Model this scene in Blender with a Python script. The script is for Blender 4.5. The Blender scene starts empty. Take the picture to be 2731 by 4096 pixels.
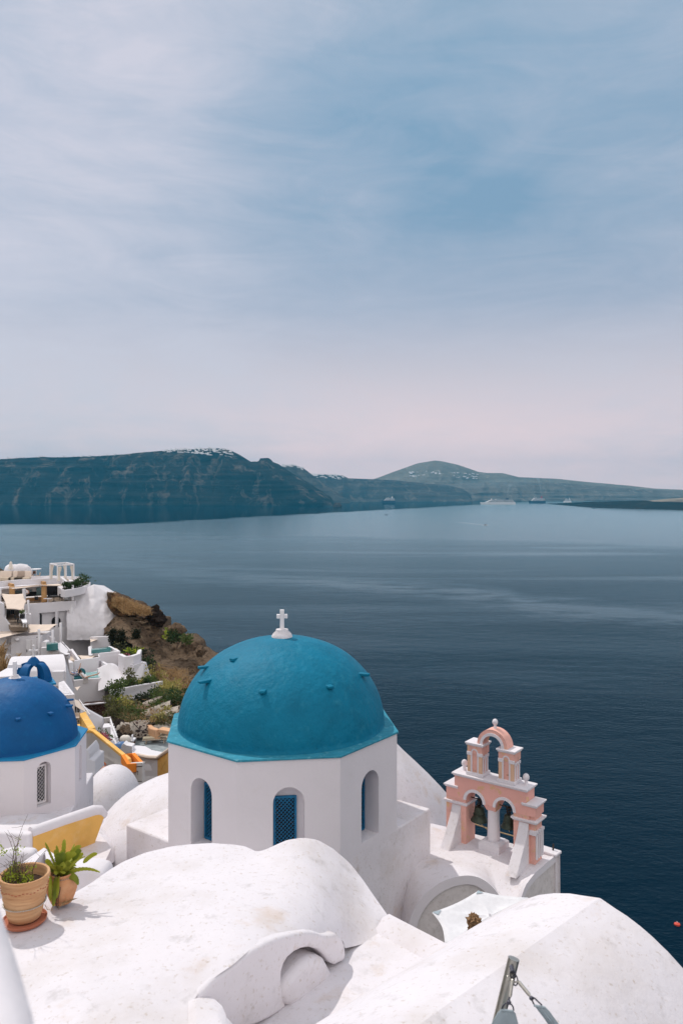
import bpy, bmesh, math, random
import numpy as np
from mathutils import Vector, Matrix, noise as mnoise

# ------------------------------------------------------------------ basics
# camera stands at the origin looking along +Y; sea level is z = -100
F, CX, CY = 3200.0, 1365.5, 1972.0
SEA = -100.0
R = math.radians
scene = bpy.context.scene
COL = scene.collection
rng = random.Random(7)

def P(px, py, Y):
    """survey point: bearing (px,py) measured on the photo, at distance Y"""
    return Vector(((px - CX) / F * Y, Y, -(py - CY) / F * Y))
def PZ(px, py, z):
    """survey point on the level z"""
    return P(px, py, -z * F / (py - CY))
def A(x, y): return (x / 3.733, 2220 + y / 3.733)
def B(x, y): return (300 + x / 3.409, 2500 + y / 3.409)
def C(x, y): return (x / 3.733, 2580 + y / 3.733)
def D(x, y): return (x / 2.24, 2200 + y / 2.24)
def E_(x, y): return (x / 2.24, 2900 + y / 2.24)
def G(x, y): return (400 + x / 3.136, 2320 + y / 3.136)

def interp(pl, x):
    if x <= pl[0][0]: return pl[0][1]
    for (a, b), (c, d) in zip(pl, pl[1:]):
        if x <= c: return b + (d - b) * (x - a) / (c - a) if c > a else d
    return pl[-1][1]

def tps(pts, vals, lam=0.0):
    pts = np.array(pts, float); vals = np.array(vals, float)
    sc = np.abs(pts).max(); Q = pts / sc; n = len(Q)
    def U(r2): return np.where(r2 > 0, r2 * np.log(r2 + 1e-12), 0)
    d = ((Q[:, None] - Q[None]) ** 2).sum(-1)
    K = U(d) + lam * np.eye(n); T = np.c_[np.ones(n), Q]
    M_ = np.block([[K, T], [T.T, np.zeros((3, 3))]])
    w = np.linalg.solve(M_, np.r_[vals, 0, 0, 0])
    def f(x, y):
        q = np.array([x, y]) / sc
        return float(U(((Q - q) ** 2).sum(-1)) @ w[:n] + w[n] + w[n + 1] * q[0] + w[n + 2] * q[1])
    return f

def nz(p, s=1.0, o=0.0):
    return mnoise.noise(Vector((p[0] * s + o, p[1] * s - o, p[2] * s + 2 * o)))
def fbm(p, s=1.0, oct=4, o=0.0):
    a, t = 1.0, 0.0
    for _ in range(oct):
        t += a * nz(p, s, o); s *= 2.1; a *= 0.5; o += 3.7
    return t

# ------------------------------------------------------------------ objects
def tag(o, label=None, cat=None, group=None, kind=None):
    if label: o['label'] = label
    if cat: o['category'] = cat
    if group: o['group'] = group
    if kind: o['kind'] = kind
    return o
def thing(name, label, cat, loc=(0, 0, 0), group=None):
    o = bpy.data.objects.new(name, None)
    o.empty_display_size = 0.3
    COL.objects.link(o); o.location = Vector(loc)
    return tag(o, label, cat, group)
def rootloc(o):
    while o.parent is not None: o = o.parent
    return Vector(o.location)
def dup(root, loc, rotz=None, label=None, scale=None):
    def cp(o, par):
        c = o.copy(); COL.objects.link(c)
        if par is not None: c.parent = par
        for ch in list(o.children): cp(ch, c)
        return c
    r = cp(root, None); r.location = Vector(loc)
    if rotz is not None: r.rotation_euler[2] = rotz
    if scale: r.scale = (scale,) * 3 if not hasattr(scale, '__len__') else scale
    if label: r['label'] = label
    return r

class MB:
    def __init__(s): s.v = []; s.f = []
    def add(s, vs, fs):
        n = len(s.v); s.v += [Vector(v) for v in vs]; s.f += [tuple(i + n for i in f) for f in fs]; return s
    def hexa(s, p):
        return s.add(p, [(0, 3, 2, 1), (4, 5, 6, 7), (0, 1, 5, 4), (1, 2, 6, 5), (2, 3, 7, 6), (3, 0, 4, 7)])
    def box(s, x, y, z, sx, sy, sz, rot=0.0):
        """centre x,y; bottom z"""
        c, n = math.cos(rot), math.sin(rot); q = []
        for zz in (z, z + sz):
            for a, b in ((-1, -1), (1, -1), (1, 1), (-1, 1)):
                u, v = a * sx / 2, b * sy / 2
                q.append((x + u * c - v * n, y + u * n + v * c, zz))
        return s.hexa(q)
    def prism(s, poly, z0, z1):
        n = len(poly)
        vs = [(p[0], p[1], z0) for p in poly] + [(p[0], p[1], z1) for p in poly]
        fs = [tuple(range(n))[::-1], tuple(range(n, 2 * n))] + [(i, (i + 1) % n, n + (i + 1) % n, n + i) for i in range(n)]
        return s.add(vs, fs)
    def ext(s, poly, vec):
        n = len(poly); vec = Vector(vec)
        vs = [Vector(p) for p in poly]; vs += [p + vec for p in vs]
        fs = [tuple(range(n)), tuple(range(n, 2 * n))[::-1]] + [(i, n + i, n + (i + 1) % n, (i + 1) % n) for i in range(n)]
        return s.add(vs, fs)
    def grid(s, rows, close=False):
        nr, nc = len(rows), len(rows[0]); vs = [p for r in rows for p in r]; fs = []
        for i in range(nr - 1):
            for j in range(nc - (0 if close else 1)):
                k = (j + 1) % nc
                fs.append((i * nc + j, i * nc + k, (i + 1) * nc + k, (i + 1) * nc + j))
        return s.add(vs, fs)
    def tube(s, pts, r, n=8, cap=True):
        pts = [Vector(p) for p in pts]; rr = r if hasattr(r, '__len__') else [r] * len(pts); rows = []
        for i, p in enumerate(pts):
            d = (pts[min(i + 1, len(pts) - 1)] - pts[max(i - 1, 0)]).normalized()
            a = d.cross(Vector((0, 0, 1)))
            if a.length < 1e-3: a = Vector((1, 0, 0))
            a.normalize(); b = a.cross(d)
            rows.append([p + (a * math.cos(t) + b * math.sin(t)) * rr[i] for t in [2 * math.pi * k / n for k in range(n)]])
        m = len(s.v); s.grid(rows, True)
        if cap:
            s.f.append(tuple(m + k for k in range(n))); e = len(s.v) - n
            s.f.append(tuple(e + k for k in range(n))[::-1])
        return s
    def bar(s, a, b, w, h=None):
        """square bar from a to b"""
        h = h or w; a = Vector(a); b = Vector(b); d = (b - a).normalized()
        x = d.cross(Vector((0, 0, 1)))
        if x.length < 1e-3: x = Vector((1, 0, 0))
        x.normalize(); y = x.cross(d); q = []
        for p in (a, b):
            for i, j in ((-1, -1), (1, -1), (1, 1), (-1, 1)): q.append(p + x * i * w / 2 + y * j * h / 2)
        return s.hexa(q)
    def lathe(s, prof, c, n=24, close=True):
        c = Vector(c)
        rows = [[c + Vector((r * math.cos(2 * math.pi * k / n), r * math.sin(2 * math.pi * k / n), z)) for k in range(n)] for r, z in prof]
        m = len(s.v); s.grid(rows, True)
        if close:
            if prof[0][0] > 1e-4: s.f.append(tuple(m + k for k in range(n))[::-1])
            if prof[-1][0] > 1e-4: s.f.append(tuple(len(s.v) - n + k for k in range(n)))
        return s
    def ball(s, c, rad, n=14, amp=0.0, fr=1.0, zmin=None):
        c = Vector(c); rx, ry, rz = rad if hasattr(rad, '__len__') else (rad,) * 3; rows = []
        m = max(6, n // 2 + 1)
        for i in range(m + 1):
            t = math.pi * i / m; row = []
            for k in range(n):
                q = 2 * math.pi * k / n
                d = Vector((math.sin(t) * math.cos(q), math.sin(t) * math.sin(q), -math.cos(t)))
                g = 1 + amp * fbm(d * 1.0 + c * 0.37, fr, 4)
                v = c + Vector((d.x * rx, d.y * ry, d.z * rz)) * g
                row.append(v)
            rows.append(row)
        return s.grid(rows, True)
    def leaves(s, c, rad, n, size, rr, up=0.35, shell=0.5, long=1.8):
        c = Vector(c); rx, ry, rz = rad if hasattr(rad, '__len__') else (rad,) * 3
        lump = [(Vector((rr.uniform(-.55, .55), rr.uniform(-.55, .55), rr.uniform(-.45, .5))), rr.uniform(.3, .5)) for _ in range(9)]
        for _ in range(n):
            l, lr = rr.choice(lump)
            d = Vector((rr.gauss(0, 1), rr.gauss(0, 1), rr.gauss(0, 1))).normalized()
            p = l + d * lr * (shell + (1 - shell) * rr.random())
            if p.z < -0.75: p.z = -0.75 + rr.random() * .3
            w = c + Vector((p.x * rx, p.y * ry, p.z * rz))
            ax = (d + Vector((rr.gauss(0, .6), rr.gauss(0, .6), up + rr.gauss(0, .4)))).normalized()
            sd = ax.cross(Vector((rr.gauss(0, 1), rr.gauss(0, 1), rr.gauss(0, 1)))).normalized()
            L = size * rr.uniform(.6, 1.3); W = L / long
            s.add([w, w + ax * L * .5 + sd * W * .5, w + ax * L, w + ax * L * .5 - sd * W * .5], [(0, 1, 2, 3)])
        return s
    def blades(s, c, rx, ry, n, h, w, rr, lean=.35, ground=None):
        for _ in range(n):
            a = rr.uniform(0, 6.283); q = math.sqrt(rr.random())
            b = Vector((c[0] + rx * q * math.cos(a), c[1] + ry * q * math.sin(a), c[2]))
            if ground: b.z = ground(b.x, b.y)
            d = Vector((rr.gauss(0, lean), rr.gauss(0, lean), 1)).normalized() * h * rr.uniform(.5, 1.2)
            sd = Vector((rr.gauss(0, 1), rr.gauss(0, 1), 0)).normalized() * w
            bend = Vector((d.x, d.y, -.1 * h))
            s.add([b - sd, b + sd, b + d * .6 + sd * .6, b + d + bend, b + d * .6 - sd * .6], [(0, 1, 2, 3, 4)])
        return s
    def build(s, name, mat, parent=None, smooth=35, bevel=0.0, label=None, cat=None, group=None, kind=None, seg=2, norm=True):
        me = bpy.data.meshes.new(name)
        if parent is not None: org = rootloc(parent)
        else:
            org = Vector(((min(v.x for v in s.v) + max(v.x for v in s.v)) / 2, (min(v.y for v in s.v) + max(v.y for v in s.v)) / 2, min(v.z for v in s.v)))
        me.from_pydata([v - org for v in s.v], [], s.f)
        bm = bmesh.new(); bm.from_mesh(me)
        bmesh.ops.remove_doubles(bm, verts=bm.verts, dist=1e-5)
        if norm: bmesh.ops.recalc_face_normals(bm, faces=bm.faces)
        bm.to_mesh(me); bm.free()
        if smooth:
            me.polygons.foreach_set('use_smooth', [True] * len(me.polygons))
            if smooth < 170: me.set_sharp_from_angle(angle=R(smooth))
        me.materials.append(mat)
        o = bpy.data.objects.new(name, me); COL.objects.link(o)
        if parent is not None: o.parent = parent
        else: o.location = org
        if bevel:
            b = o.modifiers.new('edge', 'BEVEL'); b.width = bevel; b.segments = seg; b.limit_method = 'ANGLE'; b.angle_limit = R(40)
        return tag(o, label, cat, group, kind)

def frame(o, ux, n):
    """local wall frame: x along the wall, d into it, z up"""
    o = Vector((o[0], o[1], 0)); ux = Vector((ux[0], ux[1], 0)); n = Vector((n[0], n[1], 0))
    return lambda x, d, z: o + ux * x + n * d + Vector((0, 0, z))
def fbox(mb, pt, x0, x1, d0, d1, z0, z1):
    return mb.hexa([pt(x0, d0, z0), pt(x1, d0, z0), pt(x1, d1, z0), pt(x0, d1, z0), pt(x0, d0, z1), pt(x1, d0, z1), pt(x1, d1, z1), pt(x0, d1, z1)])
def arch_wall(mb, pt, x0, x1, z0, z1, d0, d1, ops, seg=12):
    """wall x0..x1, z0..z1, thickness d0..d1; ops: (xa,xb,zbot,zspring,depth|None for through, arched)"""
    def q(a, b, c, d): mb.add([a, b, c, d], [(0, 1, 2, 3)])
    for d in (d0, d1):
        x = x0
        for xa, xb, zb, zs, dep, arched in sorted(ops):
            front = d == d0
            if not front and dep is not None: continue
            if xa > x: q(pt(x, d, z0), pt(xa, d, z0), pt(xa, d, z1), pt(x, d, z1))
            if zb > z0: q(pt(xa, d, z0), pt(xb, d, z0), pt(xb, d, zb), pt(xa, d, zb))
            r = (xb - xa) / 2; c = (xa + xb) / 2
            arc = [(c - r * math.cos(math.pi * i / seg), zs + r * math.sin(math.pi * i / seg)) for i in range(seg + 1)] if arched else [(xa, zs), (xb, zs)]
            for (u, a), (v, b) in zip(arc, arc[1:]): q(pt(u, d, a), pt(v, d, b), pt(v, d, z1), pt(u, d, z1))
            if front:
                e = d1 if dep is None else d0 + dep
                ring = [(xa, zb)] + arc + [(xb, zb)]
                for (u, a), (v, b) in zip(ring, ring[1:]): q(pt(u, d0, a), pt(v, d0, b), pt(v, e, b), pt(u, e, a))
                if zb > z0 or dep is not None: q(pt(xa, d0, zb), pt(xb, d0, zb), pt(xb, e, zb), pt(xa, e, zb))
                if dep is not None: mb.add([pt(u, e, a) for u, a in ring], [tuple(range(len(ring)))])
            x = xb
        if x < x1: q(pt(x, d, z0), pt(x1, d, z0), pt(x1, d, z1), pt(x, d, z1))
    q(pt(x0, d0, z0), pt(x0, d1, z0), pt(x0, d1, z1), pt(x0, d0, z1)); q(pt(x1, d0, z0), pt(x1, d1, z0), pt(x1, d1, z1), pt(x1, d0, z1))
    q(pt(x0, d0, z1), pt(x1, d0, z1), pt(x1, d1, z1), pt(x0, d1, z1))
    return mb
def arch_band(mb, pt, c, zs, r0, r1, d0, d1, seg=14, a0=0.0, a1=math.pi):
    rows = []
    for i in range(seg + 1):
        t = a0 + (a1 - a0) * i / seg; k, s_ = -math.cos(t), math.sin(t)
        rows.append([pt(c + k * r0, d0, zs + s_ * r0), pt(c + k * r1, d0, zs + s_ * r1), pt(c + k * r1, d1, zs + s_ * r1), pt(c + k * r0, d1, zs + s_ * r0)])
    m = len(mb.v); mb.grid(rows, True)
    mb.f.append((m, m + 1, m + 2, m + 3)); e = len(mb.v); mb.f.append((e - 1, e - 2, e - 3, e - 4))
    return mb
def lattice(mb, pt, x0, x1, z0, z1, d0, d1, step, w):
    """diagonal slats clipped to the rectangle, two crossing layers"""
    H = z1 - z0; W = x1 - x0; dm = (d0 + d1) / 2
    for sgn, da, db in ((1, d0, dm - .001), (-1, dm + .001, d1)):
        k = -H
        while k < W:
            # line x = k + t (sgn 1) , z = t
            ta = max(0, -k); tb = min(H, W - k)
            if tb - ta > w:
                pa, pb = (k + ta, ta), (k + tb, tb)
                if sgn < 0: pa, pb = (W - pa[0], pa[1]), (W - pb[0], pb[1])
                dx = w * .5
                quad = [(pa[0] - dx, pa[1]), (pa[0] + dx, pa[1]), (pb[0] + dx, pb[1]), (pb[0] - dx, pb[1])]
                quad = [(min(max(x, 0), W), z) for x, z in quad]
                mb.hexa([pt(x0 + x, da, z0 + z) for x, z in quad] + [pt(x0 + x, db, z0 + z) for x, z in quad])
            k += step
    return mb
def wallpath(mb, pts, h, th, closed=False):
    """low wall following 3-D points that mark its top centre line"""
    pts = [Vector(p) for p in pts]; n = len(pts); rows = []
    for i, p in enumerate(pts):
        a = pts[(i - 1) % n] if closed or i else p; b = pts[(i + 1) % n] if closed or i < n - 1 else p
        d = (b - a); d.z = 0; d.normalize(); s_ = Vector((-d.y, d.x, 0)) * th / 2
        rows.append([p + s_ + Vector((0, 0, -h)), p + s_, p - s_, p - s_ + Vector((0, 0, -h))])
    if closed: rows.append(rows[0])
    m = len(mb.v); mb.grid(rows, True)
    if not closed:
        mb.f.append((m, m + 1, m + 2, m + 3)); e = len(mb.v); mb.f.append((e - 1, e - 2, e - 3, e - 4))
    return mb
def relief(top, bot, yt, yb, nc=40, nr=20, amp=0.5, fr=.3, bulge=0.0, back=3.0, o=0.0, oct=4, edge=.25):
    """rocky or plastered face between an upper and a lower outline, with a top that runs back"""
    x0, x1 = top[0][0], top[-1][0]; rows = []
    for i in range(nr + 1):
        t = i / nr; row = []
        for j in range(nc + 1):
            x = x0 + (x1 - x0) * j / nc
            a, b = interp(top, x), interp(bot, x); y = a + (b - a) * t
            Yv = interp(yt, x) + (interp(yb, x) - interp(yt, x)) * t - bulge * math.sin(math.pi * t)
            p = P(x, y, Yv); e = min(1, .25 + t / edge) if edge else 1
            n_ = fbm(p, fr, oct, o)
            row.append(p + Vector((0.3 * fbm(p, fr, 2, o + 9) * amp, -amp * n_ , .35 * amp * fbm(p, fr * 1.3, 3, o + 5) * e)))
        rows.append(row)
    rb = [p + Vector((0, back, -.15 * back)) for p in rows[0]]; rc = [Vector((p.x, p.y, p.z - 6)) for p in rb]
    return MB().grid([rc, rb] + rows)

# ------------------------------------------------------------------ materials
def nodes(name):
    m = bpy.data.materials.new(name); m.use_nodes = True; nt = m.node_tree
    b = nt.nodes['Principled BSDF']; return m, nt, b
def link(nt, a, b): nt.links.new(a, b)
def N(nt, t, **kw):
    n = nt.nodes.new(t)
    for k, v in kw.items():
        if k in n.inputs: n.inputs[k].default_value = v
        else: setattr(n, k, v)
    return n
def mixc(nt, fac, a, b):
    n = nt.nodes.new('ShaderNodeMix'); n.data_type = 'RGBA'
    for sock, v in ((n.inputs[0], fac), (n.inputs[6], a), (n.inputs[7], b)):
        if hasattr(v, 'is_output'): link(nt, v, sock)
        else: sock.default_value = v if not isinstance(v, tuple) else (*v, 1)[:4]
    return n.outputs[2]
def ramp(nt, src, stops):
    n = nt.nodes.new('ShaderNodeValToRGB'); link(nt, src, n.inputs[0]); e = n.color_ramp.elements
    while len(e) < len(stops): e.new(.5)
    for k, (p, c) in enumerate(stops):
        e[k].position = p; e[k].color = (c, c, c, 1) if not isinstance(c, tuple) else (*c, 1)[:4]
    return n.outputs[0]
def noise_(nt, co, scale, detail=4, rough=.55, dist=0.0):
    n = N(nt, 'ShaderNodeTexNoise', Scale=scale, Detail=detail, Roughness=rough, Distortion=dist); link(nt, co, n.inputs['Vector']); return n.outputs[0]
def mapping(nt, co, sc=(1, 1, 1), rot=(0, 0, 0), loc=(0, 0, 0)):
    m = nt.nodes.new('ShaderNodeMapping'); m.inputs['Scale'].default_value = sc; m.inputs['Rotation'].default_value = rot; m.inputs['Location'].default_value = loc
    link(nt, co, m.inputs['Vector']); return m.outputs[0]
def bump_(nt, b, src, strength, dist):
    n = N(nt, 'ShaderNodeBump', Strength=strength, Distance=dist); link(nt, src, n.inputs['Height']); link(nt, n.outputs[0], b.inputs['Normal']); return n
def M(name, col, rough=.8, var=.12, vs=2.0, bump=.25, bs=18.0, bd=.02, spots=(), metal=0.0, spec=.3, fine=0.0):
    """plain surface: colour drifts, optional patches (colour, scale, low, high, amount), bump"""
    m, nt, b = nodes(name); co = nt.nodes.new('ShaderNodeTexCoord').outputs['Object']
    n1 = noise_(nt, co, vs, 5)
    c = mixc(nt, ramp(nt, n1, [(.3, 0), (.7, 1)]), tuple(x * (1 - var) for x in col), tuple(min(1, x * (1 + var)) for x in col))
    for i, (sc_, scale, lo, hi, amt) in enumerate(spots):
        k = noise_(nt, mapping(nt, co, loc=(3.1 * i + 1, 7.7, 1.3 * i)), scale, 6, .62)
        f = ramp(nt, k, [(lo, 0), (hi, amt)]); c = mixc(nt, f, c, sc_)
    link(nt, c, b.inputs['Base Color'])
    b.inputs['Roughness'].default_value = rough; b.inputs['Metallic'].default_value = metal; b.inputs['Specular IOR Level'].default_value = spec
    if bump: bump_(nt, b, noise_(nt, co, bs, 6, .6), bump, bd)
    return m

WH = (.735, .70, .72)
white = M('whitewash', WH, .9, .02, 1.2, .35, 9, .02, [((.62, .57, .53), 1.4, .60, .80, .35), ((.5, .42, .34), 9, .70, .82, .35)], spec=.1)
white_old = M('weathered whitewash', WH, .92, .035, .9, .5, 5, .03, [((.58, .52, .48), .8, .50, .76, .6), ((.42, .33, .24), 15, .58, .74, .6), ((.54, .37, .22), .6, .60, .74, .6), ((.46, .43, .42), 3.0, .58, .70, .45)], spec=.1)
white_far = M('whitewash of the village', (.735, .71, .725), .9, .03, .5, .2, 3, .03, [((.6, .56, .52), .5, .62, .85, .35)], spec=.1)
white_grey = M('grey weathered plaster', (.66, .62, .60), .92, .10, 3, .4, 14, .02, [((.36, .30, .25), 9, .52, .75, .5), ((.5, .32, .16), 1.7, .66, .74, .6)], spec=.1)
white_paint = M('white paint', (.8, .78, .79), .55, .03, 4, .05, 30, .005)
teal = M('teal dome paint', (.002, .168, .275), .58, .10, 1.6, .9, 5, .05, [((.05, .30, .40), 3.5, .56, .74, .35), ((.002, .10, .17), 1.1, .5, .75, .35), ((.004, .04, .06), 10, .69, .73, .9)], spec=.16)
teal_ledge = M('faded teal paint', (.035, .26, .36), .7, .15, 4, .5, 12, .02, [((.2, .5, .58), 6, .56, .7, .6)], spec=.2)
blue = M('blue dome paint', (.002, .09, .26), .55, .10, 1.5, .7, 3, .05, [((.003, .15, .34), 5, .55, .75, .5)], spec=.2)
blue_ledge = M('light blue ledge paint', (.01, .21, .42), .65, .08, 4, .3, 12, .02)
blue_wood = M('blue painted wood', (.012, .15, .30), .55, .2, 8, .4, 30, .01, [((.30, .17, .10), 14, .62, .68, .8)])
white_wood = M('white painted wood', (.78, .76, .77), .55, .05, 8, .2, 30, .01)
dark = M('dark opening', (.012, .013, .016), .6, .2, 3, 0)
pink = M('pink plaster', (.80, .43, .365), .88, .05, 2, .35, 14, .02, [((.70, .45, .24), 2.6, .57, .62, .8), ((.45, .25, .17), 20, .66, .72, .8)], spec=.1)
pink_worn = M('worn pink plaster', (.78, .435, .36), .9, .06, 3, .5, 14, .02, [((.72, .47, .26), 3.2, .57, .66, .8), ((.20, .17, .12), 9, .62, .70, .75), ((.5, .16, .06), 4, .66, .70, .7)], spec=.1)
peach = M('ochre plaster panel', (.72, .47, .32), .9, .08, 4, .4, 14, .02, spec=.1)
ochre = M('ochre plaster', (.80, .46, .13), .9, .10, 1.5, .3, 10, .02, [((.82, .60, .32), 1.2, .5, .7, .6)], spec=.1)
cream = M('cream plaster', (.72, .62, .50), .9, .06, 1.2, .3, 8, .02, [((.5, .42, .34), 1.0, .6, .8, .4)], spec=.1)
greywall = M('unpainted render', (.60, .565, .54), .92, .06, 1.2, .35, 9, .02, [((.42, .38, .35), 1.3, .58, .8, .5)], spec=.1)
orange = M('orange plaster', (.82, .25, .04), .88, .08, 1.5, .2, 10, .02, spec=.1)
terracotta = M('terracotta', (.62, .30, .15), .85, .10, 6, .3, 30, .006, [((.72, .44, .26), 5, .5, .75, .6)], spec=.15)
terra_red = M('red terracotta', (.46, .16, .09), .85, .10, 6, .2, 30, .006)
soil = M('dark soil', (.05, .03, .02), .95, .4, 20, .8, 40, .03)
bronze = M('old bronze', (.05, .062, .045), .45, .3, 8, .2, 20, .005, [((.16, .19, .15), 20, .68, .74, .7)], metal=.55)
iron = M('rusty iron', (.06, .045, .038), .7, .4, 20, .3, 30, .005, metal=.3)
rope_m = M('rope', (.45, .33, .18), .9, .3, 60, .4, 80, .004)
steel = M('brushed steel', (.60, .57, .50), .36, .15, 12, .1, 60, .002, metal=1.0)
dsteel = M('dark steel', (.10, .10, .12), .4, .3, 20, .1, 60, .002, metal=.8)
sailcloth = M('blue grey sailcloth', (.36, .43, .46), .85, .08, 12, .35, 120, .003)
beige = M('beige canvas', (.72, .60, .50), .9, .05, 1.5, .1, 20, .01)
curtain_m = M('cream voile', (.74, .68, .60), .9, .05, 3, .1, 20, .01)
wood = M('honey wood', (.52, .29, .12), .6, .15, 5, .2, 30, .005)
wood_pale = M('pale weathered wood', (.50, .41, .31), .75, .15, 8, .2, 30, .005)
wood_dark = M('dark wood', (.10, .05, .03), .6, .25, 6, .2, 30, .005)
floor_m = M('brown deck', (.20, .15, .11), .85, .1, 2, .2, 10, .01)
grey_floor = M('grey terrace paint', (.27, .31, .32), .8, .18, 1.5, .2, 8, .01, [((.5, .52, .52), 1.6, .56, .75, .5)])
sand_floor = M('sandy floor', (.66, .56, .47), .9, .08, 2, .2, 10, .01)
pool_m = M('pool water', (.20, .43, .42), .08, .08, 1.5, .15, 3, .02, spec=.5)
pool_dark = M('shaded pool water', (.05, .19, .19), .08, .1, 1.5, .15, 3, .02, spec=.5)  # darker copy of the pool water, shade put into the colour
black_p = M('black plastic', (.018, .018, .02), .5, .2, 5, 0)
glass_m = M('dim glass', (.06, .12, .13), .1, .1, 2, 0, spec=.6)
skin = M('sunlit skin', (.55, .33, .23), .6, .06, 10, .05, 40, .003)
hair_m = M('dark hair', (.02, .014, .012), .5, .2, 20, .3, 90, .004)
cloth_w = M('white cotton', (.75, .74, .75), .9, .05, 8, .2, 40, .006)
cloth_dk = M('dark trousers', (.03, .03, .035), .9, .2, 8, .2, 40, .006)
teal_cloth = M('teal cushion', (.02, .12, .14), .9, .1, 8, .2, 40, .006)
red_m = M('red float', (.62, .08, .05), .45, .1, 5, .1, 20, .004)

def striped(name, a, b, scale, rot=(0, 0, 0)):
    m, nt, bs = nodes(name); co = nt.nodes.new('ShaderNodeTexCoord').outputs['Object']
    w = N(nt, 'ShaderNodeTexWave', Scale=scale); link(nt, mapping(nt, co, rot=rot), w.inputs['Vector'])
    link(nt, mixc(nt, ramp(nt, w.outputs[1], [(.46, 0), (.54, 1)]), a, b), bs.inputs['Base Color']); bs.inputs['Roughness'].default_value = .9
    return m
stripe_m = striped('black and white stripes', (.75, .74, .73), (.02, .02, .03), 1.6, (0, R(40), 0))
pattern_m = striped('blue and white print', (.62, .66, .72), (.02, .06, .2), 2.6, (R(20), R(70), R(30)))

def stones(name, mortar, s1, s2, scale, thr=.1, stretch=(1, 1, 1.6), bd=.06):
    m, nt, b = nodes(name); co = nt.nodes.new('ShaderNodeTexCoord').outputs['Object']
    w = noise_(nt, co, 3.0, 3); wv = N(nt, 'ShaderNodeVectorMath', operation='ADD')
    sv = N(nt, 'ShaderNodeVectorMath', operation='SCALE'); sv.inputs['Scale'].default_value = .25
    cmb = nt.nodes.new('ShaderNodeCombineXYZ'); [link(nt, w, cmb.inputs[i]) for i in range(3)]
    link(nt, cmb.outputs[0], sv.inputs[0]); link(nt, co, wv.inputs[0]); link(nt, sv.outputs[0], wv.inputs[1])
    mp = mapping(nt, wv.outputs[0], stretch)
    v = N(nt, 'ShaderNodeTexVoronoi', Scale=scale, feature='DISTANCE_TO_EDGE'); link(nt, mp, v.inputs['Vector'])
    vc = N(nt, 'ShaderNodeTexVoronoi', Scale=scale); link(nt, mp, vc.inputs['Vector'])
    sep = nt.nodes.new('ShaderNodeSeparateColor'); link(nt, vc.outputs['Color'], sep.inputs[0])
    sc_ = mixc(nt, sep.outputs[0], s1, s2)
    sc_ = mixc(nt, ramp(nt, noise_(nt, co, 9, 5), [(.35, 0), (.7, .5)]), sc_, tuple(x * .45 for x in s1))
    f = ramp(nt, v.outputs[0], [(thr * .6, 0), (thr, 1)])
    link(nt, mixc(nt, f, mortar, sc_), b.inputs['Base Color']); b.inputs['Roughness'].default_value = .95; b.inputs['Specular IOR Level'].default_value = .1
    bump_(nt, b, f, .9, bd); return m
rubble_red = stones('dark red rubble masonry', (.20, .15, .13), (.09, .035, .028), (.16, .075, .055), 2.6, .09)
rubble_dark = stones('dark lava rubble', (.36, .31, .26), (.04, .035, .035), (.12, .075, .06), 2.2, .22)
pumice = stones('pumice wall', (.42, .37, .31), (.03, .028, .03), (.16, .10, .08), 2.0, .34, (1, 1, 1.2))
black_stone = stones('black stone cladding', (.03, .03, .035), (.012, .012, .014), (.04, .04, .045), 3, .1)

def rock_material(name, base, lo, inc, grass=None):
    m, nt, b = nodes(name); tc = nt.nodes.new('ShaderNodeTexCoord'); co = tc.outputs['Object']
    big = noise_(nt, co, .35, 6, .6); med = noise_(nt, co, 2.2, 7, .65); fin = noise_(nt, co, 9, 5, .6)
    c = mixc(nt, ramp(nt, big, [(.35, 0), (.68, 1)]), base, lo)
    c = mixc(nt, ramp(nt, med, [(.46, 0), (.66, .85)]), c, tuple(x * .35 for x in base))
    v = N(nt, 'ShaderNodeTexVoronoi', Scale=1.5); link(nt, co, v.inputs['Vector'])
    gate = ramp(nt, noise_(nt, co, .9, 2), [(.5, 0), (.58, 1)])
    mul = N(nt, 'ShaderNodeMath', operation='MULTIPLY'); link(nt, ramp(nt, v.outputs[0], [(.16, 1), (.24, 0)]), mul.inputs[0]); link(nt, gate, mul.inputs[1])
    c = mixc(nt, mul.outputs[0], c, inc)
    if grass:
        c = mixc(nt, ramp(nt, noise_(nt, co, .7, 6, .7), [(.50, 0), (.60, .9)]), c, grass)
    link(nt, c, b.inputs['Base Color']); b.inputs['Roughness'].default_value = .97; b.inputs['Specular IOR Level'].default_value = .05
    ad = N(nt, 'ShaderNodeMath', operation='ADD'); link(nt, med, ad.inputs[0]); link(nt, fin, ad.inputs[1])
    bump_(nt, b, ad.outputs[0], 1.0, .7); return m
tuff = rock_material('brown tuff rock', (.26, .18, .12), (.36, .265, .18), (.03, .025, .022))
tuff_dry = rock_material('tuff with dry grass', (.17, .12, .085), (.24, .16, .10), (.04, .03, .025), (.30, .155, .065))
scrub = rock_material('scrubby hillside', (.15, .115, .085), (.21, .17, .125), (.04, .035, .03), (.085, .085, .03))
lava = rock_material('dark lava rock', (.06, .045, .04), (.10, .075, .06), (.02, .02, .02))
ironstone = rock_material('orange brown stone', (.78, .43, .23), (.62, .46, .26), (.10, .05, .05))

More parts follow.
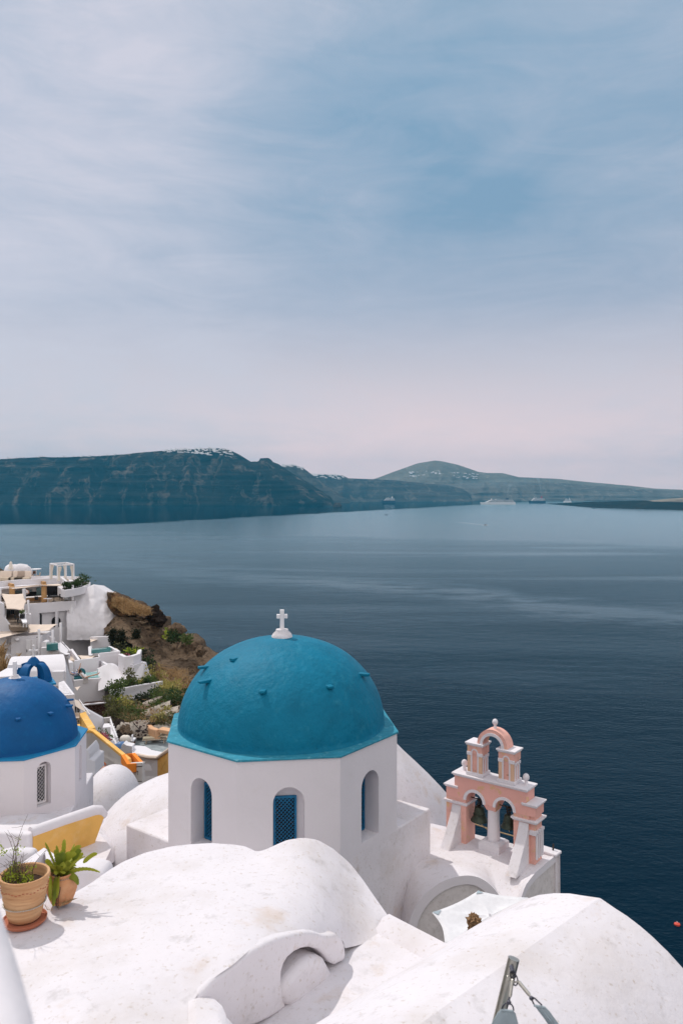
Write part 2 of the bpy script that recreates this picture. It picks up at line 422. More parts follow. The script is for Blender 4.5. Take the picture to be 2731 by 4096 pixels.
def leafmat(name, a, b_):
    m, nt, b = nodes(name); co = nt.nodes.new('ShaderNodeTexCoord').outputs['Object']
    g = nt.nodes.new('ShaderNodeNewGeometry')
    mx = N(nt, 'ShaderNodeMath', operation='ADD'); link(nt, noise_(nt, co, 3, 3), mx.inputs[0]); link(nt, g.outputs['Random Per Island'], mx.inputs[1])
    link(nt, mixc(nt, ramp(nt, mx.outputs[0], [(.5, 0), (1.2, 1)]), a, b_), b.inputs['Base Color'])
    b.inputs['Roughness'].default_value = .6; b.inputs['Specular IOR Level'].default_value = .25
    t = nt.nodes.new('ShaderNodeBsdfTranslucent'); t.inputs[0].default_value = (*[x * 1.3 for x in b_], 1)
    ms = nt.nodes.new('ShaderNodeMixShader'); ms.inputs[0].default_value = .3
    out = nt.nodes['Material Output']; link(nt, b.outputs[0], ms.inputs[1]); link(nt, t.outputs[0], ms.inputs[2]); link(nt, ms.outputs[0], out.inputs[0]); return m
leaf_d = leafmat('dark green leaves', (.012, .03, .012), (.04, .075, .025))
leaf_g = leafmat('green leaves', (.035, .07, .018), (.10, .14, .04))
leaf_o = leafmat('olive leaves', (.06, .07, .025), (.14, .14, .06))
leaf_y = leafmat('yellow flowering scrub', (.10, .11, .03), (.38, .33, .10))
leaf_dry = leafmat('dry straw grass', (.22, .13, .06), (.42, .28, .14))
leaf_vine = leafmat('dark vine leaves', (.008, .014, .008), (.03, .035, .018))
leaf_pink = leafmat('pink blossom', (.30, .03, .08), (.55, .12, .2))
leaf_lime = leafmat('lime green sprigs', (.12, .19, .02), (.35, .42, .04))
cactus_m = leafmat('yellow green cactus', (.13, .19, .03), (.40, .42, .05))
twig_m = M('dry twig', (.13, .09, .07), .9, .2, 30, 0)
# ------------------------------------------------------------------ camera, light, air
cam = bpy.data.cameras.new('camera'); camo = bpy.data.objects.new('camera', cam); COL.objects.link(camo)
camo.location = (0, 0, 0); camo.rotation_euler = (R(90), 0, 0)
cam.sensor_fit = 'VERTICAL'; cam.sensor_height = 36.0; cam.lens = F / 4096 * 36.0
cam.shift_y = -(2048 - CY) / 4096; cam.clip_start = .1; cam.clip_end = 60000
cam.dof.use_dof = True; cam.dof.focus_distance = 24.0; cam.dof.aperture_fstop = 3.2
scene.camera = camo

SUN_EL, SUN_AZ = 55.0, -43.0            # degrees; azimuth from +Y, negative = to the left
sd = Vector((math.sin(R(SUN_AZ)) * math.cos(R(SUN_EL)), math.cos(R(SUN_AZ)) * math.cos(R(SUN_EL)), math.sin(R(SUN_EL))))
sl = bpy.data.lights.new('sun', 'SUN'); sl.energy = 2.55; sl.angle = R(.55); sl.color = (1.0, .955, .90)
so = bpy.data.objects.new('sun', sl); COL.objects.link(so); so.rotation_euler = sd.to_track_quat('Z', 'Y').to_euler(); so.location = (0, 0, 300)

world = bpy.data.worlds.new('World'); scene.world = world; world.use_nodes = True
nt = world.node_tree; bg = nt.nodes['Background']
sky = nt.nodes.new('ShaderNodeTexSky'); sky.sky_type = 'NISHITA'; sky.sun_disc = False
sky.sun_elevation = R(SUN_EL); sky.sun_rotation = R(SUN_AZ); sky.air_density = 1.2; sky.dust_density = 1.5; sky.ozone_density = 2.0
dirv = nt.nodes.new('ShaderNodeTexCoord').outputs['Generated']
sx = nt.nodes.new('ShaderNodeSeparateXYZ'); link(nt, dirv, sx.inputs[0])
S = .1
def sc(c): return tuple(x / S for x in c)
asin = N(nt, 'ShaderNodeMath', operation='ARCSINE'); link(nt, sx.outputs[2], asin.inputs[0])
el = N(nt, 'ShaderNodeMath', operation='MULTIPLY'); link(nt, asin.outputs[0], el.inputs[0]); el.inputs[1].default_value = 57.29578 / 90
air = ramp(nt, el.outputs[0], [(0.0, (1.26, .93, .90)), (2 / 90, (1.17, .86, .86)), (5 / 90, (.93, .73, .755)), (8.5 / 90, (.66, .60, .66)), (13 / 90, (.37, .44, .565)), (19 / 90, (.22, .36, .51)), (28 / 90, (.22, .375, .53)), (42 / 90, (.42, .50, .60)), (60 / 90, (.52, .57, .64)), (1, (.52, .57, .64))])
# thin cirrus on a high layer
zz = N(nt, 'ShaderNodeMath', operation='ADD'); link(nt, sx.outputs[2], zz.inputs[0]); zz.inputs[1].default_value = .22
dv = nt.nodes.new('ShaderNodeVectorMath'); dv.operation = 'DIVIDE'
cz = nt.nodes.new('ShaderNodeCombineXYZ'); [link(nt, zz.outputs[0], cz.inputs[i]) for i in range(3)]
link(nt, dirv, dv.inputs[0]); link(nt, cz.outputs[0], dv.inputs[1])
cv = nt.nodes.new('ShaderNodeCombineXYZ'); link(nt, sx.outputs[0], cv.inputs[0]); link(nt, sx.outputs[2], cv.inputs[1]); link(nt, sx.outputs[1], cv.inputs[2])
wisp = noise_(nt, mapping(nt, cv.outputs[0], (2.2, 5.2, 2.2), (0, 0, R(24))), 1.25, 10, .60, .7)
broad = noise_(nt, mapping(nt, cv.outputs[0], (1, 1.5, 1), (0, 0, R(20)), (2.3, .4, .2)), 1.9, 4, .5, .4)
# more cloud towards the left (west) of the view and a little on the far right
bl = ramp(nt, N(nt, 'ShaderNodeMath', operation='MULTIPLY_ADD').outputs[0], [(0, 0), (1, 1)])
ma = [n for n in nt.nodes if n.type == 'MATH' and n.operation == 'MULTIPLY_ADD'][-1]
link(nt, sx.outputs[0], ma.inputs[0]); ma.inputs[1].default_value = 1.0; ma.inputs[2].default_value = .5
bias = [n for n in nt.nodes if n.type == 'VALTORGB'][-1]
e = bias.color_ramp.elements; e[0].position = .12; e[0].color = (.36,) * 3 + (1,); e[1].position = .92; e[1].color = (.17,) * 3 + (1,)
for pos, v in ((.33, .30), (.47, .07), (.58, .0), (.68, .02), (.80, .12)):
    q = e.new(pos); q.color = (v, v, v, 1)
def madd(a, k, c):
    n = N(nt, 'ShaderNodeMath', operation='MULTIPLY_ADD'); link(nt, a, n.inputs[0]); n.inputs[1].default_value = k
    if hasattr(c, 'is_output'): link(nt, c, n.inputs[2])
    else: n.inputs[2].default_value = c
    return n.outputs[0]
fine = noise_(nt, mapping(nt, cv.outputs[0], (2.0, 8.0, 2.0), (0, 0, R(30)), (.7, 1.1, 0)), 2.6, 12, .64, 1.3)
dens = madd(wisp, .62, madd(broad, .45, madd(fine, .40, madd(bias.outputs[0], .95, -.19))))
cf = ramp(nt, dens, [(.42, 0), (.62, .28), (.80, .62), (1.0, 1.0)])
cloudy0 = mixc(nt, cf, air, (.65, .645, .735))
# bright cloud bank added out of view behind the viewpoint to fill shaded walls
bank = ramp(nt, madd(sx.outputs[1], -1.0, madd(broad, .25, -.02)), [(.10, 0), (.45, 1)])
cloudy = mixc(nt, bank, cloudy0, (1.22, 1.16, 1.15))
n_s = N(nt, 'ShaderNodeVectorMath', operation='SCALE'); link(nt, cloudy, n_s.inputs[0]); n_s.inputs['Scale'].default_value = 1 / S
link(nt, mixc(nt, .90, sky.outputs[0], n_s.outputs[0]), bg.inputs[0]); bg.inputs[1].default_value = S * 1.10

vs_ = scene.view_settings; vs_.view_transform = 'Standard'; vs_.look = 'None'; vs_.exposure = -0.10; vs_.gamma = 1.0; vs_.use_curve_mapping = False
cy = scene.cycles; cy.max_bounces = 8; cy.diffuse_bounces = 5; cy.glossy_bounces = 3; cy.volume_bounces = 0; cy.transparent_max_bounces = 8
cy.caustics_reflective = False; cy.caustics_refractive = False; cy.use_denoising = True

# haze: one closed box round everything
m = bpy.data.materials.new('sea haze'); m.use_nodes = True; nt = m.node_tree; nt.nodes.clear()
out = nt.nodes.new('ShaderNodeOutputMaterial'); pv = nt.nodes.new('ShaderNodeVolumePrincipled')
pv.inputs['Color'].default_value = (.08, .48, .75, 1); pv.inputs['Density'].default_value = 4.8e-5; pv.inputs['Anisotropy'].default_value = .0
nt.links.new(pv.outputs[0], out.inputs['Volume'])
hz = MB(); hz.hexa([(-10500, -320, -101), (10500, -320, -101), (10500, 12700, -101), (-10500, 12700, -101), (-10500, -320, 520), (10500, -320, 520), (10500, 12700, 520), (-10500, 12700, 520)])
hz.build('haze', m, smooth=0, kind='stuff')

# ------------------------------------------------------------------ sea
m, nt, b = nodes('sea water'); nt.nodes.remove(b); out = nt.nodes['Material Output']
geo = nt.nodes.new('ShaderNodeNewGeometry'); co = geo.outputs['Position']
fres = N(nt, 'ShaderNodeFresnel', IOR=1.19); gl = nt.nodes.new('ShaderNodeBsdfGlossy'); gl.inputs['Color'].default_value = (.74, .93, .98, 1)
df = nt.nodes.new('ShaderNodeBsdfDiffuse')
deep = mixc(nt, ramp(nt, noise_(nt, co, .004, 3), [(.3, 0), (.7, 1)]), (.0001, .010, .022), (.0002, .013, .027))
link(nt, deep, df.inputs[0])
# wind-ruffled and slick patches
slick = noise_(nt, mapping(nt, co, (.0011, .0042, 1), (0, 0, R(24))), 1.0, 6, .58, 1.6)
slick2 = noise_(nt, mapping(nt, co, (.00025, .0012, 1), (0, 0, R(8))), 1.0, 4, .5, .6)
sl_ = madd.__call__(slick, .6, None) if False else None
def nmath(op, a, b_):
    n = N(nt, 'ShaderNodeMath', operation=op)
    for i, v in enumerate((a, b_)):
        if hasattr(v, 'is_output'): link(nt, v, n.inputs[i])
        else: n.inputs[i].default_value = v
    return n.outputs[0]
sm = nmath('ADD', nmath('MULTIPLY', slick, .62), nmath('MULTIPLY', slick2, .38))
sp2 = nt.nodes.new('ShaderNodeSeparateXYZ'); link(nt, co, sp2.inputs[0])
wob = nmath('MULTIPLY', nmath('SUBTRACT', slick, .5), 900.0)
lee = nmath('ADD', nmath('SUBTRACT', sp2.outputs[1], nmath('MULTIPLY', nmath('MAXIMUM', nmath('ADD', sp2.outputs[0], 700.0), 0.0), 2.3)), wob)      # sheltered water under the cliffs
lr = N(nt, 'ShaderNodeMapRange'); lr.interpolation_type = 'SMOOTHSTEP'; link(nt, lee, lr.inputs[0]); lr.inputs[1].default_value = 2450; lr.inputs[2].default_value = 2850
fr2 = N(nt, 'ShaderNodeMapRange'); link(nt, sp2.outputs[1], fr2.inputs[0]); fr2.inputs[1].default_value = 280; fr2.inputs[2].default_value = 1700
wn = noise_(nt, mapping(nt, co, (.003, .003, 1)), 1.0, 6, .6, .8)
def lin(a, b_, c): return nmath('ADD', nmath('ADD', nmath('MULTIPLY', sp2.outputs[0], a), nmath('MULTIPLY', sp2.outputs[1], b_)), c)
dd = nmath('ABSOLUTE', nmath('ADD', lin(.68, .73, -648.0), nmath('MULTIPLY', nmath('SUBTRACT', wn, .5), 330.0)), 0.0)
band = N(nt, 'ShaderNodeMapRange'); link(nt, dd, band.inputs[0]); band.inputs[1].default_value = 75; band.inputs[2].default_value = 8
band_ = nmath('MULTIPLY', band.outputs[0], ramp(nt, noise_(nt, mapping(nt, co, (.012, .03, 1), (0, 0, R(20))), 1.0, 6, .65), [(.36, 0), (.62, 1)]))
stp = N(nt, 'ShaderNodeMapRange'); stp.interpolation_type = 'SMOOTHSTEP'; link(nt, nmath('ADD', lin(.55, 1.0, -1850.0), nmath('MULTIPLY', nmath('SUBTRACT', wn, .5), 420.0)), stp.inputs[0]); stp.inputs[1].default_value = -70; stp.inputs[2].default_value = 90
far_c = nmath('ADD', nmath('MULTIPLY', fr2.outputs[0], .70), nmath('MULTIPLY', stp.outputs[0], .26))
patch = ramp(nt, sm, [(.40, 0), (.52, .10), (.62, .5)])
open_c = nmath('MINIMUM', nmath('ADD', nmath('ADD', patch, far_c), nmath('MULTIPLY', band_, 1.0)), 1.0)
calm = nmath('MAXIMUM', open_c, nmath('MULTIPLY', lr.outputs[0], .97))
lee_ = lr.outputs[0]
rough = nmath('MAXIMUM', nmath('SUBTRACT', nmath('SUBTRACT', .30, nmath('MULTIPLY', open_c, .15)), nmath('MULTIPLY', lee_, .26)), .05); link(nt, rough, gl.inputs['Roughness'])
w1 = noise_(nt, mapping(nt, co, (.9, 1.5, 1), (0, 0, R(-20))), .42, 5, .6)
w2 = noise_(nt, mapping(nt, co, (.7, 1.4, 1), (0, 0, R(12))), .07, 4, .6)
hgt = nmath('ADD', w1, nmath('MULTIPLY', w2, 2.2))
bp = N(nt, 'ShaderNodeBump', Distance=1.0); link(nt, hgt, bp.inputs['Height'])
link(nt, nmath('MAXIMUM', nmath('SUBTRACT', nmath('SUBTRACT', .38, nmath('MULTIPLY', open_c, .26)), nmath('MULTIPLY', lee_, .3)), .03), bp.inputs['Strength'])
for n_ in (fres, gl, df): link(nt, bp.outputs[0], n_.inputs['Normal'])
ff = nmath('MULTIPLY', fres.outputs[0], nmath('SUBTRACT', nmath('ADD', .32, nmath('MULTIPLY', calm, .68)), nmath('MULTIPLY', lr.outputs[0], .30)))
ms = nt.nodes.new('ShaderNodeMixShader'); link(nt, ff, ms.inputs[0]); link(nt, df.outputs[0], ms.inputs[1]); link(nt, gl.outputs[0], ms.inputs[2]); link(nt, ms.outputs[0], out.inputs[0])
sea = MB().add([(-10000, -300, SEA), (10000, -300, SEA), (10000, 12500, SEA), (-10000, 12500, SEA)], [(0, 1, 2, 3)]).build('sea', m, smooth=0, kind='structure')

# ------------------------------------------------------------------ far shores
def farmat(name, a, b_, c_, zs):
    m, nt, b = nodes(name); geo = nt.nodes.new('ShaderNodeNewGeometry'); co = geo.outputs['Position']
    st = noise_(nt, mapping(nt, co, (.0012, .0012, zs)), 1.0, 6, .62, .35)
    pt_ = noise_(nt, mapping(nt, co, (.0085, .0085, .0032), (0, R(18), 0)), 1.0, 8, .68, .6)
    c = mixc(nt, ramp(nt, st, [(.36, 0), (.66, 1)]), a, b_)
    c = mixc(nt, ramp(nt, pt_, [(.52, 0), (.66, .85)]), c, c_)
    ad = N(nt, 'ShaderNodeMath', operation='ADD'); link(nt, pt_, ad.inputs[0]); link(nt, st, ad.inputs[1])
    link(nt, c, b.inputs['Base Color']); b.inputs['Roughness'].default_value = .98; b.inputs['Specular IOR Level'].default_value = 0
    bump_(nt, b, ad.outputs[0], 1.0, 55); return m
far_rock = farmat('layered caldera rock', (.013, .015, .017), (.046, .040, .036), (.22, .175, .14), .022)
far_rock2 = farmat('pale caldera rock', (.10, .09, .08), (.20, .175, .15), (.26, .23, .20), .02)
far_rock3 = farmat('hazier caldera rock', (.05, .05, .05), (.11, .095, .085), (.19, .16, .13), .02)  # paler rock, extra distance haze put into its colours
far_hill = farmat('dry hill slopes', (.17, .15, .12), (.24, .21, .17), (.30, .26, .21), .006)
islet_m = farmat('black lava islet', (.018, .018, .018), (.035, .033, .03), (.05, .045, .04), .05)
islet_pale = farmat('pale islet slope', (.30, .25, .19), (.38, .31, .24), (.16, .13, .10), .05)

def ridge(name, top, base, mat, setback, plateau, amp, nc=150, nr=26, o=0.0, power=1.0, gully=220.0, kind='structure', jag=0.0, drop=.12):
    """coast: from the waterline (base) up to the skyline (top), then a plateau running back"""
    rows = []; x0, x1 = top[0][0], top[-1][0]
    for i in range(nr + 1):
        t = i / nr; row = []
        for j in range(nc + 1):
            x = x0 + (x1 - x0) * j / nc
            yb = interp(base, x); Yb = -SEA * F / (yb - CY)
            pb = PZ(x, yb, SEA); tp = P(x, interp(top, x), Yb + setback)
            k = t ** power
            p = pb.lerp(tp, t); p.z = pb.z + (tp.z - pb.z) * (1 - (1 - t) ** 1.0)
            H = max(8.0, tp.z - pb.z); fade = math.sin(math.pi * min(1, t)) ** .7
            g = 1 - abs(mnoise.noise(Vector((p.x / gully, p.z / (gully * 3.2), o)))) * 2
            g2 = mnoise.noise(Vector((p.x / (gully * .35), p.z / gully, o + 4)))
            st = mnoise.noise(Vector((p.x / 1500, 3.1 + o, p.z / 26))) + .6 * mnoise.noise(Vector((p.x / 700, o, p.z / 11)))
            p.y -= amp * fade * (g * .9 + g2 * .4 + st * .33)
            if jag: p.z += jag * fbm((x * .05, o, 0), 1.0, 4) * t
            p.z = max(p.z, SEA - .5) if i else SEA - 1.0
            row.append(p)
        rows.append(row)
    last = rows[-1]
    for k, dz in ((.3, drop * .15), (1, drop)):
        rows.append([p + Vector((0, plateau * k, -dz * max(0, p.z - SEA))) for p in last])
    rows.append([Vector((p.x, p.y + plateau * .3, SEA - 1)) for p in rows[-1]])
    mb = MB().grid(rows)
    return mb.build(name, mat, smooth=180, kind=kind)

L1 = [(-420, 1846), (0, 1837), (80, 1832), (170, 1828), (250, 1829), (339, 1826), (420, 1823), (500, 1817), (563, 1810), (652, 1803), (700, 1797), (800, 1795), (893, 1793), (929, 1804), (955, 1817), (975, 1830), (1000, 1846), (1027, 1846), (1036, 1844), (1038, 1833), (1076, 1832), (1079, 1843), (1116, 1857), (1161, 1888), (1205, 1915), (1250, 1942), (1290, 1968), (1316, 1985), (1326, 2000), (1331, 2021)]
ridge('caldera_cliff', L1, [(-420, 2021), (0, 2021), (900, 2022), (1331, 2022)], far_rock, 430, 900, 150, nc=260, nr=34, o=1.3, jag=2.0)
L2 = [(1090, 1880), (1116, 1872), (1134, 1861), (1179, 1860), (1214, 1873), (1245, 1897), (1290, 1930), (1340, 1965), (1400, 2006)]
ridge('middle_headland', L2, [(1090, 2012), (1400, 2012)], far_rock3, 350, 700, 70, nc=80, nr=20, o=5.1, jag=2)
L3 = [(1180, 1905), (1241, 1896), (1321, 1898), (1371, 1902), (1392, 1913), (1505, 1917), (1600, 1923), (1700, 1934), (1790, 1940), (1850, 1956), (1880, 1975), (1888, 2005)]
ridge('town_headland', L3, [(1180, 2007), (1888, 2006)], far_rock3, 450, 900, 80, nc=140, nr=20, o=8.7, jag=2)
L4 = [(1430, 1935), (1505, 1913), (1563, 1891), (1670, 1853), (1737, 1842), (1768, 1845), (1831, 1859), (1911, 1887), (1947, 1892), (2010, 1892), (2072, 1908), (2224, 1915), (2340, 1927), (2510, 1942), (2617, 1954), (2731, 1959), (3100, 1968)]
ridge('mountain_ridge', L4, [(1430, 2001), (3100, 2001)], far_hill, 800, 500, 130, nc=200, nr=22, o=12.3, gully=500, jag=1.5, drop=.35)
L5 = [(1700, 1940), (1900, 1931), (2072, 1926), (2224, 1931), (2340, 1940), (2510, 1953), (2650, 1961), (3100, 1974)]
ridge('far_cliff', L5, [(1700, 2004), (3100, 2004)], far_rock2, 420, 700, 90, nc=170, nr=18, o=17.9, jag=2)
L6 = [(2248, 2018), (2262, 2014), (2304, 2010), (2402, 2006), (2500, 2004), (2581, 2002), (2617, 2006), (2650, 2007), (2800, 2010), (3000, 2012)]
ridge('lava_islet', L6, [(2248, 2021), (2375, 2031), (2492, 2035), (2617, 2038), (3000, 2042)], islet_m, 330, 500, 22, nc=110, nr=10, o=21.1, gully=60, jag=1.2, drop=.5)
L7 = [(2600, 2034), (2622, 2022), (2650, 2010), (2679, 2002), (2731, 1995), (2850, 1985), (3050, 1990)]
ridge('pale_islet', L7, [(2600, 2035), (2660, 2030), (2731, 2026), (3050, 2026)], islet_pale, 150, 400, 16, nc=70, nr=10, o=24.1, gully=60, jag=1.0)
ridge('lava_islet', [(2600, 2035), (2640, 2030), (2700, 2028), (2760, 2029), (3050, 2028)], [(2600, 2037), (2731, 2042), (3050, 2043)], islet_m, 120, 60, 10, nc=60, nr=8, o=27.1, gully=50, jag=.8)
rk = MB()
p = PZ(1351, 2028, SEA)
rk.ball(p + Vector((0, 0, 4)), (26, 22, 26), 18, .5, 1.6); rk.ball(p + Vector((-22, 4, 0)), (16, 16, 12), 14, .5, 1.6)
rk.build('sea_rock', lava, smooth=60, label='dark craggy sea rock standing off the tip of the long cliff', cat='rock')

# ------------------------------------------------------------------ far white villages
hm = MB()
hm.box(0, 0, 0, 10, 8, 6); hm.box(6.5, -1, 0, 5, 7, 4)
rows = [[Vector((-3 + x * 6, -4.2 + 8.4 * 0, 0)) for x in (0,)]]
for yy in (0,):
    arc = [(-2.6 * math.cos(math.pi * i / 6), 6 + 1.7 * math.sin(math.pi * i / 6)) for i in range(7)]
    hm.ext([Vector((a - 2, -4, z)) for a, z in arc], (0, 8, 0))
hm.box(-1.2, -4.02, 0.2, 1.2, .3, 2.4); hm.box(2.0, -4.02, 2.5, 1.0, .3, 1.3)
far_white = M('far whitewash', (.86, .83, .83), .9, .05, .1, 0)
house0 = hm.build('village_house', far_white, smooth=0)
bpy.context.view_layer.update()
first = [True]
def village(n, span, topline, dy, setback, base, label, group, smin, smax, spread=1.0, surf=None):
    for _ in range(n):
        x = rng.uniform(*span); v = rng.random() ** 1.6 * spread
        y = interp(topline, x) + dy[0] + (interp(dy[1], x) if isinstance(dy[1], list) else dy[1]) * v
        yb = interp(base, x); Yb = -SEA * F / (yb - CY)
        f = (yb - y) / max(1, (yb - interp(surf or topline, x)))
        Y = Yb + setback * min(1.0, f) - 60 * (v > .02)
        if first[0]: o = house0; first[0] = False
        else: o = house0.copy(); COL.objects.link(o)
        s = rng.uniform(smin, smax); p = P(x, y, Y)
        o.location = p - Vector((0, 0, 3)); o.scale = (s * rng.uniform(.8, 1.5), s, s * rng.uniform(.6, 1.0)); o.rotation_euler = (0, 0, rng.uniform(-.5, .5))
        tag(o, label, 'house', group)
g1 = 'houses of the white hilltop village'
lab1 = 'tiny white house of the hilltop village along the crest of the long dark cliff'
village(105, (655, 930), L1, (-1, [(655, 8), (740, 16), (850, 28), (930, 30)]), 430, [(0, 2022)], lab1, g1, 1.0, 1.9)
village(26, (20, 480), L1, (-2, 2), 430, [(0, 2022)], lab1, g1, .9, 1.7)
g2 = 'houses of the town beyond the cliff'
lab2 = 'tiny white house of the clifftop town seen behind the rocky headland'
village(36, (1125, 1215), L2, (-1, 8), 350, [(0, 2012)], lab2, g2, 1.1, 1.9)
village(56, (1235, 1375), L3, (-1, 16), 450, [(0, 2007)], lab2, g2, 1.2, 2.1)
g3 = 'houses scattered under the mountain'
lab3 = 'tiny pale house scattered on the slope beneath the hazy mountain'
village(66, (1640, 1920), [(1640, 1889), (1740, 1883), (1830, 1890), (1920, 1898)], (0, 26), 770, [(0, 2001)], lab3, g3, 1.4, 2.6, 1.0, L4)

# ------------------------------------------------------------------ ships and boats
ship_w = M('ship white paint', (.88, .86, .86), .5, .04, .05, 0); ship_d = M('ship navy hull', (.02, .035, .07), .5, .1, .05, 0)
ship_win = M('ship window bands', (.10, .12, .15), .3, .1, .1, 0); ship_red = M('ship red funnel', (.45, .05, .08), .5, .1, .1, 0)
wake_m = M('white wake foam', (.60, .63, .66), .8, .15, .05, .2, .3, .3)
def ship(px0, px1, pyw, hgt_px, label, hull_mat, funnel_mat, bow_left=True, steps=5, kind='cruise_ship', group=None):
    pa, pb = PZ(px0, pyw, SEA), PZ(px1, pyw, SEA); Lg = (pb - pa).length; c = (pa + pb) / 2; H = hgt_px * c.y / F
    t = thing(kind, label, 'cruise ship', c, group); s = -1 if bow_left else 1; W = Lg * .11
    def X(u, v, z): return c + Vector((s * u * Lg / 2, v * W, z))
    hull = MB(); hh = H * .36
    sec = [(-1.0, .8), (-.9, .95), (.55, 1.0), (.82, .62), (1.0, .05)]
    rows = []
    for k in range(3):
        z = (-1, hh * .5, hh)[k]; fl = (.90, .97, 1.0)[k]
        rows.append([X(u * (1 if u < .8 else (.93, .97, 1.0)[k]), w * fl / 2, z) for u, w in sec] + [X(u * (1 if u < .8 else (.93, .97, 1.0)[k]), -w * fl / 2, z) for u, w in reversed(sec)])
    n0 = len(hull.v); hull.grid(rows, True); hull.f.append(tuple(range(20, 30)))
    hull.build('hull', hull_mat, t, smooth=0)
    sup = MB(); bands = MB()
    for k in range(steps):
        u0, u1 = -.94 + .03 * k, .66 - .075 * k; z0 = hh + k * H * .38 / steps; dz = H * .38 / steps
        sup.add([X(u0, -.46, z0), X(u1, -.46, z0), X(u1 + .04, 0, z0), X(u1, .46, z0), X(u0, .46, z0), X(u0, -.46, z0 + dz * .97), X(u1 - .03, -.46, z0 + dz * .97), X(u1 + .01, 0, z0 + dz * .97), X(u1 - .03, .46, z0 + dz * .97), X(u0, .46, z0 + dz * .97)],
                [(0, 1, 2, 3, 4), (5, 6, 7, 8, 9), (0, 1, 6, 5), (1, 2, 7, 6), (2, 3, 8, 7), (3, 4, 9, 8), (4, 0, 5, 9)])
        a, b2 = X(u0 + .02, -.465, z0 + dz * .25), X(u1 - .06, -.47, z0 + dz * .75)
        bands.hexa([(a.x, a.y, a.z), (b2.x, a.y, a.z), (b2.x, a.y + 1, a.z), (a.x, a.y + 1, a.z), (a.x, a.y, b2.z), (b2.x, a.y, b2.z), (b2.x, a.y + 1, b2.z), (a.x, a.y + 1, b2.z)])
    so_ = sup.build('superstructure', ship_w, t, smooth=0); bands.build('window_bands', ship_win, so_, smooth=0)
    fu = MB(); z0 = hh + H * .38
    fu.hexa([X(-.62, -.2, z0), X(-.42, -.2, z0), X(-.42, .2, z0), X(-.62, .2, z0), X(-.62, -.13, H), X(-.5, -.13, H), X(-.5, .13, H), X(-.62, .13, H)])
    fu.build('funnel', funnel_mat, t, smooth=0)
    mt = MB(); mt.bar(X(.35, 0, z0 - 2), X(.33, 0, H * .95), Lg * .012); mt.ball(X(.1, .1, z0 + H * .04), H * .06, 10); mt.build('mast', ship_w, t, smooth=0)
    return t, X(-.56, 0, H)
_, f1 = ship(1527, 1580, 2012, 27, 'white cruise ship with navy striped hull below the town headland', ship_d, ship_w)
_, f2 = ship(1918, 2059, 2018, 26, 'long white cruise ship with dark funnel, largest of the anchored ships', ship_w, ship_d)
_, f3 = ship(2112, 2180, 2013, 28, 'dark hulled cruise ship with red funnel trailing smoke', ship_d, ship_red)
_, f4 = ship(2251, 2283, 2010, 18, 'small bright white ship anchored behind the islet tip', ship_w, ship_w)
sm_m = bpy.data.materials.new('thin funnel smoke'); sm_m.use_nodes = True; nt = sm_m.node_tree; nt.nodes.clear()
out = nt.nodes.new('ShaderNodeOutputMaterial'); pv = nt.nodes.new('ShaderNodeVolumePrincipled'); pv.inputs['Color'].default_value = (.62, .74, .82, 1); pv.inputs['Density'].default_value = .006
nt.links.new(pv.outputs[0], out.inputs['Volume'])
for f, dx, hh in ((f2, 40, 120), (f3, -30, 190)):
    MB().tube([f + Vector((0, 0, 1)), f + Vector((dx * .2, 20, hh * .4)), f + Vector((dx * .5, 40, hh * .75)), f + Vector((dx * 1.0, 60, hh))], [4, 9, 13, 20], 10).build('funnel_smoke', sm_m, kind='stuff')
sm2 = sm_m.copy(); sm2.name = 'drifting smoke layer'
for n_ in sm2.node_tree.nodes:
    if n_.type == 'PRINCIPLED_VOLUME': n_.inputs['Density'].default_value = .0011; n_.inputs['Color'].default_value = (.45, .70, .85, 1)
sp_ = [P(1735, 1944, 8300), P(1850, 1940, 8300), P(1980, 1935, 8300), P(2100, 1930, 8300), P(2170, 1926, 8300)]
MB().tube(sp_, [5, 36, 50, 42, 8], 14).build('drifting_smoke', sm2, smooth=180, kind='stuff')

def motorboat(px, py, L, label, wake=None, heading=1, mat=None, wk=(10, 2.5)):
    c = PZ(px, py, SEA); t = thing('motorboat', label, 'boat', c); s = heading
    def X(u, v, z): return c + Vector((s * u * L / 2, v * L * .16, z))
    h = MB(); rows = []
    for z, fl in ((-.3, .7), (L * .10, 1.0)):
        rows.append([X(u, w * fl, z) for u, w in ((-1, .8), (.3, 1), (.75, .6), (1, 0), (.75, -.6), (.3, -1), (-1, -.8))])
    h.grid(rows, True); h.f.append(tuple(range(7, 14))); h.build('hull', mat or ship_w, t, smooth=0)
    cb = MB(); cb.hexa([X(-.35, -.6, L * .10), X(.3, -.6, L * .10), X(.3, .6, L * .10), X(-.35, .6, L * .10), X(-.3, -.5, L * .24), X(.1, -.5, L * .24), X(.1, .5, L * .24), X(-.3, .5, L * .24)])
    cb.build('cabin', ship_win, t, smooth=0)
    if wake:
        pts = [PZ(*q, SEA + .04) for q in wake]; mbw = MB(); rows = []
        for i, p_ in enumerate(pts):
            w = wk[1] + (wk[0] - wk[1]) * math.sin(math.pi * min(1, (i + .6) / len(pts)) ) * .8
            rows.append([p_ + Vector((0, w, 0)), p_ + Vector((0, -w, 0))])
        mbw.grid(rows); mbw.build('wake', wake_m, smooth=0, kind='structure')
    return t
motorboat(1941, 2101, 15, 'white speedboat heading right with a broad foaming wake', [(1934, 2099.5), (1915, 2098), (1885, 2094.5), (1855, 2091), (1825, 2088)], 1, ship_w, (14, 2))
motorboat(1544, 2060, 16, 'small dark boat trailing a thin line across the bay', [(1552, 2060), (1600, 2061), (1660, 2062.5)], -1, ship_d, (3, 1.5))
motorboat(2374, 2034.5, 22, 'tiny dark boat close to the shore of the lava islet', None, 1, ship_d)
